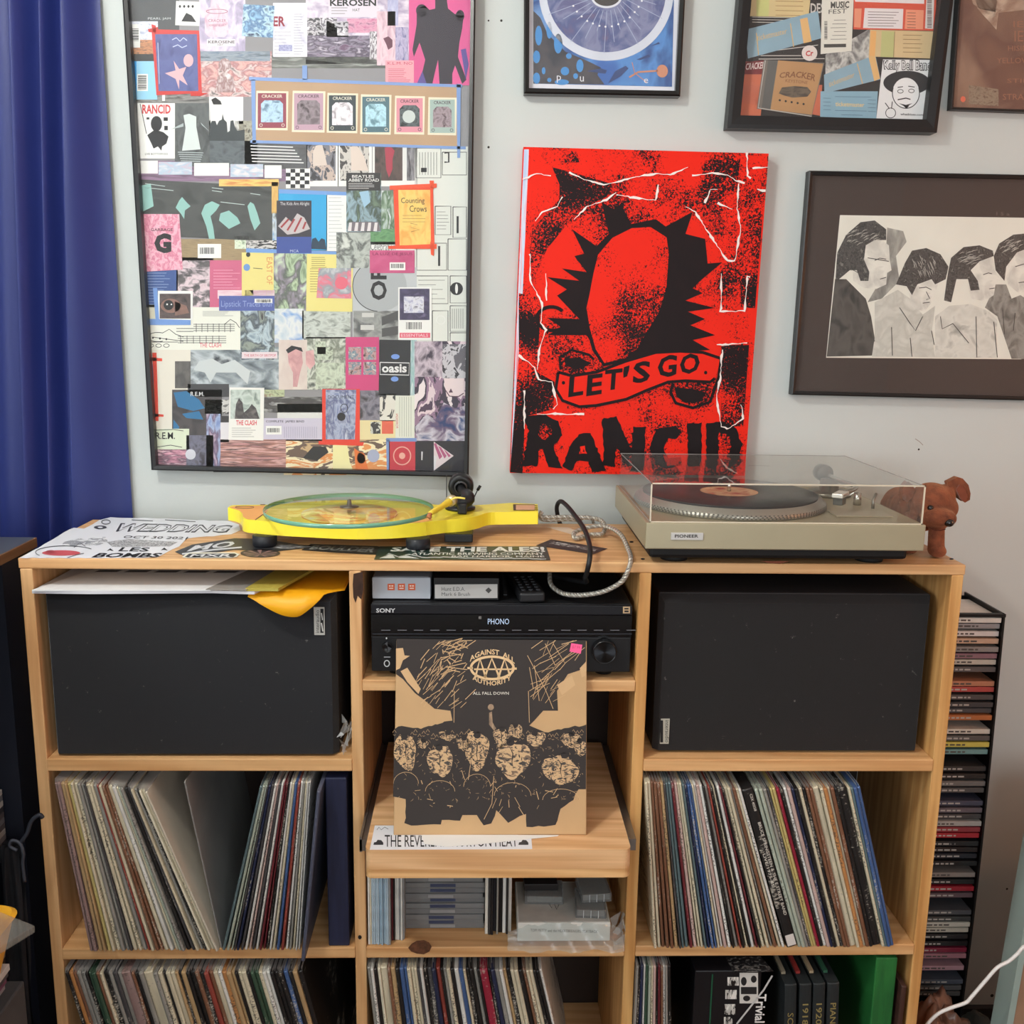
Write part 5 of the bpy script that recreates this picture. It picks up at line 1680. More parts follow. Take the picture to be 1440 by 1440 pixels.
# white cable drooping across the corner, resting on the bag and leaning board
yb = .02
tag(MB().tube([PY(1298, 1452, .03), PY(1306, 1438, .03), PY(1320, 1425, .03), PY(1338, 1417, .03), PY(1358, 1410, .03), PY(1366, 1402, .03), PY(1385, 1380, .03), PY(1402, 1361, .03), PY(1418, 1352, .03), PY(1430, 1342, .03), PY(1442, 1330, .03), PY(1475, 1316, .035), PY(1520, 1312, .035)], .0033, 8, 6).build('white_cable', mat((232, 230, 226), .4), None, True),
    'thin white power cable draped across the corner by the tower', 'cable')
# leaning board with pale edge
t = thing('leaning_board', 'brown board with a pale green edge leaning by the wall', 'board', (1.06, .10, FZ))
c0, c1 = PY(1440, 1303, .08), PY(1416, 1440, .06)
dv = (c0 - c1) / (c0.z - c1.z)
lowp = c1 + dv * (FZ + .001 - c1.z)
topp = c0 + dv * (.60 - c0.z)
mb = MB().prism([lowp, topp, topp + Vector((.012, .0, 0)), lowp + Vector((.012, 0, 0))], (0, .05, 0))
mb.build('edge_strip', mat((150, 170, 164), .5), t)
MB().prism([lowp + Vector((.0125, .002, 0)), topp + Vector((.0125, .002, 0)), topp + Vector((.40, .002, 0)), lowp + Vector((.40, .002, 0))], (0, .045, 0)).build('panel', mat((150, 120, 96), .7, var=.15, vscale=8), t)

# ================================================================== bookcase, bag and tub on the other side
bc = thing('side_bookcase', 'black side cabinet with a brown wooden top beside the curtain', 'cabinet', (-1.0, -.2, FZ))
nv = mat((24, 28, 40), .5)
MB().box(-1.3, -.75, 1.052, -.772, .156, 1.069).build('top_board', wood('y', (150, 110, 76), (112, 78, 50), 3), bc, bevel=.001)
flat_art('top_laminate', [P((-1.3, -.75), (-.774, -.75), (-.774, .154), (-1.3, .154))], mat((72, 76, 86), .4), lambda a, b_: Vector((a, b_, 1.0694)), bc)
MB().box(-1.3, .03, FZ, -.776, .15, 1.052).build('end_panel', nv, bc)
MB().box(-1.3, -.75, FZ, -.79, -.73, 1.052).build('end_panel', nv, bc)
MB().box(-1.3, -.73, FZ, -1.28, .03, 1.052).build('back_panel', nv, bc)
for z in (.02, .30, .56, .80):
    MB().box(-1.28, -.73, z - .016, -.80, .03, z).build('shelf_board', nv, bc)
rn = random.Random(77)
for base, n_ in ((.5605, 10), (.4405 - .14, 0), (.3005, 14)):
    z = base
    for i in range(n_):
        c = rn.choice([(178, 176, 170), (120, 120, 124), (60, 60, 64), (200, 198, 192), (90, 84, 86)])
        nm = {178: 'light grey', 120: 'mid grey', 60: 'charcoal', 200: 'white', 90: 'taupe'}[c[0]]
        tag(MB().box(-.945, -.135 + rn.uniform(-.003, .003), z, -.803, .022, z + .0098).build('cd_case', mat(c, .35, var=.2, vscale=60), None, bevel=.0005, seg=1), '%s CD case stacked in the black side cabinet' % nm, 'cd', 'CDs in the side cabinet')
        z += .0102
tag(MB().box(-1.1, -.10, 1.0698, -.835, .13, 1.093).build('device', mat((60, 64, 72), .4), None, bevel=.006), 'flat grey device lying on the side cabinet top', 'device')
# black cloth bag hanging between cabinet and unit
bagm = mat((20, 21, 27), .75, var=.4, vscale=25, bump=.5, bscale=60)
bb = MB()
nu, nv_ = 12, 24
from mathutils import noise as nz
for s_ in (0, 1):
    for j in range(nv_ + 1):
        v = j / nv_
        for i in range(nu + 1):
            u = i / nu
            z = .60 - (.60 - FZ - .03) * v
            wx = .016 + .008 * v
            x = -.760 + (u - .5) * 2 * wx + .004 * nz.noise(Vector((u * 3, v * 6, s_)))
            y = -.058 + .02 * s_ * math.sin(math.pi * u) * (.4 + v) + .022 * nz.noise(Vector((u * 4, v * 4, 3))) - .03 * v
            bb.v.append(Vector((x, y + .012 * s_, z)))
k = (nu + 1) * (nv_ + 1)
for s_ in (0, 1):
    for j in range(nv_):
        for i in range(nu):
            a = s_ * k + j * (nu + 1) + i
            bb.f.append([a, a + 1, a + nu + 2, a + nu + 1])
t = thing('tote_bag', 'black cloth bag hanging in the gap beside the shelf unit', 'bag', (-.76, -.05, FZ))
bb.build('bag_body', bagm, t, True)
MB().tube([PY(24, 1196, -.06), PY(14, 1190, -.06), PY(17, 1182, -.06), PY(28, 1186, -.06), PY(33, 1200, -.06), PY(32, 1215, -.06), PY(35, 1240, -.06)], .0028, 6, 5).build('strap', mat((62, 66, 76), .6), t, True)
MB().tube([PY(28, 1186, -.058), PY(38, 1172, -.056), PY(44, 1155, -.055), PY(55, 1146, -.052), PY(60, 1150, -.05)], .0035, 6, 5).build('strap', mat((44, 48, 58), .6), t, True)
# yellow tub with a clear case on it, standing on a grey carton
t0 = PY(0, 1300, -.30)
ux = -.640
tag(MB().box(-.784, -.42, FZ + .0005, ux - .012, -.26, .505).build('carton', mat((78, 78, 80), .6, var=.15, vscale=15), None, bevel=.003), 'grey carton standing under the yellow tub', 'box')
z = .506
for i, (c, nm) in enumerate((((150, 146, 150), 'grey'), ((120, 70, 100), 'purple'), ((70, 66, 70), 'dark'), ((210, 208, 204), 'white'))):
    tag(MB().box(-.782, -.42, z, ux - .03 + .003 * i, -.28, z + .0098).build('cd_case', mat(c, .35), None, bevel=.0005, seg=1), '%s CD case lying between the grey carton and the yellow tub' % nm, 'cd', 'CDs under the yellow tub')
    z += .0102
yt_ = mat((238, 176, 48), .4)
tub = MB()
def rrect(x0, x1, y0, y1, r, z):
    o_ = []
    for cx, cy, a in ((x1 - r, y1 - r, 0), (x0 + r, y1 - r, 90), (x0 + r, y0 + r, 180), (x1 - r, y0 + r, 270)):
        for i in range(6):
            t_ = R(a + 90 * i / 5)
            o_.append((cx + r * math.cos(t_), cy + r * math.sin(t_), z))
    return o_
rings_ = [rrect(-.786, ux - .022, -.405, -.29, .02, z), rrect(-.786, ux - .004, -.42, -.275, .025, z + .075), rrect(-.786, ux + .001, -.425, -.27, .025, z + .083), rrect(-.786, ux - .004, -.42, -.275, .025, z + .088)]
k = len(rings_[0])
for r_ in rings_:
    tub.v += [Vector(p) for p in r_]
for j in range(3):
    for i in range(k):
        tub.f.append([j * k + i, j * k + (i + 1) % k, (j + 1) * k + (i + 1) % k, (j + 1) * k + i])
tub.f += [list(range(k)), [3 * k + i for i in range(k)]]
tag(tub.build('yellow_tub', yt_, None), 'yellow plastic tub with a clear case resting on its lid', 'tub')
M = Matrix.Translation((-.682, -.36, z + .0888)) @ Matrix.Rotation(R(-28), 4, 'Z')
t = thing('clear_case', 'empty clear plastic case lying askew on the yellow tub', 'case', None, M=M)
MB().box(-.07, -.06, 0, .07, .06, .010, M).build('shell', clear((240, 236, 226), 1.5, .12, .05), t, bevel=.001)
MB().box(-.0702, -.0605, .001, .0702, -.0595, .009, M).build('shell_edge', mat((196, 192, 184), .3), t)

# ================================================================== things on the wall
def frame_thing(name, label, cat, o4, w, m, depth=.025, glass=True, back=None, prof=.3, gm=None):
    """o4 = outer corners in px (tl, tr, br, bl) on the frame's front plane; w = bar width in metres"""
    Yf = WY - depth
    q = [PY(x, y, Yf) for x, y in o4]
    c = sum(q, Vector()) / 4
    t = thing(name, label, cat, ((q[2].x + q[3].x) / 2, WY, min(p.z for p in q)))
    inn = []
    for i in range(4):
        a = (q[(i + 1) % 4] - q[i]).normalized()
        b_ = (q[(i - 1) % 4] - q[i]).normalized()
        inn.append(q[i] + a * w + b_ * w)
    for i in range(4):
        j = (i + 1) % 4
        D = Vector((0, depth - .0006, 0))
        mb = MB()
        A, B_, C_, E_ = q[i], q[j], inn[j], inn[i]
        mid1, mid2 = A.lerp(E_, prof) , B_.lerp(C_, prof)
        fr = Vector((0, -.0015, 0))
        v = [A, B_, mid2 + fr, mid1 + fr, C_, E_, A + D, B_ + D, C_ + D * .6, E_ + D * .6]
        mb.add(v, [(0, 1, 2, 3), (3, 2, 4, 5), (0, 6, 7, 1), (5, 4, 8, 9), (6, 9, 8, 7), (0, 3, 5, 9, 6), (1, 7, 8, 4, 2)])
        mb.build('frame_bar', m, t)
    if back:
        MB().prism([Vector((p.x, WY - .011, p.z)) for p in inn], (0, .009, 0)).build('backing', back, t)
    if glass:
        MB().flat([Vector((p.x, Yf + .006, p.z)) for p in inn]).build('glass', gm or clear((252, 253, 252), 1.45, .015, .0), t)
    return t


def lay(n):
    Y = WY - .0113 - .00018 * n
    return lambda px, py: PY(px, py, Y)


def barcode(x0, y0, x1, y1, vert=True, seed=0, n=12):
    rn = random.Random(seed)
    out = []
    if vert:
        x = x0
        while x < x1:
            w = rn.uniform(.5, 1.5) * (x1 - x0) / n * .6
            out.append(B(x, y0, min(x + w, x1), y1))
            x += w + rn.uniform(.5, 1.2) * (x1 - x0) / n * .6
    else:
        y = y0
        while y < y1:
            w = rn.uniform(.5, 1.5) * (y1 - y0) / n * .6
            out.append(B(x0, y, x1, min(y + w, y1)))
            y += w + rn.uniform(.5, 1.2) * (y1 - y0) / n * .6
    return out


def rows(x0, y0, x1, y1, n, w=.7, seed=0):
    rn = random.Random(seed)
    return [S(w, (x0, y0 + (y1 - y0) * i / max(1, n - 1)), (x0 + (x1 - x0) * rn.uniform(.65, 1), y0 + (y1 - y0) * i / max(1, n - 1))) for i in range(n)]


blackf = mat((20, 20, 22), .35, spec=.5)
col = frame_thing('framed_collage', 'tall black-framed collage of music clippings beside the blue curtain', 'picture', [(170.5, -26), (669, -26), (659, 671), (213, 661)], .0088, blackf, .028, True, mat((150, 148, 152), .6))
_rn = random.Random(99)


def clip(x0, y0, x1, y1, m, n=0, pts=None, rot=0.):
    p = pts or [(x0, y0), (x1, y0), (x1, y1), (x0, y1)]
    if not pts and x0 < 235:                         # follow the frame's left edge
        lim = lambda y: 181 + .0608 * y
        p = [(max(a, lim(b_)), b_) for a, b_ in p]
    if rot:
        cx, cy = (x0 + x1) / 2, (y0 + y1) / 2
        p = [(cx + (a - cx) * math.cos(R(rot)) - (b_ - cy) * math.sin(R(rot)), cy + (a - cx) * math.sin(R(rot)) + (b_ - cy) * math.cos(R(rot))) for a, b_ in p]
    return flat_art('clipping', [P(*p)], m, lay(n), col)


def mark(parent_, shapes, m, n, nm='print'):
    return flat_art(nm, shapes, m, lay(n + .5), parent_)


ph = photo
dk = (60, 60, 64)
K_ = mat((44, 44, 48), .6)
RED = mat((206, 52, 48), .5)
# ---- layer 0: big background pieces
c = clip(181, -16, 252, 70, mat((84, 86, 90), .55, var=.1, vscale=20), 0)
mark(c, [T('PEARL JAM', 208, 24.5, 240, 28.5)], mat((206, 208, 212), .6), 0)
clip(181, 30, 222, 56, ph([(196, 200, 220), (224, 226, 236), (170, 178, 204)], 4, 1), 1)
clip(181, 56, 218, 76, ph([(150, 100, 76), (206, 140, 96), (96, 78, 70)], 5, 2, (1, 1, 4)), 1)
clip(181, 74, 232, 100, mat((72, 72, 74), .6), 0)
c = clip(183, 34, 197, 67, PAPER, 2)
mark(c, barcode(186, 40, 195, 58, False, 1, 9), K_, 2, 'barcode')
c = clip(181, 86, 221, 140, mat((150, 206, 236), .5), 2)
mark(c, [B(188, 86, 192, 139)], mat((40, 150, 220), .5), 2)
mark(c, [B(193, 104, 208, 128)], PAPER, 2)
mark(c, barcode(194, 106, 206, 126, False, 4, 12), K_, 3, 'barcode')
clip(280, -16, 345, 72, ph([(206, 192, 216), (228, 216, 230), (190, 176, 206), (160, 150, 178)], 4, 3), 0)
c = clip(285, 0, 322, 66, ph([(226, 186, 206), (240, 210, 222), (206, 160, 186)], 3, 4), 1, pts=[(297, 0), (306, 0), (308, 10), (320, 14), (321, 46), (316, 52), (294, 52), (288, 46), (288, 14), (296, 10)])
mark(c, [ring(305, 16, 15, 3, .8), T('CRACKER', 293, 27, 318, 31), T('KEROSENE HAT', 294, 34, 318, 37)], mat((150, 90, 120), .6), 1)
mark(c, [B(291, 55, 331, 65)], mat((232, 224, 232), .6), 1)
mark(c, [T('KEROSENE', 293, 57, 330, 61, .01), T('HAT', 306, 62, 314, 64)], K_, 2)
c = clip(247, 2, 281, 36, PAPER, 2, rot=2)
mark(c, [P((255, 30), (262, 18), (270, 22), (276, 31))] + [E(253 + 6 * i, 9, 1.6, 2) for i in range(4)], K_, 2)
clip(282, 72, 382, 136, ph([(206, 150, 150), (232, 180, 176), (176, 120, 124), (226, 206, 206), (120, 110, 112)], 6, 5), 1)
clip(282, 72, 380, 86, ph([(110, 128, 150), (150, 160, 174), (80, 96, 110)], 5, 6), 2)
mark(c, [E(316, 92, 9, 10), P((302, 130), (306, 108), (316, 100), (328, 108), (332, 130))], ph([(226, 210, 214), (150, 110, 110), (236, 226, 228)], 4, 7), 2)
c = clip(341, 7, 385, 52, ph([(150, 196, 230), (70, 110, 160), (190, 222, 240), (40, 60, 96)], 4, 8), 2, rot=3)
c = clip(384, 4, 432, 80, ph([(226, 222, 232), (236, 234, 240), (206, 202, 220)], 3, 9), 1)
mark(c, [T('ER', 384, 23, 401, 37, .03)], mat((150, 40, 60), .6), 1)
mark(c, rows(386, 45, 410, 75, 7, .6, 2) + rows(413, 20, 428, 76, 16, .6, 3), mat((150, 146, 170), .6), 1)
mark(c, [B(392, 63, 411, 72)], ph([(120, 120, 176), (190, 190, 220)], 6, 3), 2)
clip(378, 78, 545, 96, ph([(84, 86, 84), (120, 122, 118), (180, 184, 180)], 5, 10), 0)
clip(430, -16, 580, 90, ph([(206, 190, 214), (232, 222, 234), (176, 160, 190), (220, 206, 222)], 4, 11), 0)
c = clip(462, -4, 531, 24, mat((228, 218, 230), .6), 1)
mark(c, [T('KEROSEN', 464, -1, 529, 8.5, .03), T('HAT', 496, 12, 506, 16)] + rows(466, 11, 490, 19, 3, .6), K_, 1)
c = clip(432, 25, 474, 50, ph([(60, 56, 64), (200, 196, 202), (110, 104, 116), (226, 222, 228)], 4, 12, hard=True), 2)
c = clip(459, 30, 490, 52, ph([(70, 64, 76), (190, 186, 194), (226, 222, 228)], 4, 13, hard=True), 2)
clip(432, 50, 525, 80, ph([(110, 80, 110), (150, 140, 160), (70, 56, 80), (206, 196, 212)], 5, 14), 2)
clip(488, 26, 530, 46, ph([(196, 110, 150), (220, 160, 186), (150, 100, 130)], 4, 15), 2)
clip(520, 44, 530, 84, ph([(60, 56, 62), (220, 216, 222), (120, 110, 120)], 4, 16, hard=True), 3)
c = clip(530, 16, 556, 92, ph([(222, 180, 196), (236, 206, 216), (190, 150, 170)], 3, 17), 2)
mark(c, [P((539, 54), (546, 51), (552, 56), (552, 66), (546, 70), (543, 62))], mat((110, 70, 86), .6), 2)
clip(545, 0, 560, 36, ph([(170, 170, 210), (200, 200, 226)], 4, 18), 2)
clip(556, 38, 574, 86, ph([(110, 110, 160), (190, 180, 210), (150, 140, 180)], 4, 19), 2)
c = clip(575, -16, 662, 120, mat((222, 92, 150), .5, var=.12, vscale=10), 2)
mark(c, [P((586, 34), (586, 20), (590, 10), (598, 8), (604, 14), (612, 12), (612, -4), (622, -14), (628, -4), (630, 12), (640, 20), (646, 16), (652, 22), (650, 40), (646, 60), (644, 80), (656, 112), (650, 118), (640, 92), (636, 104), (636, 118), (618, 118), (616, 84), (612, 100), (608, 118), (590, 118), (598, 84), (590, 60), (582, 80), (580, 70))],
     mat((54, 48, 60), .5), 2)
mark(c, [E(593, 15, 8, 9), E(647, 22, 6, 8)], mat((54, 48, 60), .5), 2)
mark(c, [P((648, 70), (655, 68), (659, 90), (655, 112)), P((586, 118), (594, 100), (600, 118))], mat((96, 80, 150), .5), 3)
c = clip(542, 85, 582, 119, mat((240, 166, 178), .55), 4)
mark(c, [T('K.L.M. NO', 545, 87, 580, 91)] + rows(546, 97, 578, 115, 8, .6, 4), mat((190, 70, 96), .6), 4)
clip(180, 132, 340, 150, ph([(80, 78, 78), (150, 148, 146), (60, 58, 58)], 5, 20), 0)
c = clip(228, 132, 232, 142, PAPER, 1)
# taped blue poster
c = clip(214, 40, 284, 133, mat((206, 62, 60), .5), 3, pts=[(213, 41), (280, 43), (284, 131), (220, 134)])
mark(c, [P((218, 48), (277, 48), (279, 128), (223, 128))], ph([(74, 82, 142), (92, 100, 160), (64, 70, 124)], 3, 21), 3)
mark(c, [P((232, 103), (247, 99), (244, 85), (252, 97), (262, 94), (257, 106), (264, 120), (252, 112), (252, 126), (247, 111)), E(265, 85, 7, 9, 14)], mat((226, 180, 188), .5), 4)
mark(c, [S(1.2, (242, 56), (248, 53), (253, 58), (258, 53), (263, 57)), S(1.2, (243, 66), (250, 63), (256, 67), (263, 64)), S(.8, (222, 60), (224, 118))], mat((206, 212, 236), .6), 4)
flat_art('tape', [P((208, 41), (222, 38), (223, 46), (209, 45)), P((268, 130), (293, 131), (282, 135), (268, 135)), P((213, 34), (219, 36), (219, 46), (214, 44))], RED, lay(5.2), col)
# white skull-and-flag card with red lettering
clip(246, 145, 296, 234, ph([(70, 74, 76), (96, 100, 102), (56, 60, 62)], 3, 22), 1)
c = clip(294, 136, 342, 190, PAPER, 1)
mark(c, [P((295, 190), (295, 176), (298, 170), (303, 170), (305, 176), (308, 170), (312, 168), (313, 160), (315, 168), (319, 172), (320, 186), (323, 184), (324, 170), (328, 169), (330, 178), (334, 184), (344, 182), (344, 210), (295, 210))], mat((64, 70, 74), .6), 1)
mark(c, [P((297, 140), (303, 137), (310, 142), (312, 147), (300, 147))], K_, 1)
clip(295, 198, 362, 236, ph([(70, 78, 84), (96, 104, 110), (58, 64, 70)], 3, 23), 2)
mark(c, [P((258, 162), (266, 160), (276, 164), (276, 178), (282, 210), (256, 212), (261, 180))], mat((214, 222, 222), .5), 2)
mark(c, [S(.9, (250 + i, 214 + 3 * i), (286 - i, 215 + 3 * i)) for i in range(5)], mat((190, 200, 202), .5), 3)
mark(c, [P((240, 182), (258, 173), (258, 178)), P((296, 186), (284, 176), (282, 172))], mat((176, 186, 188), .5), 3)
c = clip(193, 145, 246, 223, PAPER, 3)
mark(c, [T('RANCID', 200, 147, 240, 160, .03)], mat((206, 60, 66), .5), 3)
mark(c, [E(220, 174, 8, 11, 14), P((207, 190), (218, 182), (230, 186), (237, 192), (234, 202), (228, 206), (227, 212), (222, 206), (216, 209), (212, 200)), S(1, (197, 146), (206, 188)), B(230, 165, 236, 170), B(231, 177, 236, 183), B(206, 165, 210, 168)], K_, 3)
mark(c, [T('LIVE BOTTOM DO', 204, 215, 236, 218)], K_, 3)
clip(188, 150, 194, 218, ph([(60, 60, 62), (120, 120, 122)], 6, 24, (1, 1, 5)), 2)
clip(330, 170, 358, 205, ph([(70, 66, 60), (180, 176, 160), (110, 100, 86)], 4, 25), 1)
clip(344, 198, 432, 238, ph([(72, 72, 76), (100, 100, 104)], 4, 26), 2)
mark(c, [S(1.6, (352 + i * .5, 205 + 4.4 * i), (412 + i * 3, 207 + 4.4 * i)) for i in range(6)], mat((226, 226, 226), .6), 2.6)
clip(188, 226, 440, 255, ph([(120, 96, 120), (150, 120, 150), (96, 76, 96)], 5, 27), 1)
for i, (a, b_) in enumerate(((192, 222), (223, 270), (273, 322), (324, 370), (372, 396))):
    clip(a, 226 + i * 1.6, b_, 244 + i * 1.6, (PAPER if i != 1 and i != 3 else ph([(214, 190, 206), (180, 200, 220), (236, 226, 230)], 3, 28 + i)), 3)
c = clip(402, 237, 436, 265, PAPER, 4)
mark(c, [B(402 + 6.6 * i, 237.5 + 5.4 * j, 408.6 + 6.6 * i, 242.9 + 5.4 * j) for i in range(5) for j in range(5) if (i + j) % 2], K_, 4)
# ---- brown strip of six framed cards
c = clip(352, 116, 645, 206, mat((190, 158, 128), .6, var=.06, vscale=12), 5, pts=[(356, 112), (644, 121), (644, 207), (357, 199)])
flat_art('tape', [P((350, 108), (650, 119), (650, 123), (350, 113)), P((352, 197), (655, 206), (655, 210), (352, 201)), P((353, 112), (359, 112), (360, 202), (355, 202)), P((642, 118), (648, 118), (647, 222), (643, 222)), B(425, 92, 432, 112)], mat((130, 160, 214), .5), lay(6.4), col)
cards = [(360, 128, 405, 183, (150, 66, 84), (150, 180, 206)), (411, 128, 457, 186, (196, 160, 178), (110, 96, 104)), (460, 131, 503, 187, (60, 70, 76), (214, 206, 214)),
         (507, 133, 550, 189, (84, 116, 128), (150, 190, 206)), (555, 135, 597, 189, (226, 150, 166), (56, 66, 70)), (602, 137, 642, 190, (170, 190, 184), (130, 112, 120))]
for i, (a, b_, e_, d, cc, pc_) in enumerate(cards):
    c = clip(a, b_, e_, d, CREAM, 6, rot=1.2)
    mark(c, [B(a + 2.5, b_ + 3, e_ - 2.5, d - 3)], mat(cc, .5), 6)
    mark(c, [P((a + 7, d - 11), (a + 7, b_ + 18), (a + 12, b_ + 13), (e_ - 12, b_ + 13), (e_ - 7, b_ + 18), (e_ - 7, d - 11))], ph([pc_, tuple(min(255, v + 40) for v in pc_), tuple(max(0, v - 50) for v in pc_)], 3, 40 + i), 7)
    mark(c, [T('CRACKER', a + 8, b_ + 5, e_ - 8, b_ + 9.5, .01), ring(a + 7, d - 7, 2, 2, .7, 12), ring(e_ - 7, d - 7, 2, 2, .7, 12)], mat((232, 226, 210) if sum(cc) < 330 else (80, 60, 70), .5), 7)
c = cards and mark(col, [E(575, 164, 9, 9)], mat((206, 214, 212), .5), 8.5)
# ---- row of portraits
for i, (a, e_, cc) in enumerate(((431, 472, [(84, 84, 92), (200, 180, 170), (120, 120, 130), (60, 58, 64)]), (478, 519, [(70, 66, 66), (206, 200, 194), (120, 116, 114)]), (527, 566, [(70, 60, 58), (96, 76, 72), (50, 44, 44)]), (572, 583, [(64, 60, 66), (160, 158, 164)]))):
    clip(a - 3, 200, e_ + 4, 262, PAPER, 1)
    clip(a, 202, e_, 254, ph(cc, 3.2, 50 + i, hard=i < 2), 2)
mark(col, [P((541, 208), (548, 205), (555, 212), (552, 224), (552, 238), (547, 250), (543, 238), (542, 222))], mat((176, 66, 84), .5), 3)
mark(col, [P((444, 205), (453, 203), (456, 214), (460, 232), (440, 234), (440, 214)), P((493, 206), (502, 204), (512, 220), (518, 240), (494, 240))], mat((222, 206, 196), .5), 3)
# ---- live photo with pale green figures
c = clip(188, 250, 384, 342, ph([(64, 66, 66), (78, 80, 80), (54, 56, 56)], 4, 30), 3, pts=[(190, 252), (382, 262), (386, 340), (196, 330)])
mark(c, [P((194, 262), (212, 258), (216, 290), (196, 300)), P((252, 282), (256, 277), (262, 284), (268, 290), (260, 296), (259, 308), (254, 300), (247, 292)), P((288, 288), (298, 283), (309, 288), (304, 296), (296, 304), (300, 320), (302, 336), (294, 336), (290, 318), (283, 300)),
         P((310, 300), (322, 296), (334, 306), (338, 314), (322, 322), (308, 310)), P((352, 284), (357, 287), (362, 300), (366, 314), (358, 324), (352, 308), (348, 290))], mat((150, 196, 190), .5), 3)
mark(c, [S(.8, (204, 258), (232, 262)), S(.8, (206, 264), (244, 268)), S(.8, (298, 264), (314, 266)), S(.8, (298, 268), (312, 270)), S(.8, (310, 284), (344, 288)), S(.8, (352, 272), (366, 274))], mat((206, 220, 218), .5), 3)
clip(308, 252, 392, 262, ph([(232, 180, 90), (240, 206, 120), (214, 140, 80)], 3, 31), 4)
clip(382, 256, 391, 300, ph([(226, 190, 110), (214, 160, 90)], 3, 32), 4)
clip(383, 298, 391, 338, ph([(90, 150, 200), (206, 214, 220), (70, 80, 90)], 3, 33), 4)
# ---- pink card with G
c = clip(200, 301, 252, 382, ph([(232, 150, 178), (244, 190, 206), (214, 120, 150), (240, 172, 192)], 9, 34), 6, pts=[(200, 301), (252, 301), (257, 379), (205, 382)])
mark(c, [T('GARBAGE', 212, 321, 243, 325, .01), T('G', 217, 328, 241, 356, .06)], K_, 6)
clip(252, 336, 346, 366, ph([(150, 128, 96), (170, 148, 112), (120, 104, 84)], 6, 35, (1, 1, 8)), 2)
c = clip(278, 343, 311, 363, PAPER, 3)
mark(c, barcode(281, 348, 301, 357, True, 3, 14), K_, 3, 'barcode')
clip(330, 332, 350, 350, ph([(190, 214, 170), (230, 238, 220), (150, 170, 140)], 4, 36), 3)
clip(346, 338, 392, 352, ph([(50, 48, 50), (210, 206, 204), (120, 118, 118)], 4, 37, hard=True), 4)
c = clip(196, 350, 250, 432, mat((66, 92, 152), .5, var=.1, vscale=15), 2)
mark(c, rows(202, 384, 244, 428, 12, .7, 7), mat((150, 172, 214), .5), 2)
clip(196, 428, 224, 450, mat((226, 224, 204), .6), 2)
clip(190, 330, 204, 352, mat((206, 90, 110), .6), 1)
clip(248, 362, 300, 432, ph([(206, 180, 190), (226, 206, 214), (110, 104, 108), (84, 80, 82)], 3.5, 38, (1, 1, 2)), 2)
c = clip(295, 366, 344, 432, mat((206, 104, 138), .5, var=.12, vscale=12), 3)
mark(c, rows(300, 380, 338, 405, 7, .7, 8), mat((236, 170, 190), .5), 3)
c = clip(340, 355, 385, 416, mat((232, 218, 140), .5), 4)
mark(c, [E(347, 376, 4.6, 5)], mat((110, 150, 210), .5), 4)
mark(c, [TQ('EAST OF', ((383, 362), (383, 400), (375, 400), (375, 362)))], mat((220, 140, 90), .5), 4)
mark(c, [E(349, 358, 3, 3.4), S(.8, (356, 377), (369, 378))], K_, 4)
clip(306, 408, 386, 420, ph([(226, 180, 196), (240, 220, 226)], 4, 39), 4)
c = clip(308, 416, 386, 437, mat((86, 100, 168), .5), 5)
mark(c, [T('Lipstick Traces blur', 311, 423, 384, 434)], mat((150, 166, 214), .5), 5)
mark(c, [B(358, 420, 383, 426)], PAPER, 5)
mark(c, barcode(361, 421, 381, 425, True, 5, 14), K_, 6, 'barcode')
clip(384, 352, 440, 434, ph([(130, 150, 120), (190, 210, 176), (96, 104, 96), (150, 140, 156), (206, 222, 196)], 3.4, 41), 3)
# ---- eye card
c = clip(222, 409, 271, 450, PAPER, 6)
mark(c, [B(224.5, 413, 268, 448)], ph([(70, 60, 62), (96, 80, 80), (54, 48, 50)], 3, 42), 6)
mark(c, [E(240, 430, 14, 10), P((246, 424), (262, 430), (266, 440), (246, 444))], ph([(120, 92, 84), (150, 110, 100)], 4, 43), 7)
mark(c, [E(237, 429, 7, 7)], K_, 8)
mark(c, [E(235, 428, 1.2, 1.2), E(241, 428, 1, 1)], WHITE, 9)
flat_art('tape', [P((200, 448), (268, 450), (268, 457), (202, 457)), P((215, 405), (221, 405), (224, 452), (219, 452))], mat((118, 156, 218), .5), lay(7.5), col)
# ---- guitar drawing page
c = clip(196, 432, 342, 496, mat((236, 236, 226), .6), 1)
c2 = clip(200, 455, 342, 492, mat((238, 238, 228), .6), 3)
mark(c2, [ring(222, 474, 14, 6.5, .9, a0=60, a1=300), S(.9, (210, 481), (250, 481)), S(.9, (229, 468), (238, 463), (247, 470), (258, 474)), S(.9, (214, 474), (258, 480)), E(215, 475, 1.3, 1.5), E(225, 476, 1.3, 1.5), E(234, 477, 1.3, 1.5), ring(212, 486, 4, 2.4, .8, 14), ring(223, 486, 4, 2.4, .8, 14), ring(234, 486, 4, 2.4, .8, 14)] +
     [S(.8, (250, 473 + 3 * i), (318, 473 + 3 * i)) for i in range(4)] + [S(.8, (254 + 9 * i, 472), (254 + 9 * i, 483)) for i in range(7)] +
     [S(.8, (272, 456 + 3 * i), (330, 456 + 3 * i)) for i in range(4)] + [S(.8, (276 + 8 * i, 455), (276 + 8 * i, 467)) for i in range(7)] + [S(.9, (316, 456), (324, 449), (332, 454), (337, 461)), S(.9, (248, 462), (272, 462)), S(.9, (248, 466), (272, 466))], K_, 3)
mark(c2, [T('THE CLASH', 281, 482, 311, 488.5, .01)], mat((222, 96, 116), .5), 3)
mark(c, rows(285, 438, 330, 444, 4, .6, 9), mat((170, 172, 170), .6), 3.3)
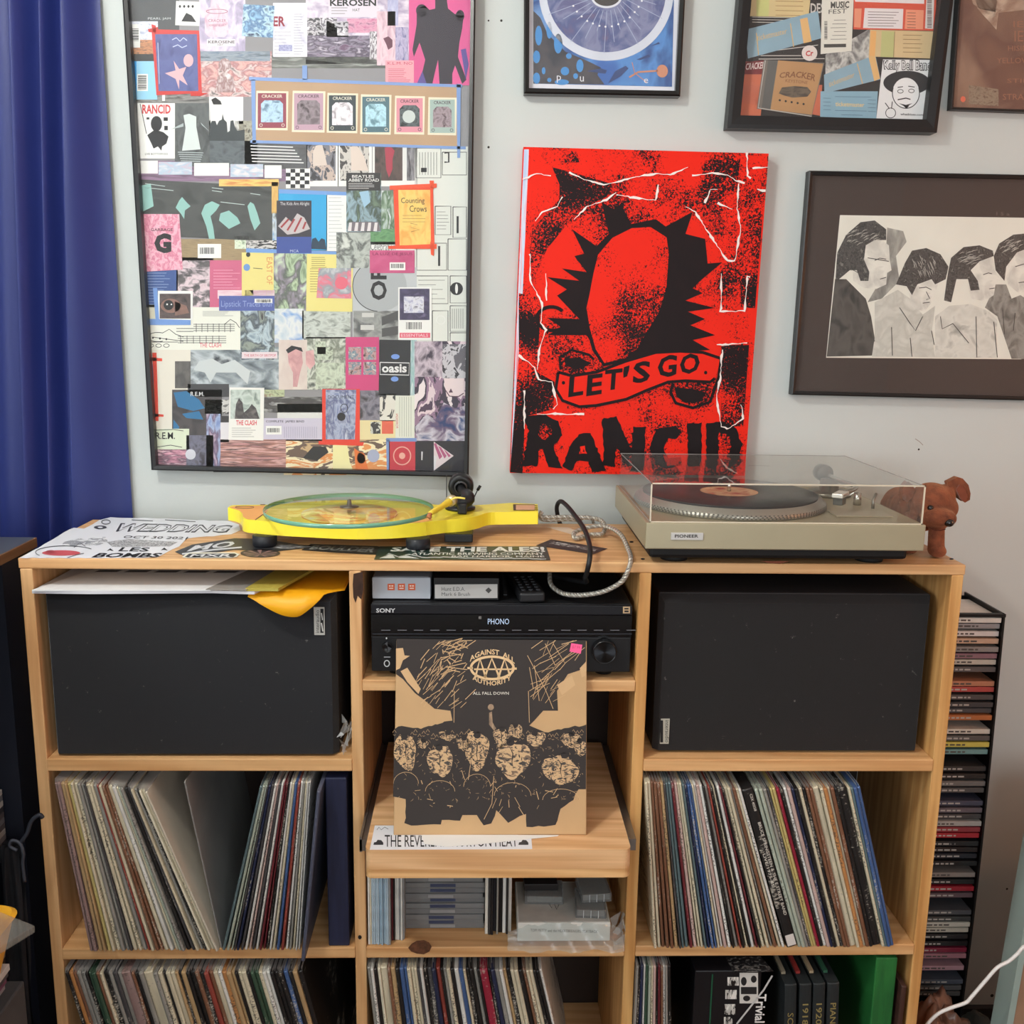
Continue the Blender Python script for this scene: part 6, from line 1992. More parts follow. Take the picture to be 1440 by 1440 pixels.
# ---- flag cover, cyan pages
c = clip(389, 282, 438, 356, mat((62, 58, 66), .5), 6)
mark(c, [T('The Kids Are Alright', 394, 284, 435, 290)], mat((220, 216, 220), .5), 6)
mark(c, [P((391, 318), (402, 305), (410, 312), (418, 300), (428, 306), (436, 322), (420, 328), (404, 330)), ], mat((196, 186, 188), .5), 6)
mark(c, [S(2.6, (395, 320), (406, 308)), S(2.6, (404, 324), (414, 308)), S(2.6, (414, 326), (424, 306)), S(2.6, (426, 322), (430, 312))], mat((160, 62, 66), .5), 7)
mark(c, [B(389, 333, 438, 356)], mat((64, 84, 158), .5), 7)
mark(c, [T('MCA', 408, 351, 420, 355)], mat((190, 200, 226), .5), 8)
flat_art('tape', [P((392, 266), (490, 270), (490, 275), (392, 272)), P((346, 349), (480, 354), (480, 358), (346, 355))], mat((118, 160, 220), .5), lay(5.7), col)
clip(392, 268, 412, 284, mat((60, 170, 224), .5), 4)
c = clip(412, 272, 460, 352, mat((52, 166, 222), .5), 5)
mark(c, [P((437, 350), (439, 336), (444, 334), (448, 340), (452, 335), (457, 337), (459, 351))], mat((40, 60, 80), .5), 5)
c = clip(459, 272, 488, 353, PAPER, 5)
mark(c, rows(462, 278, 484, 348, 14, .6, 11), mat((170, 176, 182), .6), 5)
# ---- black title panel over street photo
c = clip(487, 243, 536, 326, ph([(110, 130, 110), (70, 84, 74), (150, 176, 190), (96, 110, 100)], 4, 44), 6)
mark(c, [B(487, 243, 535, 268)], mat((54, 52, 54), .5), 6)
mark(c, [T('BEATLES', 495, 246, 526, 250, .015), T('ABBEY ROAD', 490, 251, 533, 255.5, .015)] + rows(490, 258, 531, 265, 4, .6, 12), mat((226, 224, 222), .5), 7)
mark(c, [P((505, 270), (518, 268), (521, 284), (512, 292))], mat((160, 196, 220), .5), 7)
mark(c, [P((488, 325), (492, 312), (532, 312), (535, 325))], mat((120, 112, 120), .5), 7)
mark(c, [P((489 + 9 * i, 325), (491 + 9 * i, 313), (495 + 9 * i, 313), (494 + 9 * i, 325)) for i in range(5)], mat((226, 220, 222), .5), 8)
clip(534, 268, 556, 342, ph([(206, 218, 224), (150, 170, 150), (80, 110, 80), (226, 232, 236)], 3, 45), 4)
clip(520, 322, 556, 344, ph([(90, 140, 96), (110, 160, 110), (70, 110, 76)], 3, 46), 5)
c = clip(518, 340, 584, 354, PAPER, 5)
mark(c, [T('Celebration', 521, 341, 556, 352)], mat((90, 90, 92), .5), 5)
# ---- yellow handwritten card in red tape
c = clip(553, 261, 611, 351, mat((236, 78, 44), .5), 7, pts=[(553, 262), (609, 262), (611, 349), (556, 350)])
mark(c, [P((560, 267), (605, 267), (606, 345), (562, 345))], ph([(240, 196, 96), (246, 208, 116), (236, 170, 80)], 3, 47), 7)
mark(c, [T('Counting', 564, 278, 597, 288), T('Crows', 576, 289, 600, 298)], K_, 8)
mark(c, rows(566, 303, 602, 312, 3, .5, 13) + [S(.8, (577, 314), (587, 316), (578, 320), (590, 323), (578, 326))], mat((150, 100, 60), .5), 8)
flat_art('tape', [P((548, 261), (614, 258), (614, 264), (548, 267)), P((604, 254), (610, 254), (610, 266), (605, 266)), P((546, 346), (614, 343), (614, 350), (546, 350)), P((605, 340), (611, 340), (610, 360), (606, 358))], mat((238, 84, 48), .5), lay(9.6), col)
# ---- line-drawing sheet down the right side
c = clip(583, 206, 658, 492, mat((226, 228, 222), .6), 1)
boxes = [(585, 208, 620, 250), (622, 214, 656, 246), (612, 290, 634, 330), (637, 291, 656, 334), (586, 342, 628, 380), (630, 336, 656, 380), (585, 388, 630, 427), (633, 388, 656, 426), (608, 437, 630, 480), (633, 430, 656, 466), (633, 468, 656, 488)]
mark(c, [S(1.1, (a, b_), (e_, b_), (e_, d), (a, d), (a, b_)) for a, b_, e_, d in boxes], K_, 1)
mark(c, [B(642, 304, 645, 328), E(642, 406, 9, 9), B(616, 346, 619, 374), S(2.2, (625, 215), (631, 215), (631, 228), (625, 228)), B(592, 236, 600, 242)] + [S(.6, (590 + 4 * i, 214), (590 + 4 * i, 246)) for i in range(7)] + [S(.6, (636 + 3 * i, 434), (636 + 3 * i, 462)) for i in range(6)] + rows(614, 298, 632, 322, 6, .5, 14) + rows(588, 394, 626, 420, 5, .5, 15), K_, 2)
mark(c, [E(642, 406, 2, 7), ring(620, 450, 6, 6, .7, 16)], PAPER, 3)
# ---- grey portrait, magenta card, yellow page, disc
clip(473, 327, 521, 377, ph([(150, 156, 152), (190, 196, 190), (96, 100, 98), (214, 218, 212)], 3, 48), 6)
c = clip(520, 352, 583, 384, ph([(190, 70, 120), (206, 92, 138)], 3, 49), 7)
mark(c, [T('LA LUZ DE JESUS', 524, 355, 580, 360)], mat((110, 30, 70), .5), 7)
mark(c, [B(548, 369, 570, 380)], PAPER, 7)
mark(c, barcode(550, 371, 568, 377, True, 6, 14), K_, 8, 'barcode')
c = clip(431, 357, 496, 438, mat((234, 222, 140), .5), 5, rot=.8)
mark(c, rows(438, 362, 462, 376, 6, .7, 16) + rows(436, 378, 450, 410, 10, .7, 17), mat((140, 120, 60), .5), 5)
mark(c, [P((448, 377), (494, 377), (494, 420), (445, 419))], ph([(196, 170, 186), (226, 120, 140), (150, 160, 170), (206, 206, 210)], 3, 51), 6)
mark(c, [E(480, 398, 9, 9)], mat((226, 110, 130), .5), 7)
clip(496, 376, 586, 480, mat((196, 200, 204), .5), 2)
c = flat_art('clipping', [E(534, 402, 38, 36)], mat((176, 180, 184), .3), lay(5), col)
mark(c, [ring(534, 402, 38, 36, 1, a0=95, a1=250), TQ('OP', ((521, 422), (521, 376), (544, 376), (544, 422)), .03)], K_, 5)
clip(497, 437, 562, 480, ph([(120, 122, 124), (160, 162, 160), (90, 92, 94)], 3, 52), 4)
mark(col, [P((537, 446), (562, 436), (562, 448), (537, 458)), P((537, 462), (562, 458), (562, 470), (537, 474))], mat((84, 84, 86), .6), 5)
mark(col, [B(509, 440, 526, 446), B(507, 457, 526, 464)], mat((206, 206, 204), .6), 5)
c = clip(560, 404, 607, 478, PAPER, 7)
mark(c, [B(562, 406, 604, 450)], ph([(84, 76, 110), (60, 54, 84), (110, 100, 136)], 3, 53), 7)
mark(c, [B(568, 417, 596, 440)], ph([(150, 150, 190), (226, 226, 236), (80, 76, 110)], 3, 54), 8)
mark(c, barcode(571, 453, 593, 463, True, 8, 16), K_, 7, 'barcode')
mark(c, [B(562, 468, 605, 475)], mat((226, 96, 120), .5), 7)
mark(c, [T('ESSENTIALS', 564, 469.5, 602, 473.5)], mat((240, 220, 224), .5), 8)
clip(425, 437, 493, 476, ph([(170, 176, 170), (206, 212, 206), (120, 126, 122)], 5, 55), 3)
clip(386, 434, 427, 482, ph([(110, 160, 220), (226, 228, 230), (190, 206, 220)], 2.2, 56), 3)
clip(338, 437, 386, 506, ph([(120, 140, 160), (190, 206, 214), (76, 84, 96), (150, 160, 150), (60, 56, 60)], 3, 57), 4)
c = clip(340, 495, 390, 504, mat((232, 216, 222), .6), 5)
mark(c, [T('THE BIRTH OF BRITPOP', 343, 498, 388, 501.5)], mat((206, 70, 100), .5), 5)
# ---- middle-lower dark photos
clip(262, 488, 392, 556, ph([(76, 84, 92), (130, 140, 148), (196, 204, 210), (60, 66, 74)], 3, 58), 2)
mark(col, [P((272, 520), (280, 508), (298, 504), (312, 512), (330, 506), (352, 522), (348, 540), (332, 524), (304, 524), (296, 538), (288, 524))], mat((206, 212, 214), .5), 3.4)
c = clip(392, 478, 432, 548, ph([(226, 214, 206), (214, 196, 190)], 3, 59), 5)
mark(c, [P((404, 490), (412, 488), (424, 492), (426, 510), (422, 524), (418, 544), (412, 544), (412, 524), (406, 512)), P((430, 494), (441, 492), (443, 512), (436, 520), (430, 512))], ph([(232, 190, 190), (214, 164, 166), (196, 146, 150)], 3, 60), 5)
mark(c, [P((402, 492), (410, 486), (424, 489), (426, 495), (416, 491), (405, 497))], K_, 6)
clip(430, 474, 486, 548, ph([(190, 194, 180), (120, 126, 114), (214, 218, 206), (90, 94, 88)], 4, 61), 3)
for a, b_, e_, d in ((443, 480, 458, 498), (446, 488, 468, 506), (444, 510, 484, 546)):
    clip(a, b_, e_, d, ph([(150, 156, 140), (206, 216, 196), (110, 116, 104)], 3, 62 + a), 4)
c = clip(486, 474, 533, 549, mat((206, 74, 128), .5), 6)
for i, (a, b_) in enumerate(((490, 488), (511, 488), (490, 509), (511, 509))):
    mark(c, [B(a, b_, a + 18, b_ + 18)], ph([(226, 214, 206), (90, 130, 150), (200, 160, 160), (70, 64, 66)], 2.6, 70 + i), 6)
c = clip(533, 478, 577, 556, mat((46, 46, 50), .45, var=.2, vscale=12), 6, rot=1)
mark(c, [E(556, 501.5, 6, 3.6, 16), E(555, 533, 5.4, 3.6, 16)], mat((120, 156, 226), .5), 6)
mark(c, [S(1.2, (534.5, 509.5), (575.5, 510.5), (575, 527.5), (534.5, 526.5), (534.5, 509.5)), T('oasis', 537, 512, 572, 524, .03)], mat((230, 230, 232), .5), 6)
clip(577, 478, 586, 556, ph([(190, 206, 220), (150, 190, 190), (220, 226, 230)], 4, 75), 4)
clip(583, 480, 657, 622, ph([(80, 60, 84), (226, 206, 214), (150, 120, 146), (60, 50, 70), (236, 224, 228)], 3.2, 76, hard=True), 5)
clip(583, 480, 622, 530, ph([(90, 76, 96), (206, 190, 204), (64, 54, 70)], 2.6, 77), 6)
clip(622, 484, 657, 532, ph([(100, 96, 106), (200, 196, 204), (56, 52, 60)], 3, 78, hard=True), 6)
mark(col, [P((584, 600), (600, 582), (612, 590), (624, 566), (640, 574), (656, 570), (656, 620), (586, 620))], ph([(60, 80, 130), (206, 200, 214), (110, 90, 120), (40, 60, 110)], 3, 79), 7)
mark(col, [P((624, 532), (652, 532), (653, 556), (628, 558))], mat((234, 214, 218), .5), 7)
mark(col, [S(1.4, (626, 548), (632, 557), (644, 558), (652, 553)), P((634, 546), (637, 552), (631, 552))], mat((90, 60, 80), .5), 8)
# ---- lower band
c = clip(206, 492, 268, 606, mat((232, 226, 214), .6), 4)
mark(c, [P((208, 512), (216, 512), (216, 584), (213, 584))], mat((86, 150, 200), .5), 4)
flat_art('tape', [P((214, 496), (220, 496), (223, 592), (219, 592)), P((207, 502), (228, 504), (228, 508), (207, 507)), P((211, 581), (230, 583), (230, 586), (211, 586))], mat((226, 74, 56), .5), lay(5.4), col)
clip(246, 508, 268, 546, ph([(110, 106, 104), (80, 78, 78)], 3, 80), 5)
c = clip(242, 548, 312, 624, ph([(64, 60, 64), (84, 78, 80), (50, 48, 52)], 3, 81), 5)
mark(c, [P((244, 552), (262, 550), (280, 562), (288, 574), (272, 578), (250, 572)), P((256, 582), (280, 578), (286, 590), (262, 588)), P((244, 590), (252, 600), (250, 620), (243, 620))], mat((52, 116, 164), .5), 5)
clip(264, 540, 322, 558, mat((72, 72, 76), .5), 5)
mark(col, [T('R.E.M.', 268, 551, 287, 557, .01)], mat((226, 226, 228), .5), 6.6)
clip(288, 562, 322, 582, ph([(60, 58, 60), (206, 204, 202), (120, 118, 118)], 3, 82, hard=True), 5)
clip(290, 582, 310, 656, ph([(130, 150, 200), (170, 186, 220), (110, 90, 120), (190, 170, 190)], 3, 83), 6)
clip(308, 585, 324, 620, mat((60, 58, 62), .6), 4)
c = clip(322, 545, 371, 619, mat((240, 238, 234), .6), 8, rot=1)
mark(c, [B(324, 548, 366, 589)], ph([(170, 184, 176), (206, 216, 210), (130, 144, 138)], 3, 84), 8)
mark(c, [P((330, 589), (332, 568), (336, 560), (341, 566), (343, 580), (350, 574), (354, 568), (360, 574), (365, 589))], ph([(96, 90, 90), (64, 60, 62), (120, 112, 110)], 3, 85), 9)
mark(c, [T('THE CLASH', 332, 591, 361, 598, .02)], mat((214, 52, 70), .5), 8)
mark(c, rows(326, 602, 364, 614, 5, .6, 18), mat((150, 150, 152), .5), 8)
clip(370, 548, 400, 566, ph([(150, 130, 110), (190, 200, 160), (90, 84, 80)], 3, 86), 3)
clip(368, 558, 458, 580, ph([(90, 88, 88), (70, 66, 66), (180, 180, 180)], 4, 87), 4)
clip(390, 568, 456, 590, mat((220, 220, 220), .6, var=.06, vscale=20), 4)
c = clip(370, 588, 453, 620, mat((206, 200, 220), .6), 5)
mark(c, [B(374, 599, 396, 611)], PAPER, 5)
mark(c, barcode(376, 602, 393, 608, True, 9, 14) + [T('COMPLETE  JAMES BIND', 374, 591, 428, 595)], K_, 6, 'barcode')
mark(c, [S(.5, (400 + 3 * i, 600), (400 + 3 * i, 616)) for i in range(16)], mat((150, 144, 176), .5), 6)
c = clip(214, 603, 266, 632, mat((222, 230, 206), .6), 6)
mark(c, [T('R.E.M.', 219, 608, 246, 617.5, .015), S(.9, (216, 605), (244, 604), (258, 606)), S(.9, (218, 629), (240, 626), (256, 629))], K_, 6)
clip(215, 628, 268, 658, ph([(226, 170, 186), (190, 130, 150), (110, 84, 100), (236, 196, 206)], 3, 88, (1, 1, 3)), 5)
clip(262, 612, 300, 658, ph([(70, 66, 74), (120, 120, 140), (96, 90, 100)], 4, 89), 6)
mark(col, [E(268, 639, 7.4, 7.4, 18)], mat((214, 214, 224), .5), 8)
clip(310, 594, 322, 622, mat((226, 222, 228), .6), 6)
clip(310, 618, 402, 660, ph([(206, 150, 150), (120, 90, 90), (170, 120, 110), (226, 180, 176), (84, 66, 66)], 3, 90, (.6, 1, 4)), 6)
clip(300, 654, 402, 664, mat((58, 58, 60), .6), 5)
clip(399, 618, 545, 668, ph([(236, 214, 180), (226, 150, 90), (240, 226, 190), (110, 90, 80), (200, 170, 130)], 3.2, 91, hard=True), 5)
mark(col, [P((468, 626), (488, 624), (492, 650), (496, 660), (468, 660))], mat((238, 230, 176), .5), 7)
mark(col, [P((498, 630), (512, 640), (518, 660), (500, 660)), E(508, 644, 6, 8)], mat((226, 120, 60), .5), 7)
mark(col, [E(525, 641, 8.5, 9)], mat((170, 176, 206), .5), 8)
mark(col, [P((426, 644), (440, 628), (458, 628), (462, 636), (446, 648))], K_, 7)
c = clip(453, 547, 506, 624, mat((226, 68, 52), .5), 7)
mark(c, [P((458, 548), (501, 548), (499, 618), (458, 618))], ph([(130, 140, 180), (176, 184, 210), (96, 104, 146), (200, 206, 224)], 4, 92), 7)
mark(c, [T('DOCUMENT', 461, 556, 498, 560.5), ring(484, 574, 5, 6, 1, 14), E(480, 586, 6, 6, 12)], K_, 8)
flat_art('tape', [P((448, 620), (512, 622), (510, 627), (448, 625))], mat((226, 68, 52), .5), lay(8.8), col)
clip(505, 548, 535, 592, ph([(84, 80, 96), (140, 136, 150), (64, 60, 66)], 3, 93), 5)
clip(534, 554, 556, 592, ph([(226, 222, 214), (60, 58, 60)], 1.6, 94, hard=True), 6)
c = clip(505, 591, 556, 618, mat((230, 216, 170), .6), 6)
mark(c, [B(521, 593, 535, 610)], ph([(206, 206, 200), (60, 58, 62)], 2.4, 95, hard=True), 6)
mark(c, [B(537, 592, 553, 610)], mat((222, 104, 84), .5), 6)
c = clip(556, 556, 583, 616, mat((226, 228, 218), .6), 5)
mark(c, [S(.6, (562 + 3.2 * i, 558), (562 + 3.2 * i, 614)) for i in range(6)], mat((160, 162, 156), .5), 5)
mark(c, [TQ('FOREIGN', ((560, 602), (560, 582), (556.5, 582), (556.5, 602)))], mat((206, 60, 60), .5), 5)
clip(505, 616, 548, 640, ph([(206, 200, 180), (90, 96, 88), (226, 214, 150)], 3, 96), 4)
flat_art('tape', [P((543, 616), (586, 616), (586, 621), (543, 621)), P((543, 618), (548, 618), (548, 664), (544, 664))], mat((126, 150, 206), .5), lay(7), col)
c = clip(547, 621, 584, 666, mat((196, 60, 74), .5), 7)
mark(c, [ring(565.5, 641, 12, 12.5, 1.6, 30), E(565.5, 641, 4.4, 4.6)], mat((226, 170, 160), .5), 7)
c = clip(583, 620, 658, 668, mat((44, 42, 50), .5, var=.2, vscale=10), 6)
mark(c, [P((610, 621), (638, 641), (610, 662))], mat((222, 208, 214), .5), 6)
mark(c, [P((610, 624 + 0), (613, 623), (622, 642), (618, 646)), P((616, 627), (620, 629), (628, 641), (625, 645)), P((624, 632), (627, 634), (634, 641), (631, 643))], mat((176, 90, 130), .5), 7)
mark(c, [P((610, 640), (614, 642), (612, 660), (610, 661)), P((592.5, 635), (594.5, 635), (594, 647), (592.5, 647))], mat((220, 220, 226), .5), 7)

# ================================================================== red canvas
cvq = [(736, 206.5), (1081, 216), (1047, 669), (717, 665)]
Yc = WY - .026
q = [PY(x, y, Yc) for x, y in cvq]
can = thing('canvas_print', 'red and black torn-poster canvas with large block lettering', 'canvas', ((q[2].x + q[3].x) / 2, WY, min(p.z for p in q)))
def red_mat(seed, amount, scale=1.):
    m, N, L, b = newmat('red_poster_print')
    tc = N.new('ShaderNodeTexCoord')
    n = N.new('ShaderNodeTexNoise')
    n.inputs['Scale'].default_value = 260 * scale
    n.inputs['Detail'].default_value = 5
    n.inputs['Roughness'].default_value = .65
    n.inputs['Distortion'].default_value = .8
    mp = N.new('ShaderNodeMapping')
    mp.inputs['Location'].default_value = (seed, seed * 2, seed * .3)
    L.new(tc.outputs['Object'], mp.inputs['Vector'])
    L.new(mp.outputs['Vector'], n.inputs['Vector'])
    n2 = N.new('ShaderNodeTexNoise')
    n2.inputs['Scale'].default_value = 11
    n2.inputs['Detail'].default_value = 2
    L.new(mp.outputs['Vector'], n2.inputs['Vector'])
    mm = N.new('ShaderNodeMath')
    mm.operation = 'MULTIPLY_ADD'
    L.new(n2.outputs['Fac'], mm.inputs[0])
    mm.inputs[1].default_value = .75
    L.new(n.outputs['Fac'], mm.inputs[2])
    r = N.new('ShaderNodeValToRGB')
    r.color_ramp.elements[0].position = 1.02 - amount
    r.color_ramp.elements[0].color = lin((228, 32, 6)) + (1,)
    r.color_ramp.elements[1].position = min(1, 1.04 - amount)
    r.color_ramp.elements[1].color = lin((24, 9, 11)) + (1,)
    L.new(mm.outputs[0], r.inputs['Fac'])
    L.new(r.outputs['Color'], b.inputs['Base Color'])
    b.inputs['Roughness'].default_value = .5
    b.inputs['Specular IOR Level'].default_value = .2
    return m
MB().prism(q, (0, .0255, 0)).build('canvas', red_mat(1, .07), can, bevel=.002)
flat_art('side_band', [P((737, 210), (744, 210), (724, 660), (718, 660))], ph([(176, 196, 226), (206, 214, 232), (238, 60, 50)], 3, 97, (1, 1, 1)), lambda a, b_: PY(a, b_, Yc - .0001), can)
Q = lambda cx, cy: (700 + .3472 * cx, 190 + .3472 * cy)
def cl_(n):
    Y = Yc - .0003 - .00025 * n
    return lambda px, py: PY(px, py, Y)
RB = mat((22, 8, 10), .5, spec=.2)
RR = mat((228, 32, 6), .5, spec=.2)
# speckled zones
flat_art('speckled_zone', [P(*[Q(*p) for p in z]) for z in (((985, 82), (1092, 84), (1042, 700), (985, 700), (970, 200)),)], red_mat(5, .19), cl_(1), can)
flat_art('speckled_zone', [P(*[Q(*p) for p in ((905, 850), (1018, 850), (994, 1180), (905, 1180))])], red_mat(9, .22), cl_(1), can)
flat_art('speckled_zone', [P(*[Q(*p) for p in ((85, 640), (175, 660), (160, 960), (230, 1000), (225, 1110), (110, 1140), (100, 1370), (50, 1365), (85, 900))])], red_mat(3, .20), cl_(1), can)
flat_art('speckled_zone', [P(*[Q(*p) for p in ((220, 130), (300, 150), (470, 200), (440, 250), (330, 300), (200, 460), (140, 600), (130, 480), (140, 380), (250, 260), (250, 200))])], red_mat(7, .18), cl_(1), can)
flat_art('speckled_zone', [P(*[Q(*p) for p in ((185, 60), (320, 65), (330, 110), (200, 120))]), ], red_mat(11, .14), cl_(1), can)
flat_art('speckled_zone', [P(*[Q(*p) for p in ((480, 160), (760, 150), (760, 230), (640, 300), (480, 240))])], red_mat(12, .12), cl_(1), can)
# black burst behind a plain rounded shape
burst = [(300, 380), (400, 450), (450, 400), (420, 270), (470, 300), (500, 280), (540, 360), (640, 340), (680, 370), (790, 310), (760, 400), (840, 420), (850, 520), (910, 515), (820, 590), (790, 620), (830, 640), (760, 670), (880, 700), (770, 715), (840, 745), (780, 770), (880, 810), (790, 830), (860, 870), (700, 880), (430, 935), (360, 810), (200, 810), (260, 780), (200, 740), (330, 745), (240, 650), (280, 625), (200, 575), (330, 590), (260, 540), (360, 555), (310, 490), (350, 480)]
flat_art('black_burst', [P(*[Q(*p) for p in burst])], mat((24, 9, 11), .5, spec=.2, var=.3, vscale=30), cl_(2), can)
egg = [(380 + 0, 560), (365, 640), (352, 700), (365, 780), (390, 870), (430, 930), (520, 910), (570, 870), (610, 800), (660, 720), (690, 620), (700, 480), (690, 410), (620, 365), (540, 370), (460, 410), (400, 480)]
flat_art('rounded_shape', [P(*[Q(*p) for p in egg])], red_mat(21, .08), cl_(3), can)
flat_art('rounded_outline', [S(5, *[Q(*p) for p in egg + egg[:1]])], RB, cl_(4), can)
# plain swirl strokes at the left and ribbon with lettering
flat_art('swirl', [S(5, *[Q(220 + 70 * math.cos(R(a)) * (1 - a / 1400), 740 + 55 * math.sin(R(a)) * (1 - a / 1400)) for a in range(20, 330, 15)])], RB, cl_(4), can)
rib_t = [(245, 960), (300, 975), (400, 960), (520, 915), (640, 880), (740, 875), (830, 880), (905, 905)]
rib_b = [(880, 985), (860, 1000), (760, 995), (690, 1000), (600, 1035), (520, 1070), (400, 1095), (330, 1100), (262, 1075), (235, 1030)]
flat_art('ribbon', [P(*[Q(*p) for p in rib_t + rib_b])], RR, cl_(5), can)
flat_art('ribbon_outline', [S(4.2, *[Q(*p) for p in rib_t]), S(4.2, *[Q(*p) for p in rib_b + [rib_t[0]]]), S(4.2, *[Q(*p) for p in ((905, 905), (895, 980), (860, 1080), (790, 1105), (720, 1085), (700, 1040), (710, 1005))]), S(3.6, *[Q(*p) for p in ((255, 950), (250, 900), (300, 870), (370, 890), (390, 910))])], RB, cl_(6), can)
flat_art('ribbon_shadow', [P(*[Q(*p) for p in ((715, 1020), (800, 1030), (845, 1045), (820, 1080), (760, 1085), (725, 1060))])], RB, cl_(6), can)
flat_art('ribbon_shadow', [P(*[Q(*p) for p in ((270, 905), (330, 900), (380, 925), (320, 950), (280, 935))])], RB, cl_(6), can)
for ch, x0, x1, yt0, yb0, dy in (('L', 285, 345, 980, 1062, 0), ('E', 358, 420, 972, 1058, 0), ('T', 430, 500, 952, 1036, 0), ("'", 505, 528, 940, 985, 0), ('S', 545, 615, 920, 1008, 0), ('G', 645, 722, 895, 985, 0), ('O', 735, 815, 888, 972, 0)):
    flat_art('lettering', [TQ(ch, (Q(x0 + 6, yt0), Q(x1 + 6, yt0 - 8), Q(x1, yb0 - 10), Q(x0, yb0)), .03)], RB, cl_(7), can)
flat_art('ribbon_dot', [E(*Q(266, 1003), 2.4, 2.6, 10), E(*Q(842, 962), 2.4, 2.6, 10)], RB, cl_(7), can)
# big rough capitals along the bottom
NB = mat((20, 8, 10), .5, spec=.2, var=.35, vscale=60)
def rough(pts, seed):
    return P(*torn([Q(*p) for p in pts + pts[:1]], 1.1, 4, seed)[:-1])
letters = [[(105, 1140), (190, 1130), (245, 1160), (262, 1215), (225, 1262), (262, 1350), (205, 1345), (180, 1270), (165, 1270), (160, 1340), (100, 1340), (125, 1200)],
           [(330, 1210), (375, 1205), (440, 1360), (380, 1365), (365, 1320), (320, 1320), (300, 1360), (262, 1345), (290, 1260)],
           [(420, 1150), (480, 1140), (540, 1270), (548, 1180), (598, 1180), (590, 1360), (540, 1365), (480, 1260), (475, 1340), (425, 1340), (430, 1240)],
           [(640, 1190), (720, 1178), (745, 1200), (720, 1235), (690, 1225), (670, 1270), (690, 1310), (740, 1300), (745, 1335), (690, 1352), (640, 1335), (615, 1270)],
           [(768, 1170), (825, 1165), (825, 1340), (770, 1345)],
           [(845, 1165), (900, 1160), (960, 1180), (990, 1250), (970, 1330), (915, 1358), (845, 1345)]]
holes = [[(175, 1165), (215, 1175), (222, 1210), (190, 1235), (165, 1225)], [(335, 1260), (352, 1258), (360, 1290), (332, 1292)], [(895, 1205), (935, 1215), (945, 1260), (925, 1310), (895, 1312)]]
for i, l in enumerate(letters):
    flat_art('block_letter', [rough(l, i)], NB, cl_(3), can)
for i, h in enumerate(holes):
    flat_art('letter_counter', [rough(h, 20 + i)], red_mat(31, .06), cl_(4), can)
# torn white paper edges
TW = mat((240, 226, 220), .6)
tears = [((100, 180), (160, 155), (215, 165)), ((290, 150), (350, 180), (430, 200), (475, 190), (560, 170), (640, 155), (700, 160), (770, 130)), ((785, 165), (870, 155), (930, 160), (965, 185), (1000, 195)), ((480, 240), (560, 255), (640, 265), (650, 200)),
         ((150, 350), (180, 310), (240, 290), (262, 250)), ((310, 340), (360, 290), (440, 262), (480, 232)), ((975, 195), (970, 300), (985, 380), (960, 510), (930, 510), (850, 390), (800, 310), (760, 290)), ((840, 275), (860, 220), (890, 220)), ((890, 275), (950, 300)),
         ((130, 480), (130, 590), (180, 680), (175, 760), (195, 790), (170, 860), (160, 950)), ((195, 560), (198, 670)), ((905, 560), (905, 700), (900, 715), (1000, 712), (1010, 570), (1022, 575)), ((885, 850), (1010, 842)), ((910, 870), (900, 990), (885, 1060), (905, 1180), (930, 1190)),
         ((85, 890), (150, 940), (165, 990), (220, 1000), (240, 1090), (225, 1110)), ((107, 1035), (108, 1190)), ((160, 1130), (350, 1130)), ((985, 1090), (995, 1150), (930, 1190)), ((900, 1310), (930, 1350), (970, 1370)), ((1050, 220), (1085, 225)), ((1030, 135), (1095, 130)), ((1010, 70), (1012, 165), (1025, 175))]
_r2 = random.Random(4)
for i, tl in enumerate(tears):
    pts_ = torn([Q(*p) for p in tl], .7, 4, 50 + i)
    ws = [max(.8, (2.2 + 1.6 * math.sin(k * .7 + i)) * _r2.uniform(.5, 1.1)) for k in range(len(pts_))]
    flat_art('torn_edge', [('s', pts_, ws)], TW, cl_(8), can)

# ================================================================== blue poster
pu = frame_thing('framed_poster', 'black-framed blue poster with a large pale ring', 'picture', [(738, -250), (976, -250), (956.5, 135.5), (736.5, 131.5)], .0095, mat((14, 14, 15), .15, spec=.6), .022, True, mat((228, 226, 236), .5))
Mp = lambda n: lay(n)
v = lambda cx, cy: (700 + .25 * cx, .25 * cy)
flat_art('picture', [P(v(200, -900), v(1010, -900), v(980, 488), v(200, 470))], ph([(56, 100, 176), (84, 140, 206), (44, 76, 140), (110, 150, 206)], 3, 101), Mp(1), pu)
flat_art('dark_corner', [P(*[v(*p) for p in ((200, 60), (240, 100), (280, 190), (380, 290), (520, 350), (580, 380), (560, 420), (600, 475), (200, 470))])], ph([(56, 56, 66), (76, 70, 76), (48, 48, 60)], 3, 102), Mp(2), pu)
flat_art('pale_ring', [E(*v(610, -50), 95, 98, 60)], mat((212, 216, 230), .5, var=.06, vscale=20), Mp(3), pu)
flat_art('iris_disc', [E(*v(610, -50), 84, 86, 60)], ph([(96, 96, 140), (130, 134, 170), (80, 90, 140), (110, 96, 130)], 5, 103), Mp(4), pu)
flat_art('rays', [S(.8, v(610 + 110 * math.cos(R(a)), -50 + 110 * math.sin(R(a))), v(610 + (230 + 60 * (i % 3)) * math.cos(R(a + 4)), -50 + (230 + 60 * (i % 3)) * math.sin(R(a + 4)))) for i, a in enumerate(range(0, 360, 11))], mat((170, 178, 206), .5), Mp(5), pu)
flat_art('pale_ring', [E(*v(612, -20), 22, 16.5, 40)], mat((222, 224, 234), .5), Mp(6), pu)
flat_art('pupil_disc', [E(*v(612, -20), 19, 13.5, 40)], mat((70, 66, 66), .5), Mp(7), pu)
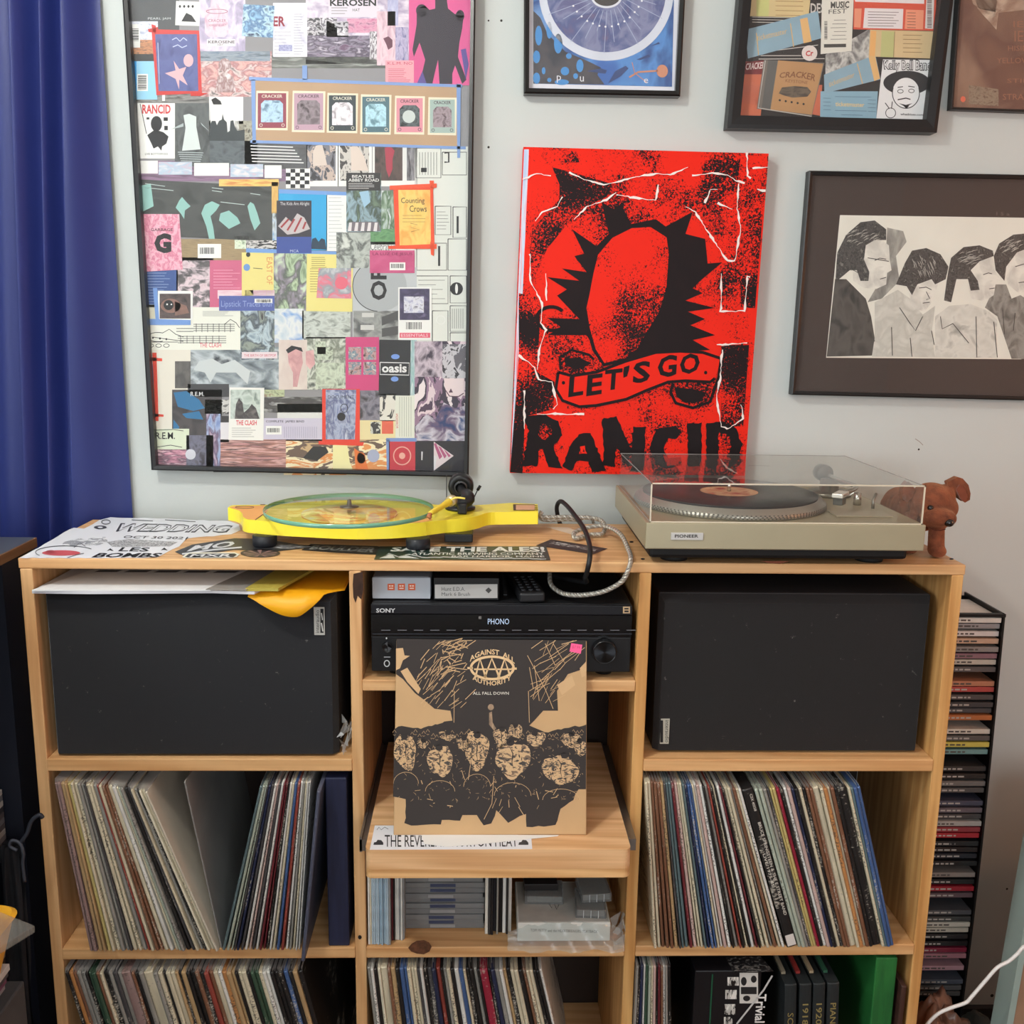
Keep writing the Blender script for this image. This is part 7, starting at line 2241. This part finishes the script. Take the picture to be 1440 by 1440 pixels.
flat_art('light_dots', [E(*v(x, y), 1.5, 1.5, 8) for x, y in ((425, 33), (445, 65), (472, 92), (503, 118), (535, 132), (572, 145), (606, 150), (642, 148), (678, 136), (712, 120), (742, 98), (770, 68), (792, 38), (810, 5))], mat((236, 236, 240), .5), Mp(7), pu)
blob_m = mat((70, 140, 206), .5)
flat_art('blue_drop', [E(*v(x, y), rx, ry, 16) for x, y, rx, ry in ((230, 200, 5, 14), (340, 245, 6, 14), (218, 320, 5, 9), (378, 400, 6, 6), (462, 370, 5, 9), (400, 315, 4, 4), (438, 428, 3.4, 4), (258, 398, 2.6, 5), (290, 450, 3, 3), (360, 462, 10, 4), (218, 440, 5, 8), (290, 170, 4, 12))], blob_m, Mp(3), pu)
flat_art('fish_shape', [P(*[v(*p) for p in l]) for l in (((620, 470), (660, 400), (720, 370), (735, 385), (690, 430)), ((780, 335), (850, 305), (858, 320), (800, 338)), ((500, 400), (580, 385), (615, 395), (605, 415)), ((860, 260), (905, 236), (912, 246)))], mat((52, 70, 120), .5), Mp(4), pu)
flat_art('flower_shape', [E(*v(925, 400), 8, 9), S(2.4, v(740, 435), v(790, 405), v(900, 398)), S(1, v(755, 350), v(770, 410), v(840, 465))], mat((206, 140, 110), .5), Mp(5), pu)
flat_art('lettering', [T('p', *v(332, 425), *v(356, 465)), T('u', *v(462, 430), *v(484, 459)), T('e', *v(822, 442), *v(846, 468))], mat((230, 228, 236), .5), Mp(6), pu)

# ================================================================== ticket frame
tk = frame_thing('framed_tickets', 'black-framed display of concert tickets and flyers', 'picture', [(1059, -210), (1367, -210), (1317.5, 186.5), (1022.5, 180)], .0225, mat((26, 25, 26), .4), .03, True, mat((70, 62, 58), .6))
w = lambda cx, cy: (1010 + .2986 * cx, .2986 * cy)
def tp(name, pts, m, n):
    return flat_art(name, [P(*[w(*p) for p in pts])], m, lay(n), tk)
def tm(parent_, shapes, m, n, nm='print'):
    return flat_art(nm, shapes, m, lay(n), parent_)
W_ = lambda *pts: P(*[w(*p) for p in pts])
c = tp('flyer', ((120, -700), (1040, -700), (1000, 570), (100, 545)), mat((46, 40, 40), .6), 1)
tm(c, [T('DES', *w(435, 15), *w(500, 62), .02)] + [S(.8, w(160, 80 + 12 * i), w(400 - 20 * i, 84 + 12 * i)) for i in range(3)] + [S(1, w(210, 245), w(470, 212)), S(1, w(200, 262), w(390, 262)), S(1, w(190, 278), w(500, 276))], mat((206, 200, 194), .6), 2)
tp('flyer', ((105, 290), (225, 290), (200, 545), (100, 545)), mat((206, 110, 80), .6, var=.1, vscale=15), 2)
tp('flyer', ((100, 480), (480, 545), (490, 400), (100, 400)), mat((200, 108, 82), .6, var=.1, vscale=15), 2)
c = tp('flyer', ((125, 292), (230, 282), (215, 350), (118, 350)), mat((120, 40, 44), .6), 3)
tm(c, [TQ('CRACKER', (w(132, 298), w(222, 290), w(218, 322), w(128, 330)), .02)], mat((230, 210, 206), .6), 4)
c = tp('ticket', ((138, -60), (440, -60), (425, 82), (138, 76)), mat((214, 190, 140), .6, var=.06, vscale=20), 3)
tm(c, [W_((180, -60), (242, -60), (238, 76), (180, 76))], mat((200, 200, 130), .6), 3.6)
tm(c, [S(.7, w(270, 5 + 22 * i), w(400, 8 + 22 * i)) for i in range(4)], mat((150, 110, 70), .6), 3.7)
def blue_ticket(pts, band, n):
    c = tp('ticket', pts, mat((142, 172, 190), .55, var=.08, vscale=30), n)
    tm(c, [W_(*band)], mat((226, 180, 120), .6), n + .6)
    return c
c = blue_ticket(((128, 140), (470, 52), (486, 180), (140, 276)), ((385, 90), (420, 82), (440, 195), (402, 204)), 4)
tm(c, [TQ('ticketmaster', (w(182, 165), w(322, 132), w(324, 158), w(184, 192)), .0), S(1.2, w(180, 155), w(190, 260)), S(1.2, w(340, 110), w(355, 220))], mat((220, 180, 110), .6), 4.7)
c = tp('ticket', ((490, -60), (640, -60), (628, 240), (482, 255)), mat((226, 222, 212), .6), 5)
tm(c, [TQ('MUSIC', (w(530, 8), w(618, 5), w(616, 38), w(530, 40)), .03), TQ('FEST', (w(520, 46), w(606, 40), w(604, 62), w(520, 66)), .0), W_((498, 208), (602, 206), (602, 222), (498, 224))] + [S(.6, w(545 - 8 * (i % 3), 95 + 18 * i), w(600 + 5 * (i % 2), 94 + 18 * i)) for i in range(6)] + barcode(*w(500, 100), *w(514, 185), False, 3, 14), mat((70, 68, 66), .6), 5.6)
c = tp('ticket', ((640, -60), (1030, -60), (1020, 145), (636, 138)), mat((214, 84, 62), .55), 4)
tm(c, [W_((690, 38), (872, 42), (868, 136), (682, 132)), W_((640, -50), (970, -50), (970, 18), (645, 8))], mat((230, 222, 224), .6), 4.6)
tm(c, [W_((884, 45), (968, 48), (964, 138), (878, 136)), W_((642, 40), (676, 40), (670, 130), (640, 128))], mat((232, 150, 120), .6), 4.6)
tm(c, [W_((982, -40), (1018, -40), (1012, 136), (974, 134))], mat((222, 214, 210), .6), 4.6)
tm(c, barcode(*w(984, 0), *w(1006, 130), False, 7, 24) + [S(.7, w(705, 56 + 13 * i), w(850 - 12 * (i % 3), 58 + 13 * i)) for i in range(6)] + [S(.7, w(890, 60 + 14 * i), w(930, 61 + 14 * i)) for i in range(6)], mat((90, 60, 60), .6), 4.8)
c = tp('ticket', ((715, 140), (1022, 148), (1006, 276), (708, 266)), mat((212, 186, 142), .6, var=.06, vscale=20), 5)
tm(c, [W_((770, 146), (832, 148), (826, 270), (764, 268))], mat((190, 190, 130), .6), 5.6)
tm(c, [W_((718, 145), (745, 146), (738, 266), (712, 264))], mat((232, 176, 110), .6), 5.6)
tm(c, [S(.8, w(870, 165 + 20 * i), w(960 - 8 * (i % 2), 167 + 20 * i)) for i in range(5)] + [S(.8, w(831, 148), w(826, 270))], mat((140, 110, 76), .6), 5.7)
tp('flyer', ((505, 258), (720, 130), (720, 290), (505, 420)), ph([(170, 168, 166), (110, 108, 108), (206, 204, 200), (70, 68, 68)], 3, 110), 2.5)
c = blue_ticket(((498, 352), (740, 258), (764, 374), (500, 440)), ((708, 268), (738, 258), (762, 370), (735, 382)), 4.2)
tm(c, [TQ('ticketmaster', (w(520, 385), w(640, 338), w(642, 362), w(522, 410)), .0), S(1.2, w(655, 300), w(680, 395))], mat((220, 180, 110), .6), 5)
c = tp('ticket', ((482, 430), (752, 430), (744, 560), (480, 550)), mat((140, 176, 196), .55, var=.06, vscale=30), 3.4)
tm(c, [TQ('ticketmaster', (w(552, 478), w(688, 484), w(688, 504), w(552, 500)), .01)], mat((232, 200, 130), .6), 4)
tm(c, [S(.6, w(495, 462 + 18 * i), w(530, 463 + 18 * i)) for i in range(4)] + [S(.6, w(550, 455 + 0 * i), w(720, 457)), S(.6, w(550, 520), w(700, 523)), S(.6, w(580, 540), w(680, 543))] + [S(.6, w(705, 470 + 18 * i), w(742, 472 + 18 * i)) for i in range(4)], mat((84, 110, 130), .6), 4.1)
# jewel case mounted in the frame
c = tp('jewel_case', ((215, 282), (500, 296), (440, 550), (182, 512)), mat((120, 112, 104), .3), 5)
tm(c, [W_((282, 284), (494, 300), (440, 540), (246, 516))], mat((184, 140, 96), .55, var=.06, vscale=20), 5.6)
tm(c, [W_((235, 284), (280, 286), (244, 514), (205, 505))], mat((96, 94, 92), .4), 5.6)
tm(c, [TQ('CRACKER', (w(292, 342), w(462, 352), w(455, 384), w(286, 368)), .02, lambda u, z: (u, z + .35 * math.sin(math.pi * u))), TQ('KEYSTONE', (w(318, 372), w(422, 382), w(420, 396), w(316, 386)), .0)], mat((130, 84, 54), .6), 6)
tm(c, [W_((285, 440), (300, 412), (360, 405), (420, 410), (438, 432), (420, 455), (350, 460), (310, 450))], ph([(72, 62, 54), (110, 96, 82), (50, 44, 40)], 3, 111), 6)
tm(c, [E(*w(290 + 28 * i, 472 + 4.5 * i), 1.6, 1.6, 8) for i in range(5)], K_, 6)
tm(c, [S(1, w(222, 284), w(188, 508), w(440, 548))], mat((206, 200, 196), .3), 6.2)
c = flat_art('badge', [E(*w(430, 250), 11, 11, 20)], mat((226, 214, 210), .4), lay(6), tk)
tm(c, [TQ('Cr', (w(412, 240), w(448, 236), w(448, 262), w(412, 266)), .03)], mat((190, 44, 50), .5), 6.6)
tp('flyer', ((748, 392), (770, 380), (762, 440), (640, 440)), mat((50, 48, 48), .6), 3.2)
# band sticker with a plain cartoon head shape
c = tp('band_sticker', ((776, 280), (1008, 282), (984, 568), (744, 560)), mat((232, 232, 234), .5), 6)
tm(c, [TQ('Kelly Bell Band', (w(776, 284), w(1004, 280), w(1000, 350), w(782, 340)), .06)], K_, 6.6)
tm(c, [TQ('Kelly Bell Band', (w(780, 288), w(1000, 285), w(996, 344), w(786, 336)), .0)], mat((236, 236, 238), .5), 7)
tm(c, [P(*[(w(888, 390)[0] + 33 * math.cos(R(a)), w(888, 390)[1] + 17 * math.sin(R(a))) for a in range(120, 421, 12)])], K_, 6.4)
tm(c, [P(*[(w(884, 438)[0] + 19 * math.cos(R(a)), w(884, 438)[1] + 21.5 * math.sin(R(a))) for a in range(0, 360, 12)])], mat((236, 236, 238), .5), 6.8)
tm(c, [ring(*w(884, 438), 19, 21.5, 1.2, a0=-20, a1=200), ring(*w(858, 430), 4, 2.6, .9, 14), ring(*w(910, 428), 4, 2.6, .9, 14), S(1.2, w(845, 412), w(870, 408)), S(1.2, w(895, 406), w(925, 410)), S(1.6, w(845, 470), w(884, 462), w(905, 468)), P(w(850, 486), w(884, 505), w(915, 486), w(884, 494)), P(w(872, 498), w(900, 498), w(886, 512)),
       ring(*w(812, 532), 7, 7, 1, 18), S(1.2, w(806, 512), w(786, 484)), S(1.2, w(816, 512), w(820, 478))], K_, 7)
tm(c, [TQ('whatblues.com', (w(858, 532), w(966, 536), w(965, 545), w(858, 543)), .02)], K_, 7)

# ================================================================== sepia poster at the edge
sp = frame_thing('framed_print', 'sepia brown poster with faint lettering in a thin dark frame', 'picture', [(1366, -260), (1640, -260), (1600, 163), (1337.5, 153.5)], .004, mat((44, 36, 34), .4), .018, True, ph([(130, 92, 74), (110, 74, 62), (150, 116, 96)], 3, 120))
Z_ = lambda cx, cy: (1010 + .2986 * cx, .2986 * cy)
flat_art('pale_figure', [P(Z_(1175, -100), Z_(1330, -100), Z_(1300, 90), Z_(1260, 60), Z_(1200, 20)), P(Z_(1200, -100), Z_(1500, -100), Z_(1500, 40), Z_(1320, 60), Z_(1310, 140), Z_(1220, 40))], ph([(196, 170, 150), (150, 118, 100), (214, 192, 172)], 3, 121), lay(.6), sp)
flat_art('lettering', [T('IE', *Z_(1395, 145), *Z_(1437, 195)), T('IE', *Z_(1390, 100), *Z_(1437, 128)), T('HISID', *Z_(1365, 215), *Z_(1460, 240)), T('YELLOW', *Z_(1312, 272), *Z_(1470, 298)), T('STRAN', *Z_(1340, 442), *Z_(1470, 470)), T('STIL', *Z_(1360, 370), *Z_(1460, 390))], mat((156, 106, 84), .6), lay(1), sp)
flat_art('faint_block', [P(Z_(1180, 400), Z_(1320, 420), Z_(1320, 500), Z_(1180, 490))], ph([(120, 100, 84), (150, 130, 110), (104, 74, 62)], 6, 122), lay(.7), sp)
flat_art('seal', [E(*Z_(1153, 467), 3.6, 4.2, 14)], mat((222, 110, 84), .5), lay(1.2), sp)

# ================================================================== drawing of four heads
bt = frame_thing('framed_drawing', 'pencil drawing of four heads in a wide dark mat and black frame', 'picture', [(1138, 240), (1560, 248), (1560, 566), (1113, 555)], .0072, mat((22, 22, 23), .35), .02, True, mat((62, 50, 46), .6))
y_ = lambda cx, cy: (1090 + .25 * cx, 220 + .25 * cy)
def dp(nm, pts, m, n):
    return flat_art(nm, [P(*[y_(*p) for p in l]) for l in (pts if isinstance(pts[0][0], tuple) else [pts])], m, lay(n), bt)
dp('paper', ((365, 330), (1420, 345), (1385, 1140), (287, 1130)), mat((234, 232, 222), .6, var=.04, vscale=20), 1)
dp('paper_line', ((287, 1127), (1385, 1137), (1385, 1141), (287, 1132)), mat((236, 228, 214), .6), 1.4)
GH = lambda s: ph([(54, 52, 52), (84, 82, 80), (40, 39, 40), (120, 118, 114)], 7, s, (2, 1, 2))
skin = ph([(228, 225, 216), (236, 233, 224), (206, 203, 196)], 2.4, 130)
sh = ph([(120, 118, 114), (160, 158, 152), (190, 188, 180)], 3, 131)
dp('shading', ((630, 400), (720, 420), (740, 480), (680, 560), (700, 700), (600, 800), (520, 820), (620, 650)), sh, 1.5)
# first head: generic profile with swept hair and dark coat
dp('head_shape', ((510, 480), (600, 470), (640, 500), (645, 580), (655, 640), (630, 655), (625, 720), (570, 745), (500, 740), (440, 700), (430, 560)), skin, 2)
dp('hair_shape', ((345, 600), (350, 540), (400, 440), (480, 370), (560, 360), (625, 410), (625, 470), (560, 470), (510, 500), (500, 580), (530, 650), (525, 700), (480, 700), (460, 640), (420, 640), (360, 690), (340, 690)), GH(1), 3)
dp('coat_shape', ((337, 690), (400, 690), (470, 760), (510, 800), (540, 900), (560, 1020), (545, 1120), (290, 1126)), ph([(60, 56, 54), (84, 80, 76), (44, 42, 42)], 4, 132), 3)
# second head, bowed
dp('head_shape', ((740, 720), (800, 640), (900, 640), (920, 700), (895, 800), (840, 875), (800, 860), (760, 800)), skin, 2)
dp('hair_shape', ((680, 720), (730, 600), (770, 530), (850, 515), (930, 550), (975, 620), (960, 690), (900, 720), (880, 690), (800, 720), (770, 780), (740, 730)), GH(2), 3)
dp('coat_shape', ((560, 820), (690, 750), (760, 800), (830, 890), (900, 840), (880, 1000), (900, 1130), (545, 1126), (560, 1000)), ph([(214, 212, 204), (196, 194, 186), (222, 220, 212)], 4, 133), 1.8)
# third head, profile
dp('head_shape', ((1110, 600), (1220, 560), (1235, 640), (1265, 690), (1240, 720), (1230, 780), (1180, 815), (1100, 800), (1080, 680)), skin, 2)
dp('hair_shape', ((975, 640), (990, 570), (1060, 510), (1150, 500), (1225, 530), (1230, 560), (1150, 590), (1100, 640), (1140, 700), (1150, 750), (1100, 755), (1085, 690), (1020, 690), (990, 820), (950, 810), (965, 700)), GH(3), 3)
dp('coat_shape', ((900, 900), (980, 840), (1100, 830), (1200, 870), (1250, 920), (1240, 1132), (900, 1130)), ph([(206, 204, 196), (222, 220, 212), (170, 168, 162)], 4, 134), 1.7)
# fourth head at the edge
dp('head_shape', ((1290, 640), (1360, 540), (1420, 520), (1440, 760), (1370, 770), (1310, 720)), skin, 2)
dp('hair_shape', ((1230, 560), (1260, 490), (1340, 440), (1440, 430), (1440, 510), (1360, 540), (1300, 620), (1290, 700), (1240, 640)), GH(4), 3)
dp('coat_shape', ((1240, 720), (1300, 720), (1330, 800), (1380, 780), (1440, 820), (1440, 1140), (1330, 1138), (1250, 900), (1180, 850)), ph([(110, 108, 104), (150, 148, 142), (80, 78, 76)], 4, 135), 1.9)
pl = [((450, 590), (440, 640), (470, 655)), ((560, 585), (590, 572), (625, 578)), ((590, 690), (625, 680)), ((520, 570), (640, 590)), ((810, 740), (850, 735), (880, 750)), ((830, 825), (870, 820)), ((850, 760), (870, 800), (850, 805)), ((1170, 665), (1200, 655), (1220, 660)), ((1205, 745), (1235, 740)), ((1085, 690), (1110, 700), (1100, 740)), ((1350, 620), (1400, 605)), ((1370, 710), (1410, 705)),
      ((700, 850), (760, 940), (790, 980), (830, 900)), ((655, 960), (660, 1120)), ((760, 1020), (770, 1126)), ((930, 900), (940, 970), (1000, 940)), ((1000, 940), (1090, 1050)), ((880, 980), (895, 1060)), ((1130, 900), (1135, 1130)), ((1230, 930), (1250, 1130)), ((1280, 860), (1290, 1000)), ((1350, 880), (1340, 980)), ((540, 1000), (560, 1040))]
flat_art('pencil_lines', [S(1.1, *[y_(*p) for p in l]) for l in pl], mat((70, 68, 66), .6), lay(4), bt)
hl = []
rn = random.Random(12)
for cx, cy, rx, ry, d in ((470, 450, 110, 70, -.4), (830, 600, 90, 60, 1.2), (1090, 570, 90, 50, -.3), (1320, 520, 80, 60, -.5)):
    for i in range(26):
        a, r_ = rn.uniform(0, 6.28), rn.uniform(.1, .85)
        x, y = cx + rx * r_ * math.cos(a), cy + ry * r_ * math.sin(a)
        ll = rn.uniform(20, 50)
        hl.append(S([.3, .9, .3], y_(x, y), y_(x + ll * .5 * math.cos(d), y + ll * .5 * math.sin(d) - 4), y_(x + ll * math.cos(d), y + ll * math.sin(d))))
flat_art('hair_highlights', hl, mat((190, 187, 180), .6), lay(4), bt)
flat_art('mat_print', [TQ('I S a', (y_(1245, 310), y_(1320, 316), y_(1320, 334), y_(1245, 330)))], mat((110, 98, 90), .6), lay(1), bt)
